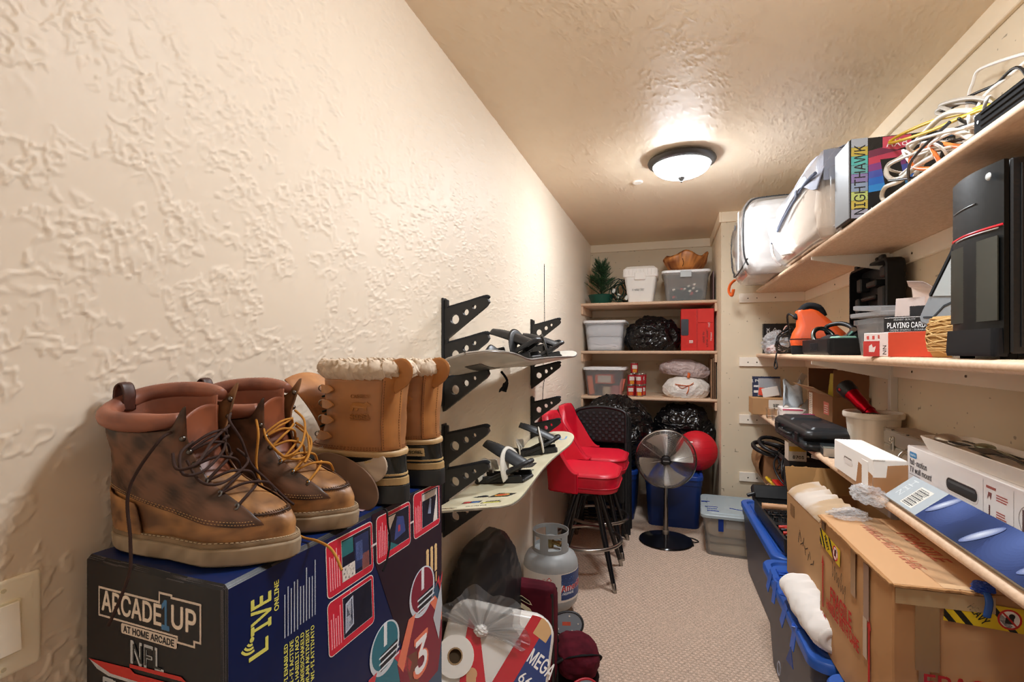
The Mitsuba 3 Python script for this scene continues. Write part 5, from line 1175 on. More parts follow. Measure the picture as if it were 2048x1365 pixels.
t = thing('router_box', 'black and silver printed router box on the top shelf in front of the cables', 'box', loc(.815, 2.285, ZT))
RW, RD, RH = .33, .17, .302
part(t, 'carton', cbox(RW, RD, RH, .003), 'print', '#0e0f14')
part(t, 'silver_spine', mv(rloft([(.004, RD * .98, .004, .001), (.004, RD * .98, RH - .004, .001)], n=1), -RW / 2 - .0015), 'satin', '#74777a')
P = Print(t, frame((-RW / 2, -RD / 2 - .0005, 0), (1, 0, 0), (0, 0, 1)))
cs = ['#8f8f9c', '#b3a04a', '#a8b56a', '#7f8fa6', '#7c6f9a', '#5f9a9a', '#4fa6a0', '#b3a04a', '#9aa0a8']
for i in range(9): P.add(cs[i], rect(.004, RH * i / 9 + .002, .058, RH * (i + 1) / 9 + .001))
P.add('#16171c', text('NIGHTHAWK', .036, width=.262), .032, RH / 2 - .005, 90, lv=2)
P.done('name_strip'); P = Print(t, frame((-RW / 2, -RD / 2 - .0005, 0), (1, 0, 0), (0, 0, 1)))
for i, c in enumerate(('#2f7fc0', '#2b62b0', '#43509c', '#7a3a78', '#b03a52', '#6a2a44')):
    y0 = .095 + .026 * i; P.add(c, Polygon([(.060, y0), (.215 - .012 * i, y0 + .018), (.215 - .012 * i, y0 + .047), (.060, y0 + .026)]), lv=1)
P.add('#0b0c10', Polygon([(.098, .215), (.158, .218), (.182, .09), (.118, .082)]), lv=2)
P.add('#c0485c', Polygon([(.105, RH - .004), (.195, RH - .004), (.195, RH - .045), (.150, RH - .056), (.105, RH - .045)]), lv=3).add('#e9e4e6', text('AX8', .026, width=.066), .150, RH - .030, lv=4)
P.add('#5f9ad6', text('8-Stream AX WiFi Router', .0105, width=.115), .265, RH - .022, lv=2).add('#eceef0', text('Leading the New Era of WiFi', .0105, width=.118), .265, RH - .040, lv=2)
P.add('#eceef0', text('AX6000', .011, bold=True, width=.040), .086, .032, lv=2).add('#aeb0b4', rect(.068, .018, .104, .020), lv=2)
P.done('front_print', 'colourful print on the front')

def cable(label, c, r, P_, mat='satin'):
    t = thing('cable', label, 'cable', None, 'loose cables on the top shelf')
    body(t, tube(P_, r, 8, 8), mat, c, True); return t
cable('thick pale grey cable looping down in front of the router box', '#c9c2b4', .0085, [(0.8, 1.621, 2.084), (0.792, 1.73, 2.148), (0.783, 1.833, 2.181), (0.775, 1.955, 2.167), (0.767, 2.06, 2.145), (0.758, 2.15, 2.150), (0.75, 2.15, 2.118), (0.742, 2.07, 2.071), (0.733, 1.953, 2.046), (0.725, 1.829, 2.061), (0.717, 1.718, 2.078), (0.708, 1.607, 2.051), (0.70, 1.50, 1.99)])
cable('pale grey cable in the lower loop at the edge of the top shelf', '#d2ccc0', .0075, [(0.70, 1.684, 2.015), (0.71, 1.823, 2.031), (0.72, 1.954, 2.031), (0.73, 2.10, 2.055), (0.74, 2.16, 2.035), (0.75, 2.12, 2.005), (0.76, 2.024, 2.006), (0.77, 1.942, 2.066), (0.78, 1.87, 2.109), (.80, 1.76, 2.06), (.82, 1.66, 1.985)])
cable('stiff white cable rising against the right wall above the others', '#ece9e4', .0055, [(.97, 2.15, 1.985), (.975, 2.14, 2.18), (0.98, 2.123, 2.339), (0.98, 2.093, 2.384), (0.98, 2.064, 2.408), (0.98, 1.972, 2.384), (0.98, 1.854, 2.342), (.98, 1.75, 2.30)])
cable('white cable slanting down from the wall beside the black plastic case', '#e4e1dc', .0050, [(.97, 1.73, 2.31), (0.95, 1.784, 2.283), (0.92, 1.805, 2.256), (0.89, 1.827, 2.233), (0.86, 1.814, 2.187), (0.83, 1.763, 2.132), (0.8, 1.723, 2.079), (.79, 1.70, 1.985)])
cable('yellow network cable folded in a long flat loop above the router box', '#d8b52e', .0052, [(.76, 1.45, 1.985), (0.75, 1.519, 2.063), (0.757, 1.655, 2.105), (0.764, 1.863, 2.151), (0.771, 2.17, 2.235), (0.779, 2.13, 2.243), (0.786, 1.915, 2.199), (0.793, 1.733, 2.144), (0.8, 1.61, 2.105), (.81, 1.50, 1.99)])
cable('orange cable curled in a small loop at the edge of the top shelf', '#dd7434', .0060, [(0.72, 1.45, 1.980), (0.718, 1.569, 1.995), (0.716, 1.688, 2.048), (0.713, 1.784, 2.074), (0.711, 1.852, 2.072), (0.709, 1.837, 2.04), (0.707, 1.752, 2.002), (0.704, 1.662, 1.981), (0.702, 1.697, 2.037), (0.71, 1.712, 2.064)])
cable('thin black cord with a plug crossing the pale loops', '#151517', .0040, [(0.7, 1.985, 2.043), (0.703, 1.805, 1.995), (0.706, 1.72, 1.981), (0.709, 1.677, 1.993), (0.711, 1.662, 2.033), (0.714, 1.712, 2.069), (0.717, 1.639, 2.064), (0.72, 1.54, 2.036), (.73, 1.45, 1.98)])
cable('black cord running along the back of the cable heap by the wall', '#19191b', .0042, [(.94, 1.66, 1.985), (0.92, 1.728, 2.241), (0.911, 1.834, 2.255), (0.903, 1.904, 2.269), (0.894, 2.043, 2.295), (0.885, 2.08, 2.29), (0.876, 1.915, 2.247), (0.867, 1.822, 2.194), (0.859, 1.811, 2.142), (0.85, 1.818, 1.985)])
cable('grey cable coiled flat in wide turns behind the yellow one', '#b5b0a6', .0062, [(.90, 1.66, 1.985), (0.88, 1.771, 2.164), (0.877, 1.918, 2.248), (0.875, 2.064, 2.296), (0.873, 2.075, 2.285), (0.87, 1.989, 2.246), (0.867, 1.817, 2.177), (0.865, 1.741, 2.165), (0.863, 1.858, 2.236), (0.86, 2.029, 2.292), (.85, 1.9, 2.20), (.84, 1.75, 1.99)])
cable('thin white cord zigzagging low among the loops near the orange one', '#e6e3de', .0035, [(0.74, 2.009, 2.067), (0.737, 1.891, 2.075), (0.733, 1.972, 2.138), (0.73, 1.891, 2.06), (0.727, 1.771, 2.035), (0.723, 1.653, 2.017), (0.72, 1.573, 1.99)])
tangle('cable_heap', 'small heap of white and black cords under the loose loops on the top shelf', 'cable', ['#dcd8d1', '#17171a', '#cfc9bd', '#2a2a2d', '#e3e0da'], 12, (.26, .52, .15), .0042, 9, loc(.815, 1.76, ZT))
t = thing('black_plastic_case', 'long flat black plastic case lying at the near end of the top shelf', 'case', loc(.80, 1.235, ZT + .0))
m = rloft([(.22, .46, 0, .02), (.235, .475, .008, .025), (.235, .475, .05, .025), (.20, .44, .066, .02)], n=4); part(t, 'case_body', m, 'matte', '#141416', 40)
for k in range(3): part(t, 'rib', mv(cbox(.004, .38, .006, .001), -.1185, 0, .016 + .013 * k), 'matte', '#161618')
part(t, 'screw', mv(cyl(.004, .002, 10), -.1175, .20, .03, ry=-90), 'metal', '#8a8a8a')

# ================================================================ RIGHT WALL: SECOND SHELF
ZM = Z3 + .0005
t = thing('rack_packaging', 'flat black carton with white warning triangle at the far end of the second shelf', 'box', loc(.86, 4.40, ZM))
part(t, 'carton', cbox(.32, .05, .235, .002), 'print', '#17181a'); P = Print(t, frame((-.16, -.0255, 0), (1, 0, 0), (0, 0, 1)))
P.add('#d9d9d7', text('TOOL RACK', .022, bold=True, width=.17), .035, .115, 90); tr = Polygon([(.05, .15), (.115, .15), (.083, .205)]); P.add('#d9d9d7', tr.difference(tr.buffer(-.004))).add('#d9d9d7', rect(.081, .165, .085, .185)).done('lettering')
t = thing('plastic_bag', 'crumpled clear plastic bag with red scraps at the far end of the second shelf', 'plastic bag', loc(.72, 3.98, ZM))
part(t, 'film', blob(.085, .13, .095, .28, 3, 5, 21, .7), 'mist', None, True); part(t, 'red_scrap', mv(blob(.06, .09, .035, .3, 4, 4, 5, .7), 0, 0, .004), 'satin', noisecol('#b84a44', '#d8c9c4', 30, 3, .4, .6), True)
part(t, 'bag_handle', tube([(.03, -.03, .13), (.05, -.05, .19), (.075, -.05, .185), (.08, -.03, .12)], .009, 6, 7, flat=.4), 'film', '#d8b0a8', True)
t = tangle('cable_tangle', 'tangled black power cords hanging over the edge of the second shelf beside the plastic bag', 'cord', ['#121214', '#1b1b1e'], 8, (.20, .30, .17), .0048, 12, loc(.745, 3.55, ZM))
part(t, 'hanging_loop', tube([(-.06, .02, .02), (-.095, .0, .015), (-.105, 0, -.03), (-.11, .015, -.075), (-.105, .0, -.095), (-.10, -.02, -.08), (-.104, -.005, -.04)], .0042, 6, 8), 'satin', '#121214', True)
part(t, 'black_plug', mv(cbox(.035, .05, .09, .008), .02, -.05, .05, ry=15), 'satin', '#151517')
t = thing('power_sander', 'orange power sander with a black grip on the second shelf', 'power tool', loc(.800, 3.235, ZM, rz=-6))
prof = [(.0, .0), (.115, .0), (.115, .02), (.105, .05), (.085, .10), (.055, .15), (.035, .175), (0, .18)]
b_ = rloft([(.27, .13, .0, .04), (.28, .135, .03, .045), (.26, .125, .07, .05), (.20, .10, .11, .045, (-.01, 0)), (.15, .075, .16, .035, (-.035, 0)), (.12, .06, .195, .03, (-.055, 0)), (.07, .04, .21, .02, (-.06, 0))], n=5)
part(t, 'housing', mv(b_, z=.05), 'satin', '#d2501c', 50, 'orange housing')
part(t, 'base_pad', rloft([(.26, .12, 0, .04), (.27, .125, .02, .04), (.27, .125, .05, .04)], n=5), 'matte', '#1a1a1c', 40)
part(t, 'grip', tube([(-.11, 0, .20), (-.06, 0, .268), (.0, 0, .262), (.03, 0, .215)], [.022, .026, .022, .016], 10, 6), 'matte', '#1c1c1e', True, 'black grip')
for k in range(5): part(t, 'vent', mv(cbox(.006, .004, .03, .001), .02 + .016 * k, -.066, .065), 'matte', '#5a2410')
for k in range(5): part(t, 'vent', mv(cbox(.006, .004, .03, .001), .02 + .016 * k, .066, .065), 'matte', '#5a2410')
part(t, 'seam', mv(rloft([(.284, .139, 0, .046), (.284, .139, .004, .046)], n=5), z=.085), 'matte', '#2a1a14')
part(t, 'power_cord', tube([(-.115, 0, .215), (-.145, .06, .235), (-.135, .15, .17), (-.10, .24, .02)], .006, 7, 8), 'satin', '#141416', True)
t = thing('open_tool_case', 'open black moulded tool case, lid upright, on the second shelf by the rail', 'tool case', loc(.810, 2.87, ZM))
part(t, 'case_base', rloft([(.225, .49, 0, .02), (.24, .50, .015, .025), (.24, .50, .075, .025), (.225, .49, .078, .02), (.215, .48, .03, .02)], n=4), 'dull', '#17181a', 40)
for k in range(9): part(t, 'grip_rib', mv(cbox(.003, .008, .04, .001), -.1205, -.06 + .016 * k, .018), 'dull', '#212226')
lk = part(t, 'case_lid', mv(rloft([(.35, .48, 0, .03), (.36, .49, .01, .035), (.36, .49, .07, .035), (.35, .48, .074, .03), (.335, .465, .074, .028), (.335, .465, .02, .028)], n=4), .180, .0, .262, ry=-90), 'dull', '#17181a', 40)
for (y, z, w, h) in ((0, .14, .38, .02), (-.14, .20, .07, .12), (.02, .22, .18, .02), (.02, .27, .18, .02), (.14, .32, .06, .07), (-.02, .33, .12, .03), (-.16, .36, .06, .05), (.17, .19, .05, .10), (.08, .18, .12, .012)): part(lk, 'moulded_rib', mv(cbox(.045, w, h, .006), .140, y, z), 'dull', '#26282a')
part(lk, 'lid_handle', tube([(.14, -.06, .43), (.14, -.055, .458), (.14, .055, .458), (.14, .06, .43)], .012, 8, 4), 'dull', '#141517', True)
for y in (-.16, .16): part(lk, 'latch', mv(cbox(.02, .04, .03, .004), .12, y, .432), 'dull', '#1e1f21')
IN = lambda name, label, cat: thing(name, label, cat, loc(.810, 2.87, ZM))
t = IN('hose_clamp', 'bright round metal clamp standing in the open tool case', 'clamp'); body(t, mv(torus(.055, .011, 28, 8), -.05, .10, .088, rx=64, rz=20), 'metal', '#8d9a9a', True)
t = IN('sanding_head', 'round dark sanding attachment lying in the open tool case', 'tool attachment'); body(t, mv(lathe([(0, 0), (.05, .0), (.055, .01), (.05, .035), (.02, .05), (0, .05)], 24), -.045, -.03, .05), 'satin', '#202326', 40)
t = IN('steel_bit', 'short steel drill bit lying in the open tool case', 'drill bit'); body(t, mv(cyl(.012, .10, 16), .0, -.09, .085, rx=70), 'metal', '#a9b0b0')
t = IN('steel_can', 'small steel canister lying in the open tool case', 'canister'); body(t, mv(cyl(.024, .12, 20), .04, .06, .08, rx=90, rz=8), 'metal', '#8a9a98')
t = IN('mint_tin', 'mint green plastic box at the near end of the open tool case', 'box'); body(t, mv(cbox(.08, .09, .05, .006), -.04, -.17, .038, rz=10), 'satin', '#7fae9a')
t = IN('black_hose', 'thick black hose arching over the open tool case', 'hose'); body(t, tube([(.02, .20, .07), (-.03, .14, .14), (.02, .08, .16), (.05, .0, .13), (.02, -.06, .08)], .011, 8, 7), 'satin', '#131315', True)
t = clear_tote('small_clear_box', 'small clear plastic box with lids askew behind the playing cards', .18, .24, .145, loc(.835, 2.34, ZM, rz=4), '#d9d4d0')
scene.pop(t + '__lid')
for i, (z, rx, rz) in enumerate(((.152, 1, 3), (.178, 5, -4))):
    part(t, 'clear_lid', mv(rloft([(.20, .26, 0, .02), (.205, .265, .004, .02), (.205, .265, .018, .02), (.19, .25, .02, .02)], n=3), 0, -.01, z, rx=rx, rz=rz), 'mist', None, 30)
part(t, 'blue_lid', mv(cyl(.03, .012, 20), -.02, -.06, .13), 'satin', '#4a7ab8'); part(t, 'paper_slips', mv(blob(.06, .08, .05, .3, 4, 4, 2, .6), 0, 0, .005), 'matte', noisecol('#c9b08a', '#8f9a92', 30, 2), False)
t = thing('game_box', 'small white and red printed box at the edge of the second shelf', 'box', loc(.70, 1.98, ZM, rz=-58))
part(t, 'carton', cbox(.14, .055, .080, .0015), 'print', '#e6d6d0')
P = Print(t, frame((-.07, -.028, 0), (1, 0, 0), (0, 0, 1))); P.add('#c23a36', rect(.0, .0, .058, .052)).add('#e6d6d0', Polygon([(.02, .015), (.04, .015), (.045, .035), (.035, .030), (.03, .042), (.02, .035)]), lv=1).done('red_panel'); P = Print(t, frame((-.07, -.028, 0), (1, 0, 0), (0, 0, 1))); P.add('#d0504a', rect(.012, .058, .020, .070)).add('#d0504a', rect(.032, .058, .040, .070)).add('#b84a48', text('R', .018), .115, .055).add('#5a5050', text('NN', .012, width=.03), .075, .022, 90).add('#c05850', rect(.052, .060, .058, .072)); P.done('small_print', kind='stuff')
part(t, 'orange_end', mv(cbox(.003, .054, .052, .0005), -.071, 0, .0), 'print', '#d2622e')
t = thing('card_display', 'open black box of playing cards with white lettering behind the red box', 'box', loc(.785, 2.02, ZM, rz=-40))
part(t, 'tray', mv(open_box(.14, .10, .135, .003), 0, 0, 0), 'print', '#17181b'); part(t, 'pink_flap', mv(cbox(.085, .003, .07, .001), -.03, .045, .135, rx=-8), 'carton', '#d6c4bc')
P = Print(t, frame((-.07, -.0505, 0), (1, 0, 0), (0, 0, 1))); P.add('#d9d9d9', rect(.003, .081, .137, .083)).add('#d9d9d9', rect(.003, .130, .137, .132)).add('#d9d9d9', rect(.135, .081, .137, .132)).add('#ececec', text('PLAYING CARDS', .018, bold=True, width=.115), .068, .105).add('#d0d0d0', text('HIGHEST QUALITY', .006, width=.06), .06, .124).add('#d0d0d0', text('CASINO SHUFFLE - DURABLE', .006, width=.10), .068, .089); P.done('lettering')
for i in range(4): part(t, 'card_pack', mv(cbox(.062, .016, .09, .001), .03, -.028 + .018 * i, .078), 'print', ('#1d2026', '#20242c', '#e8e6e0', '#1d2026')[i])
P = Print(t, frame((-.001, .0073, .078), (1, 0, 0), (0, 0, 1))); P.add('#232a3c', rect(.004, .01, .058, .084)).add('#e8e6e0', Point(.03, .04).buffer(.02), lv=1).add('#e8e6e0', text('ACE', .012), .03, .07, lv=1); P.done('card_print')
t = thing('red_display_box', 'orange red cardboard display box in front of the playing cards', 'box', loc(.748, 1.845, ZM, rz=-58))
part(t, 'carton', open_box(.175, .085, .078, .003), 'carton', '#c8482e'); part(t, 'cut_window', mv(cbox(.05, .002, .042, .0005), .058, -.043, .032), 'matte', '#5a1c16'); part(t, 'black_pack', mv(cbox(.07, .05, .085, .002), .05, .0, .01), 'print', '#16161a')
P = Print(t, frame((.015, -.0255, .0), (1, 0, 0), (0, 0, 1))); P.add('#e4e4e4', text('STAR', .012, bold=True), .035, .087); P.done('lettering')
t = thing('white_flap_carton', 'white carton with raised flaps standing behind the playing cards on the second shelf', 'carton', loc(.93, 2.10, ZM, rz=-6))
part(t, 'carton', open_box(.15, .26, .15, .003), 'carton', '#d8c6bc')
part(t, 'flap', sheet(lambda u, v: (-.078 - .03 * v ** 2 - .05 * (v > .62) * (v - .62) / .38 * (1 - u), -.10 + .23 * u - .06 * v * u, .15 + .135 * v - .03 * (v > .75) * (v - .75) / .25), 8, 14, .002), 'carton', '#dccac0', 40)
part(t, 'flap', mv(cbox(.15, .003, .12, .001), 0, .125, .15, rx=-18), 'carton', '#cdbbb0')
# twine
t = thing('twine_ball', 'ball of tan jute twine between the red box and the computer tower', 'twine', loc(.755, 1.705, ZM))
part(t, 'core', lathe([(0, 0), (.045, 0), (.054, .02), (.058, .05), (.055, .09), (.046, .115), (0, .118)], 24), 'matte', '#b58e58', True)
g = random.Random(2)
for k in range(26):
    tl = (g.random() - .5) * 1.1; a0 = g.random() * 6.28; zc_ = .02 + .082 * g.random()
    P_ = []
    for i in range(18):
        a = i * 2 * PI / 18; z = min(max(zc_ + .055 * math.sin(tl) * math.sin(a + a0), .003), .116)
        r = float(np.interp(z, [0, .02, .05, .09, .118], [.047, .056, .060, .057, .047])) + .0005 * (k % 3)
        P_.append((r * math.cos(a), r * math.sin(a), z))
    part(t, 'twine_strand', tube(P_, .0023, 5, 3, closed=True), 'matte', ('#c9a26a', '#b98f58', '#d2ad76')[k % 3], True)
# grey monitor
t = thing('grey_monitor', 'wedge shaped grey desktop monitor between the twine and the computer tower', 'monitor', None)
side = Polygon([(1.565, 1.93), (1.60, 1.915), (1.69, 1.77), (1.875, 1.60), (1.895, 1.578), (1.885, 1.558), (1.80, 1.538), (1.70, 1.530), (1.565, 1.535)]).buffer(-.008).buffer(.008)
def yz(poly, x0, th): return mv(extr(poly, th), x0, 0, 0, 0, 0, 0).apply_transform(np.array([[0, 0, 1, 0], [1, 0, 0, 0], [0, 1, 0, 0], [0, 0, 0, 1.0]])) if False else trimesh.Trimesh(*(lambda m: (np.column_stack([x0 + m.vertices[:, 2], m.vertices[:, 0], m.vertices[:, 1]]), m.faces))(extr(poly, th)), process=False)
part(t, 'shell', cat_([yz(side, .752, .20), yz(side.buffer(-.006), .748, .01)]), 'satin', '#868e94', 25)
part(t, 'side_panel', yz(Polygon([(1.60, 1.865), (1.69, 1.735), (1.80, 1.635), (1.70, 1.625), (1.60, 1.63)]), .7445, .005), 'satin', '#a9b0b0', 25, 'pale side panel')
part(t, 'black_edge', yz(LineString([(1.60, 1.88), (1.695, 1.745), (1.812, 1.640)]).buffer(.005), .743, .004), 'matte', '#1c1e20', 25)
part(t, 'groove', yz(LineString([(1.86, 1.575), (1.80, 1.572), (1.74, 1.600), (1.66, 1.612), (1.60, 1.614)]).buffer(.0028), .7462, .002), 'matte', '#34383c', 25)
part(t, 'stand', rloft([(.10, .09, 1.455, .02, (.85, 1.66)), (.09, .08, 1.50, .02, (.85, 1.66)), (.10, .10, 1.545, .02, (.85, 1.67))], n=4), 'satin', '#7d858b', 40)
part(t, 'base', mv(lathe([(0, 0), (.085, 0), (.09, .005), (.08, .014), (.05, .026), (0, .03)], 32), .82, 1.655, ZM), 'satin', '#8a9196', 40)
for y in (1.70, 1.72): part(t, 'screw', mv(cyl(.004, .003, 10), .748, y, 1.565, ry=-90), 'metal', '#404346')
# computer tower
t = thing('computer_tower', 'glossy black computer tower with a red stripe standing on the second shelf', 'computer', loc(.855, 1.45, ZM + .0, rz=0))
CW, CD, CH = .205, .335, .435
part(t, 'case_body', mv(cbox(CD, CW, CH - .012, .004), .01, 0, .012), 'satin', '#101113')
part(t, 'side_panel', mv(cbox(CD - .02, .004, CH - .04, .001), .016, -CW / 2 - .002, .026), 'satin', '#08090a')
fs = sheet(lambda u, v: (-.165 - .014 * np.sin(PI * u), (.5 - u) * CW * .99, .014 + (CH - .016) * v), 14, 60, .010)
part(t, 'front_panel', fs, 'dull', '#080909', 40, 'glossy black front')
part(t, 'mirror_door', sheet(lambda u, v: (-.176 - .006 * np.sin(PI * u), (.46 - .92 * u) * CW, .085 + .185 * v), 8, 8, .003), pr(.28, .5, 0.0, color=rgb('#2a2d27')), None, 40, 'mirror-like lower door')  # olive grey base colour stands in for the reflection on the door
curve = lambda v0, h, a, b: sheet(lambda u, v: (-.1712 - .014 * np.sin(PI * (a + (b - a) * u)), (.5 - (a + (b - a) * u)) * CW * .99, v0 + h * v), 16, 3, .002)
part(t, 'red_stripe', curve(.290, .005, .0, 1.0), 'gloss', '#c81e2c', True); part(t, 'silver_stripe', curve(.285, .004, .15, .95), 'metal', '#c9c9c9', True); part(t, 'silver_line', curve(.357, .003, .05, .62), 'metal', '#8d9092', True)
part(t, 'power_button', mv(lathe([(0, .004), (.007, .0035), (.009, .001), (.009, 0), (0, 0)], 20), -.182, -CW * .36, .405, ry=-90), 'satin', '#b9bcb9', True, 'pale round badge')
part(t, 'lower_tray', mv(rloft([(.03, CW * .98, 0, .012), (.034, CW * .99, .01, .012), (.03, CW * .96, .062, .012)], n=4), -.172, 0, .006), 'dull', '#14161a', 40)
for x, y in ((-.15, -.08), (-.15, .08), (.15, -.08), (.15, .08)): part(t, 'foot', mv(cyl(.014, .012, 14), x, y, 0), 'matte', '#0b0b0b')

# ================================================================ RIGHT WALL: THIRD SHELF
ZL = Z2 + .0005
t = thing('parcel_box', 'small brown parcel carton with a white label at the far end of the third shelf', 'carton', loc(.735, 4.31, ZL))
part(t, 'carton', cbox(.27, .20, .125, .002), 'carton', '#a9825a'); P = Print(t, frame((-.135, -.1005, 0), (1, 0, 0), (0, 0, 1))); P.add('#d9d2c6', rnd(.11, .045, .24, .115, .006)).add('#2a2a2a', unary_union([rect(.14 + .004 * i, .06, .1415 + .004 * i + .0012 * (i % 3), .085) for i in range(11)]), lv=1).done('label_print')
t = thing('tool_blister', 'dark blue carded tool packet in clear plastic standing on the brown parcel carton', 'packet', loc(.72, 4.36, ZL + .1255, rx=-6))
part(t, 'card', cbox(.20, .004, .16, .001), 'print', '#2a3048'); part(t, 'clear_sleeve', mv(rloft([(.17, .03, 0, .01), (.16, .035, .05, .012), (.16, .02, .14, .01)], n=3), .02, -.018, .004), 'mist', None, 30)
P = Print(t, frame((-.10, -.0025, 0), (1, 0, 0), (0, 0, 1))); P.add('#d9d6d0', text('1 PC.', .022, bold=True), .03, .125).add('#d9d6d0', rect(.01, .075, .05, .09)).add('#d9d6d0', rect(.01, .03, .05, .05)).done('lettering')
part(t, 'red_pouch', mv(cbox(.04, .008, .06, .003), -.045, -.040, .01, ry=8), 'satin', '#d2462e'); part(t, 'white_sachet', mv(cbox(.12, .010, .075, .004), .03, -.042, .0, ry=-12), 'film', '#d9d3cc')
t = thing('foil_mailer', 'silver grey padded mailer crumpled in front of the brown parcel carton', 'envelope', loc(.80, 3.90, ZL + .098, rz=20))
part(t, 'pouch', sheet(lambda u, v: ((u - .5) * .15 * (1 - .5 * v), .05 * np.sin(5 * u) * v - .03 + .04 * v, .0 + .17 * v + .022 * np.sin(9 * u + 5 * v)), 20, 20, .012), 'satin', noisecol('#b9c0c4', '#8f979c', 20, 2), True)
part(t, 'torn_flap', sheet(lambda u, v: (.03 + .04 * u + .02 * v, -.02 + .02 * np.sin(4 * v), .12 + .12 * v - .02 * u), 6, 12, .003), 'film', '#c4b9a6', True)
for i, (x, y) in enumerate(((.690, 4.02), (.705, 3.90))):
    t = thing('shot_glass', ('small clear drinking glass at the shelf edge by the white carton, left one', 'small clear drinking glass at the shelf edge by the white carton, right one')[i], 'glass', loc(x, y, ZL))
    body(t, lathe([(0, 0), (.024, 0), (.026, .003), (.030, .075), (.028, .0755), (.0235, .012), (0, .010)], 24), 'glass', None, 40)
t = thing('small_white_carton', 'small white carton under the foil mailer on the third shelf', 'carton', loc(.80, 3.88, ZL, rz=-4)); part(t, 'carton', cbox(.15, .22, .095, .002), 'carton', '#ded8d2'); part(t, 'flap_gap', mv(cbox(.002, .20, .003, .0005), -.0752, 0, .078), 'matte', '#7d7772'); part(t, 'red_edge', mv(cbox(.12, .003, .010, .001), -.01, -.111, .085), 'print', '#d0607a')
t = thing('sweets_bag', 'clear bag with a pink band lying beside the brown open carton', 'plastic bag', loc(.80, 3.55, ZL)); part(t, 'film', blob(.06, .07, .055, .25, 3, 4, 5, .6), 'mist', None, True); part(t, 'pink_band', tube([(-.06, -.05, .085), (0, -.065, .095), (.05, -.05, .09)], .012, 6, 6, flat=.4), 'print', '#c8487a', True)
def carton(name, label, w, d, h, at, c, flaps=(), wall=.005):
    t = thing(name, label, 'carton', at); part(t, 'carton_walls', open_box(w, d, h, wall), 'carton', c)
    for (side, ang, ln, k) in flaps:
        L_ = w if side in 'fb' else d
        m = cbox(L_ - .006, .004, ln, .001).subdivide().subdivide(); v = M_(m.vertices); v += (meshkit.fbm(v * 15, 2, 3)[:, None] - .5) * .006; m.vertices = v
        m = mv(m, rx={'f': ang, 'b': -ang}.get(side, ang))
        m = {'f': lambda q: mv(q, 0, -d / 2, h), 'b': lambda q: mv(q, 0, d / 2, h), 'l': lambda q: mv(q, -w / 2, 0, h, rz=-90), 'r': lambda q: mv(q, w / 2, 0, h, rz=90)}[side](m)
        part(t, 'flap', m, 'carton', k or c, 20)
    return t
t = carton('open_brown_carton', 'open brown carton with raised flaps on the third shelf behind the black drill case', .175, .50, .235, loc(.932, 3.39, ZL), '#8d6443', (('f', 2, .145, '#8a6040'), ('l', 62, .10, '#a5835e'), ('b', 5, .14, '#6f4c32')))
P = Print(t, frame((-.088, .25, 0), (0, -1, 0), (0, 0, 1))); P.add('#d8cdbc', rect(.02, .07, .10, .225)).add('#9c8e7c', lines_block(.07, .14, 12, .3, 3), .025, .078, lv=1).done('label_print'); P = Print(t, frame((-.088, .25, 0), (0, -1, 0), (0, 0, 1))); P.add('#c85a44', rect(.34, .125, .44, .195)).add('#e0b8a8', lines_block(.07, .05, 4, .4, 4), .355, .135, lv=1).done('red_sticker')
part(t, 'yellow_book', mv(cbox(.035, .13, .20, .003), .0, .02, .15, rz=12, ry=6), 'print', '#c9b23a'); part(t, 'dark_book', mv(cbox(.03, .13, .19, .003), .04, .0, .15, rz=8), 'print', '#26241c')
t = thing('cardboard_sheet', 'dark grey folded cardboard leaning beside the open brown carton', 'cardboard', loc(.80, 3.72, ZL, rz=15)); body(t, mv(cbox(.004, .22, .20, .001), 0, 0, .0, ry=38), 'matte', '#6b6258')
t = thing('drill_case', 'closed black plastic drill case with latches lying on the third shelf', 'tool case', loc(.725, 3.05, ZL, rz=2))
for nm, z0, s in (('lower_shell', 0, 1), ('upper_shell', .050, -1)):
    spec = [(.225, .62, 0, .03), (.235, .64, .012, .035), (.24, .645, .048, .035)] if s > 0 else [(.24, .645, 0, .035), (.235, .64, .035, .035), (.205, .60, .052, .03)]
    part(t, nm, mv(rloft(spec, n=4), z=z0), 'satin', noisecol('#1f2124', '#17191b', 30, 2), 40)
for y in (-.19, .19): part(t, 'raised_panel', mv(rloft([(.17, .20, 0, .02), (.15, .18, .012, .02)], n=3), 0, y, .100), 'satin', '#222427', 40)
part(t, 'handle', tube([(-.118, .09, .05), (-.140, .075, .05), (-.140, -.075, .05), (-.118, -.09, .05)], .010, 8, 5), 'satin', '#141517', True)
for y in (-.20, .20): part(t, 'latch', mv(cbox(.012, .05, .045, .003), -.123, y, .03), 'satin', '#101113')
t = thing('bucket', 'dirty white plastic bucket holding a red flashlight on the third shelf', 'bucket', loc(.905, 2.745, ZL, s=.96))
part(t, 'pail', lathe([(0, 0), (.092, 0), (.095, .004), (.112, .180), (.124, .182), (.126, .188), (.126, .205), (.121, .210), (.114, .206), (.110, .19), (.092, .008), (0, .006)], 40), 'satin', noisecol('#dfd7ca', '#b3a590', 26, 4, .5, .8), 40)
part(t, 'grime', blob(.085, .085, .05, .2, 4, 4, 4).apply_translation([0, 0, .10]), 'matte', '#2a251f', True)  # dark lump filling the upper half of the pail
t = thing('flashlight', 'red metal flashlight with a black head sticking out of the white bucket', 'flashlight', frame((.855, 2.66, 1.155), (0, 1, 0), (-.35, 0, .75)) @ rotm(-90, 0, 0))
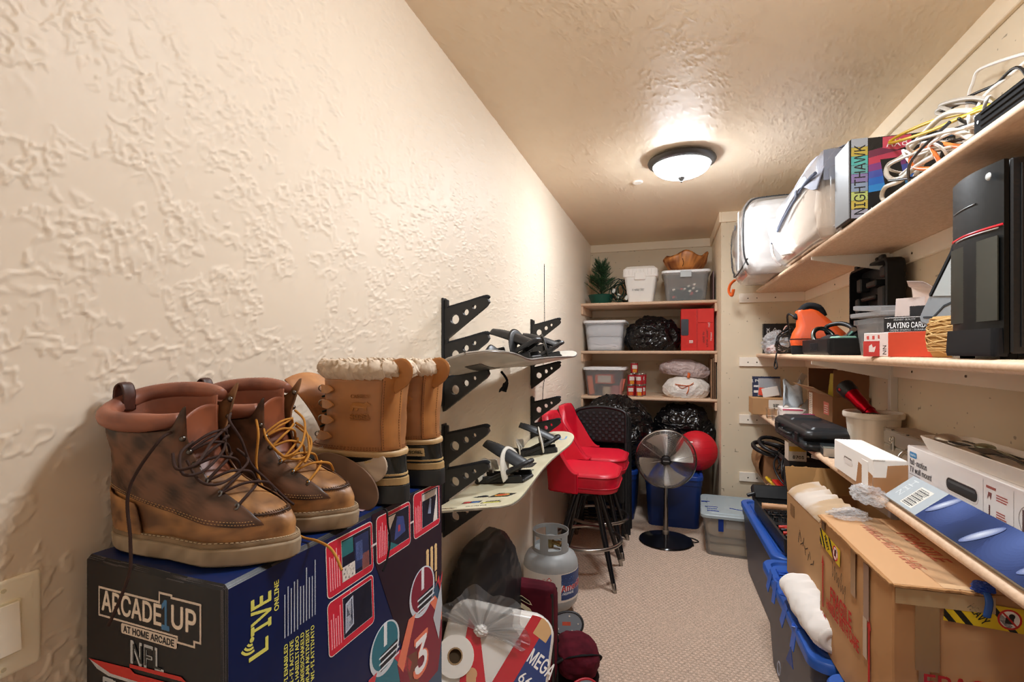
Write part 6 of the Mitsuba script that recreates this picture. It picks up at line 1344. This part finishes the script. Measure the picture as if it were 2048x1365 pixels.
# along local z: from the tail in the bucket to the head up and towards the aisle
FL = frame((0, 0, 0), (1, 0, 0), (0, 1, 0))
place[t] = (lambda p, q: (lambda z: (lambda x: np.vstack([np.column_stack([x, np.cross(z, x), z, p]), [0, 0, 0, 1]]))(np.cross([0, 0, 1.0], z) / np.linalg.norm(np.cross([0, 0, 1.0], z))))((q - p) / np.linalg.norm(q - p)))(M_([.94, 2.72, 1.12]), M_([.83, 2.97, 1.315]))
part(t, 'barrel', lathe([(0, .06), (.024, .06), (.026, .08), (.026, .14), (.030, .15), (.031, .20), (.036, .235), (0, .235)], 28), 'metal', '#b01428', 40, 'red metal barrel')
part(t, 'head', lathe([(0, .23), (.036, .232), (.041, .25), (.043, .29), (.040, .296), (.036, .285), (0, .28)], 28), 'satin', '#16171a', 40, 'black head'); part(t, 'red_notch', mv(cbox(.012, .012, .014, .002), .040, 0, .262), 'satin', '#c02030')
part(t, 'tail_grip', lathe([(0, -.01), (.022, -.01), (.024, .0), (.024, .06), (0, .06)], 24), 'matte', '#17181a', 40); part(t, 'barrel_ring', lathe([(.0265, .10), (.029, .102), (.029, .108), (.0265, .11)], 24), 'metal', '#8f1020', 40)
t = thing('small_torch', 'small black and red torch lying in the white bucket behind the flashlight', 'flashlight', loc(.958, 2.78, 1.14, rx=-60, rz=30)); part(t, 'barrel', cyl(.016, .08, 18), 'satin', '#17181b', 40); part(t, 'red_band', lathe([(.0165, .02), (.0175, .022), (.0175, .045), (.0165, .047)], 20), 'satin', '#b81e2e', 40)
t = thing('silver_briefcase', 'silver aluminium briefcase with a chrome handle on the third shelf in front of the bucket', 'briefcase', loc(.957, 2.135, ZL, rz=0))
SW, SD, SH = .125, .92, .150
part(t, 'lower_half', cbox(SW, SD, SH * .55, .005), 'brushed', '#c3c0b6'); part(t, 'upper_half', mv(cbox(SW, SD, SH * .43, .005), 0, 0, SH * .56), 'brushed', '#c9c6bc'); part(t, 'top_skin', mv(cbox(SW - .02, SD - .02, .003, .001), 0, 0, SH * .99), 'matte', '#8a7a6a')
for y in (-SD / 2 + .01, SD / 2 - .01):
    for z in (0, SH * .87): part(t, 'corner_guard', mv(cbox(.02, .024, .022, .006), -SW / 2 + .008, y, z), 'metal', '#a9a69e')
for y in (-.30, -.12, .06, .24, .38): part(t, 'rivet', mv(cyl(.005, .004, 10), -SW / 2 + .006, y, SH * .985), 'metal', '#4a4844')
hk = part(t, 'handle', tube([(-.063, .215, .085), (-.078, .215, .085), (-.098, .205, .065), (-.102, .16, .055), (-.098, .115, .065), (-.078, .105, .085), (-.063, .105, .085)], .0075, 8, 6), 'metal', '#d0cec8', True, 'chrome handle')
for y in (.105, .215): part(hk, 'handle_mount', mv(cbox(.008, .03, .03, .003), -SW / 2 - .003, y, .07), 'metal', '#bdbab2')
for y in (.36, -.17): part(t, 'latch', cat_([mv(cbox(.008, .028, .06, .003), -SW / 2 - .003, y, .065), mv(torus(.012, .003, 16, 6), -SW / 2 - .008, y, .11, ry=90)]), 'metal', '#c8c6bf')
t = thing('tin_box', 'tiny silver metal box at the edge of the third shelf before the white carton', 'tin', loc(.712, 2.665, ZL, rz=-6)); part(t, 'tin', cbox(.075, .085, .040, .002), 'brushed', '#c2bfb8'); part(t, 'tin_lid', mv(cbox(.078, .088, .008, .002), 0, 0, .040), 'metal', '#a9c0c8'); part(t, 'dark_end', mv(cbox(.002, .06, .028, .0005), -.0385, 0, .006), 'matte', '#2a2826')
t = thing('thin_rod', 'thin dark rod lying on the third shelf beside the white carton', 'rod'); body(t, tube([(.685, 2.60, ZL + .003), (.78, 2.56, ZL + .003)], .003, 6, 1), 'satin', '#1b1b1b', True)
t = thing('white_carton', 'white carton with a cut handle and brown tape on its corner, on the third shelf', 'carton', loc(.704, 2.195, ZL, rz=0))
part(t, 'carton', cbox(.100, .42, .118, .003), 'carton', '#e6e2dc')
P = Print(t, AISLE(-.0505, .21, 0)); P.add('#8f8a82', rnd(.125, .052, .215, .074, .010)).add('#e9e5df', rnd(.129, .047, .219, .068, .009), lv=1)
P.add('#a97c54', Polygon([(.285, .082), (.42, .062), (.42, .0), (.26, .0)]), lv=1).done('tape_print', 'brown paper tape on the corner')
P = Print(t, frame((-.050, -.2105, 0), (1, 0, 0), (0, 0, 1))); P.add('#a97c54', Polygon([(0, 0), (.100, 0), (.100, .105), (.042, .098), (.038, .058), (0, .056)])).add('#b0aba2', rect(.0, .112, .035, .116)).done('tape_print')
part(t, 'flap_tab', mv(cbox(.002, .06, .10, .0005), -.0507, -.14, .0, rx=0), 'carton', '#e2ddd6')
t = thing('tv_mount_box', 'long white printed carton for a wall mount on the third shelf under the white tray', 'box', loc(.842, 1.57, ZL))
TWD, TD, TH_ = .094, 1.06, .155
part(t, 'carton', cbox(TWD, TD, TH_, .003), 'print', '#e9e6e6')
P = Print(t, AISLE(-.0475, .53, 0) @ loc(0, .030, 0, s=.955)); P.add('#2a7ab4', rnd(.022, .092, .075, .112, .005)).add('#d5e6f0', text('simplicity', .008, width=.04), .048, .102, lv=1)
P.add('#3a3a40', text('full-motion', .020, width=.125), .085, .077).add('#3a3a40', text('TV wall mount', .020, width=.158), .102, .050).add('#8a8a90', rect(.02, .030, .10, .032)).add('#3a3a40', text('19" - 47"', .014, bold=True, width=.075), .135, .014)
P.add('#d5d0ce', rnd(.272, .036, .448, .082, .020)).add('#15171a', rnd(.276, .042, .444, .080, .018), lv=1).add('#3d4246', rnd(.286, .066, .434, .074, .004), lv=2)
P.done('title_print', 'dark title lettering'); P = Print(t, AISLE(-.0475, .53, 0) @ loc(0, .030, 0, s=.955))
P.add('#c9c5c5', rect(.470, .0, .4715, .12)).add('#c9c5c5', rect(.600, .0, .6015, .12))
P.add('#9c5a52', lines_block(.06, .01, 1, .7), .485, .100).add('#a8605a', lines_block(.05, .02, 3, .5, 4), .53, .075).add('#a8605a', lines_block(.05, .02, 3, .5, 6), .53, .030).add('#7a4a46', Polygon([(.49, .07), (.495, .09), (.51, .09), (.505, .07), (.50, .082)])).add('#5a3a38', rect(.497, .022, .502, .055))
for i, (x, w, h) in enumerate(((.635, .006, .055), (.648, .004, .060), (.660, .010, .050), (.678, .005, .055), (.690, .006, .045))): P.add('#5a4644', rect(x, .028, x + w, .028 + h), lv=1)
P.add('#5a4644', rect(.650, .052, .69, .058), lv=1).add('#9a9494', affinity.scale(Point(.665, .058).buffer(.045), 1, .9).difference(affinity.scale(Point(.665, .058).buffer(.0435), 1, .9))).add('#3a3a40', text('full-motion TV wall mount', .018), .86, .06).done('drawings', 'printed drawings')
t = thing('utensil_tray', 'white plastic drawer tray full of kitchen utensils on the wall mount carton', 'tray', loc(.872, 1.575, ZL + .1557, rz=0))
part(t, 'tray', rloft([(.12, .86, 0, .03), (.125, .865, .004, .03), (.15, .91, .040, .035), (.155, .915, .045, .035), (.15, .91, .047, .035), (.137, .895, .042, .03), (.115, .855, .006, .03)], n=5), 'satin', '#e3ddd4', 40)
g = random.Random(7)
for i, (x, y, L_, rz, c, kind) in enumerate(((-.03, .10, .30, 84, '#b9b6b0', 'spoon'), (.02, .06, .32, 96, '#17181a', 'spatula'), (-.01, -.02, .34, 80, '#8f9a86', 'spoon'), (.04, -.06, .30, 92, '#a8a59f', 'fork'), (.0, .15, .26, 100, '#c6c3bd', 'ladle'), (-.04, -.10, .30, 88, '#2a2b2d', 'spatula'), (.03, -.16, .28, 84, '#bdbab4', 'spoon'))):
    t2 = thing(kind, '%s kitchen %s lying in the white tray, %s' % (('steel', 'black', 'olive steel', 'steel', 'bright', 'dark', 'shiny')[i], kind, ('far end by the aisle', 'along the wall side', 'in the middle by the aisle', 'near the wall', 'at the far end', 'in the near half by the aisle', 'at the near end')[i]), 'utensil', loc(.872 + x * .7, 1.72 + y, ZL + .188 + .006 * (i % 3), rz=rz, ry=-2 + i % 4))
    part(t2, 'handle', tube([(-L_ / 2, 0, 0), (0, 0, .006), (L_ / 2 - .06, 0, .002)], .006, 8, 4, flat=.45), 'metal' if kind != 'spatula' else 'satin', c, True)
    hd = {'spoon': lambda: mv(affine_ell(.036, .024, .010), L_ / 2 - .03), 'ladle': lambda: mv(affine_ell(.036, .034, .020), L_ / 2 - .03), 'spatula': lambda: mv(cbox(.085, .055, .003, .001), L_ / 2 - .03, 0, .0), 'fork': lambda: cat_([mv(cbox(.06, .004, .003, .001), L_ / 2 - .02, .009 * (k - 1.5), 0) for k in range(4)] + [mv(cbox(.02, .034, .003, .001), L_ / 2 - .055)])}
    def affine_ell(a, b, c_): m = trimesh.creation.icosphere(2, 1.0); m.apply_scale([a, b, c_]); return m
    part(t2, 'head', hd[kind](), 'metal' if kind != 'spatula' else 'satin', c, True)
t = thing('photo_box', 'flat grey box with blue picture and barcode leaning before the wall mount carton', 'box', frame((.668, 1.93, ZL + .014), (0, -1, 0), (.77, 0, .64)))
part(t, 'carton', mv(cbox(.86, .105, .022, .002), .43, .0525, -.022), 'print', '#a9afb2')
P = Print(t, loc(0, 0, .0005), 'matte'); P.add('#aab3b8', rect(0, 0, .215, .105)).add('#d9d6ce', rect(.095, .010, .170, .085), lv=1)
for i in range(16): P.add('#26262a', rect(.102, .014 + i * .0042, .163 - .01 * (i % 5 == 0), .014 + i * .0042 + (.0016, .0028, .0012)[i % 3]), lv=2)
P.add('#c8cfd2', text('ZIH', .03), .045, .06, 90, lv=1)
g = random.Random(12)
P.add('#2b3a68', rect(.215, 0, .86, .105))
def soft(x, y, r, ax, ay, a, c0, c1, n, lv):
    for k in range(n):
        q = affinity.rotate(affinity.scale(Point(x, y).buffer(r * (1 - k / n)), ax, ay), a).intersection(rect(.215, 0, .86, .105))
        f = (k + 1) / n
        if q.area > 1e-6: P.add(lin(c0) * (1 - f) + lin(c1) * f, q, lv=lv + k * .5)
for x, y, r, a, c in ((.30, .09, .09, -20, '#4a5d94'), (.42, .02, .09, -30, '#1c2848'), (.56, .09, .10, -25, '#4b5f96'), (.70, .03, .09, -30, '#1e2a4c'), (.80, .09, .09, -20, '#54679c')): soft(x, y, r, .9, 1.0, a, '#2b3a68', c, 10, 1)
for x, y in ((.255, .07), (.46, .05), (.66, .06), (.79, .03)): soft(x, y, .030, .5, 1.7, -32, '#4a5c92', '#c9d2e2', 9, 7)
P.done('printing', 'blue picture and barcode sticker')
t = thing('plastic_tangle', 'crumpled clear plastic wrap at the shelf edge above the fragile carton', 'plastic', loc(.640, 1.98, .962)); body(t, blob(.045, .085, .030, .45, 4, 5, 15, .7), 'mist', None, False)

# ================================================================ RIGHT WALL: LOWEST SHELF AND FLOOR
tub('blue_tote', 'long blue storage tote on the carpet under the open socket case, next to the pier', 'storage bin', .53, 1.02, .452, loc(.735, 3.25, 0, rz=1.5), '#23283c', True, '#2450a0')
t2 = tub('blue_tote', 'blue storage tote with blue tape strips on its lid under the white rolled pillow', 'storage bin', .54, .86, .455, loc(.700, 2.275, 0, rz=1), '#23283c', True, '#2552a2')
g = random.Random(4)
for i, (x, y, L_, w, rz) in enumerate(((-.12, .30, .22, .022, 12), (-.08, .24, .30, .02, -6), (-.16, .20, .18, .024, 4), (-.10, .14, .26, .02, 20), (-.20, .02, .14, .03, -30), (-.17, -.10, .22, .022, 35), (-.20, -.22, .16, .028, -15))):
    part(t2, 'tape', mv(cbox(L_, w, .0015, .0004), x, y, .460, rz=rz), 'gloss', '#1d4aa4')
for i, (y, z, rx) in enumerate(((.22, .40, 8), (.10, .395, -14), (-.05, .385, 12), (-.22, .38, -8))): part(t2, 'tape_end', mv(cbox(.003, .05, .09, .001), -.282, y, z, rx=rx, ry=10), 'satin', '#2356b0')
part(t2, 'tape_end', mv(extr(Polygon([(0, 0), (.07, .02), (.0, .06)]), .002), -.285, -.26, .33, ry=-90, rx=10), 'satin', '#1c428f')
for y in (.10, -.30): part(t2, 'round_mark', mv(lathe([(.022, 0), (.028, 0), (.028, .002), (.022, .002), (.022, 0)], 24), -.258, y, .12, ry=-85), 'satin', '#8f97aa')
tub('blue_tote', 'blue storage tote nearest the entrance under the fragile carton', 'storage bin', .53, .84, .455, loc(.725, 1.39, 0, rz=0), '#23283c', True, '#2654a4')
# socket case
ZB_ = .4605
t = thing('socket_case', 'open black tool case of sockets and pliers lying on the far blue tote', 'tool case', loc(.655, 3.10, ZB_, rz=3))
part(t, 'case_tray', rloft([(.26, .70, 0, .02), (.28, .72, .02, .025), (.28, .72, .085, .025), (.26, .70, .088, .02), (.255, .695, .07, .02)], n=4), 'satin', '#121416', 40)
part(t, 'case_lid', mv(cbox(.28, .05, .10, .01), .0, .375, .07, rx=-38), 'satin', '#0e0f11'); part(t, 'corner_tab', mv(cbox(.05, .02, .02, .004), -.15, .36, .10, ry=-20), 'satin', '#131416')
for i in range(4): part(t, 'divider', mv(cbox(.25, .006, .018, .002), 0, -.30 + .18 * i, .068), 'satin', '#1a1c1f')
for i in range(6):
    for j in range(3): part(t, 'socket', mv(lathe([(.005, 0), (.010, 0), (.010, .020), (.0065, .021), (.005, .012), (.005, 0)], 12), -.10 + .04 * i, -.02 + .05 * j, .072), 'metal', '#9a9c9e', 40)
part(t, 'black_module', mv(cbox(.10, .12, .02, .004), -.07, .14, .07), 'satin', '#23262a')
for i in range(4):
    y = -.16 - .045 * i
    for s in (0, 1): part(t, 'pliers_handle', tube([(-.12 + .02 * s, y + .012 * s, .082), (-.02, y + .016 * s, .088), (.10, y + .008, .084)], [.010, .011, .006], 8, 4), 'satin', ('#c8382c', '#1c1c1e')[(i + s) % 2], True)
t = thing('wooden_rod', 'pale wooden handle lying across the open socket case', 'rod', None); body(t, tube([(.505, 3.20, .575), (.62, 3.19, .577), (.75, 3.17, .579)], .017, 14, 3), 'satin', noisecol('#cf9f74', '#b98a60', 20, 1), True)
# lowest shelf things
ZQ = Z1 + .0005
t = thing('wicker_carton', 'brown paper carton holding black cords on the lowest shelf by the pier', 'carton', loc(.76, 4.20, ZQ)); part(t, 'carton', open_box(.22, .40, .19, .005), 'carton', '#8a6242'); part(t, 'paper_sheet', sheet(lambda u, v: (-.115 - .03 * np.sin(3 * v), .18 - .34 * u, .02 + .18 * v), 6, 6, .003), 'carton', '#9a7450', True)
for i, (x, y, z, r, rx) in enumerate(((.70, 4.10, .745, .115, 12), (.72, 4.02, .790, .105, 20), (.74, 3.95, .80, .095, -8))):
    t = thing('black_hose_coil', ('coil of thick black hose on the brown paper carton, the lowest one', 'coil of thick black hose on the brown paper carton, the middle one', 'coil of thick black hose on the lowest shelf, the upper one')[i], 'hose', loc(x, y, z, rx=rx, ry=12)); body(t, torus(r, .016 - .003 * i, 40, 8), 'satin', '#151517', True)
tangle('cable_tangle', 'large tangle of black cables on the lowest shelf under the third shelf', 'cord', ['#101012', '#1a1a1c', '#2a2a2c', '#141416'], 22, (.26, .44, .22), .0065, 17, loc(.83, 3.86, ZQ + .06))
t = thing('steel_strip', 'long grey steel strip slanting out of the black cables on the lowest shelf', 'tool', None); body(t, bar((.70, 4.02, .76), (.80, 3.55, .70), .004, .035, .001), 'brushed', '#9a978f')
t = thing('yellow_level', 'yellow and red tool box lying on the lowest shelf under the black cables', 'tool', loc(.735, 3.70, ZQ, rz=2)); part(t, 'yellow_body', cbox(.12, .34, .055, .008), 'satin', '#c9a21e'); part(t, 'red_strip', mv(cbox(.122, .30, .018, .003), 0, 0, .050), 'satin', '#b8241e'); part(t, 'yellow_handle', tube([(-.05, .16, .03), (-.075, .20, .05), (-.07, .26, .05), (-.045, .27, .03)], .011, 8, 6), 'satin', '#cda622', True)
t = thing('white_yellow_box', 'small white box with yellow print hanging out from under the third shelf', 'box', loc(.735, 3.47, .80)); part(t, 'carton', cbox(.10, .10, .11, .002), 'print', '#cfc4b2'); P = Print(t, frame((-.05, -.0505, 0), (1, 0, 0), (0, 0, 1))); P.add('#c9a03a', rect(.005, .06, .095, .09)).add('#3a342a', text('8705', .018, bold=True), .055, .025).done('lettering')
t = thing('shelf_stack', 'dark carton under the small white box on the lowest shelf', 'carton', loc(.80, 3.50, ZQ)); body(t, cbox(.22, .16, .282, .003), 'carton', '#2a2522')
# open torn carton
t = carton('torn_carton', 'torn open brown carton with ragged flaps between the socket case and fragile carton', .285, .49, .365, loc(.665, 2.335, ZB_, rz=3), '#ab845b', (('b', 22, .115, '#a07a4c'), ('f', 100, .08, '#b99670')))
def torn(u, v): return -.1425 + .02 * v + .10 * v ** 2, .22 - .42 * u + .01 * np.sin(20 * u), .365 + .085 * v - .03 * v ** 2 + .006 * np.sin(40 * u) * v
part(t, 'flap', sheet(torn, 24, 8, .004), 'carton', noisecol('#c9beb2', '#b59b7c', 12, 4, .42, .55), 20, 'white lined side flap')
part(t, 'flap', sheet(lambda u, v: (-.12 + .22 * u, .245 + .05 * v + .01 * np.sin(9 * u), .365 + .10 * v + .010 * np.sin(25 * u) * v), 16, 8, .005), 'carton', '#a57c4c', 20, 'corrugated rear flap')
P = Print(t, AISLE(-.1435, .245, 0), 'matte'); P.add('#7a5a3a', rect(.06, .28, .12, .33)); 
for i in range(10): P.add('#2a2420', affinity.rotate(rect(0, 0, .05 - .003 * i, .003), 70 + 50 * math.sin(i * 2.1)), .16 + .022 * i, .22 - .006 * i + .02 * (i % 2))
P.done('handwriting')
# fragile carton
FX = loc(.519, 1.45, ZB_, rz=2.4)
t = thing('fragile_carton', 'large brown carton marked fragile with hazard stickers on the near blue totes', 'carton', FX)
FW, FD, FH = .275, .535, .4385
m = cbox(FW, FD, FH, .004); m.apply_translation([FW / 2, FD / 2, 0]); m = m.subdivide().subdivide().subdivide(); v = M_(m.vertices); v += (meshkit.fbm(v * 9, 3, 2)[:, None] - .5) * .006 * (np.abs(v - [FW / 2, FD / 2, FH / 2]).max(1) > 0)[:, None]; m.vertices = v
part(t, 'carton_walls', m, 'carton', noisecol('#b98c60', '#a87a4e', 6, 3), False)
part(t, 'top_flap', mv(cbox(FW / 2 - .002, FD + .004, .004, .001), FW * .25, FD / 2, FH - .001), 'carton', '#c49a70'); part(t, 'top_flap', mv(cbox(FW / 2 - .002, FD + .004, .004, .001), FW * .75, FD / 2, FH - .001), 'carton', '#c2986e')
g = random.Random(11)
edge = [(FW * k / 24, -.006 - .006 * g.random()) for k in range(25)] + [(FW, .01), (0, .01)]
part(t, 'torn_edge', mv(extr(Polygon(edge), .005), 0, 0, FH - .003), 'carton', '#a57a4e', False)
edge = [(-.006 - .004 * g.random(), FD * k / 30) for k in range(31)] + [(.01, FD), (.01, 0)]
part(t, 'torn_edge', mv(extr(Polygon(edge), .004), 0, 0, FH - .003), 'carton', '#a57a4e', False)
RED = '#b02a22'
P = Print(t, frame((-.0035, FD, FH), (0, -1, 0), (0, 0, 1)), 'carton')
def arrow(x, y0, y1, w=.010, h=.030): return unary_union([rect(x - w / 2, y0, x + w / 2, y1 - h), Polygon([(x - w * 1.1, y1 - h), (x + w * 1.1, y1 - h), (x, y1)])])
P.add(RED, arrow(.040, -.30, -.125)).add(RED, arrow(.408, -.42, -.145, .012, .034)).add(RED, text('UP', .030, bold=True), .045, -.335)
P.add(RED, text('FRAGILE', .046, bold=True, width=.175), .200, -.222).add(RED, text('HANDLE WITH CARE', .034, bold=True, width=.265), .208, -.268)
sc = spline([(0, .05), (.012, .0), (.024, .045), (.03, .0), (.042, .035), (.05, .005), (.06, .03), (.066, .0), (.08, .06), (.085, .0), (.096, .03), (.104, .005), (.115, .04), (.12, -.02)], 5)
P.add('#3a2c22', LineString(sc).buffer(.0008), .120, -.155, -12)
P.done('lettering', 'red printed lettering')
def hazard(t, F, w, h, flip=1):
    P = Print(t, F); P.add('#d8b81e', rect(0, 0, w, h))
    S_ = lambda q: q.intersection(rect(0, 0, w, h))
    for x in (-.040, -.006, .080): P.add('#17160f', S_(Polygon([(x, h), (x + .016, h), (x + .016 + h * .9, 0), (x + h * .9, 0)])), lv=1)
    P.add('#17160f', text('HEAVY', .017, bold=True, width=.050), .068, h / 2 + .001, -46, lv=2)
    c = Point(w - .040, h / 2); P.add('#efe9dc', c.buffer(.0235), lv=1).add('#c02a22', c.buffer(.0235).difference(c.buffer(.0195)), lv=2)
    P.add('#1a1714', unary_union([Point(c.x + .004, c.y + .008).buffer(.006), rect(c.x - .008, c.y - .010, c.x + .008, c.y + .004)]), lv=2).add('#c02a22', affinity.rotate(rect(c.x - .021, c.y - .002, c.x + .021, c.y + .002), -45, origin=(c.x, c.y)), lv=3)
    P.done('hazard_sticker', 'yellow and black hazard sticker')
hazard(t, frame((.012, 0, 0), (1, 0, 0), (0, 0, 1)) @ loc(.090, -.0035 * 0, 0) @ loc(0, FH - .072, .0035, rz=-4), .168, .056)
hazard(t, frame((-.0036, FD - .012, FH - .092), (0, -1, 0), (0, 0, 1)) @ loc(0, 0, 0, rz=-3), .185, .054)
P = Print(t, frame((0, -.0042, FH), (1, 0, 0), (0, 0, 1)), 'film'); P.add('#b59a72', rect(.004, -.044, .205, -.006)).add('#937450', rect(.045, -.20, .095, -.044)).add('#8f7250', rect(.052, -.235, .075, -.20)).add(RED, text('FRAGILE', .036, bold=True), .165, -.225); P.done('tape')
P = Print(t, frame((-.0045, FD, FH), (0, -1, 0), (0, 0, 1)), 'film'); P.add('#96734f', rect(.285, -.14, .32, -.004)).add('#8d6d58', rect(.375, -.16, .41, -.01)).add('#7e6248', rect(.03, -.035, .06, -.004)).add('#b39a80', rect(.372, -.27, .398, -.16)); P.done('tape')
P = Print(t, frame((0, FD, FH + .0035), (0, -1, 0), (1, 0, 0)), 'film')
P.add('#cdac86', rect(.0, .105, FD, .165)).add('#bb7a62', text('HANDLE WITH CARE', .030, bold=True, width=.34), .26, .105, lv=1).add('#b9634c', text('FRAGILE', .040, bold=True, width=.22), .25, .190, lv=1).add('#b9634c', text('FRAGILE', .032, bold=True, width=.18), .42, .245, lv=1); P.done('lettering', 'faded red lettering and clear tape on the top')
part(t, 'clear_tape', sheet(lambda u, v: (.10 + .07 * u, .02 + .52 * v, FH + .006 + .0010 * np.sin(40 * v + 6 * u)), 8, 40, .0006), 'clear', None, True)
t = thing('plastic_scrap', 'crumpled clear tape and plastic on the far top corner of the fragile carton', 'plastic', loc(.575, 1.955, .905)); body(t, blob(.055, .035, .020, .45, 4, 5, 4, .6), 'mist', None, False)
t = thing('blue_tape_scrap', 'crumpled blue tape scrap hanging at the front edge of the fragile carton', 'tape', loc(.700, 1.452, .900)); part(t, 'scrap', blob(.022, .016, .014, .4, 4, 4, 8), 'satin', '#16388c', True); part(t, 'tail', tube([(0, -.01, .01), (.0, -.022, -.01), (-.004, -.020, -.045)], .008, 6, 5, flat=.3), 'satin', '#2c5aa6', True)
# rolled pillow
t = thing('rolled_pillow', 'white rolled quilted pillow lying on the taped blue tote beside the fragile carton', 'pillow', loc(.505, 2.11, ZB_ + .002, rz=3))
n = 40; R = []
for k, yv in enumerate(np.linspace(-.24, .20, 46)):
    e = 1 - max(0, (abs(yv + .02) - .17) / .06) ** 2 * .55; a = np.linspace(0, 2 * PI, n, endpoint=False)
    p = np.column_stack([.075 * e * np.cos(a), np.full(n, yv), .058 + .056 * e * np.sin(a)]); q = meshkit.fbm(p * 13, 3, 3) - .5
    p += np.column_stack([np.cos(a), a * 0, np.sin(a)]) * (q * .022 - .004 * np.abs(np.sin(yv * 46 + a * 2)) ** 8)[:, None]; p[:, 2] = np.maximum(p[:, 2], .0); R.append(p)
part(t, 'pillow', loft(R), 'cloth', '#ded9d3', True); part(t, 'end_fold', tube([(.04 * math.cos(a), -.232, .058 + .03 * math.sin(a)) for a in np.linspace(0, 7, 12)], .014, 8, 4), 'cloth', '#d0cac3', True)

PALETTE_TABLE = mi.Float(np.array(PALETTE, np.float32).ravel())
dr.eval(PALETTE_TABLE)
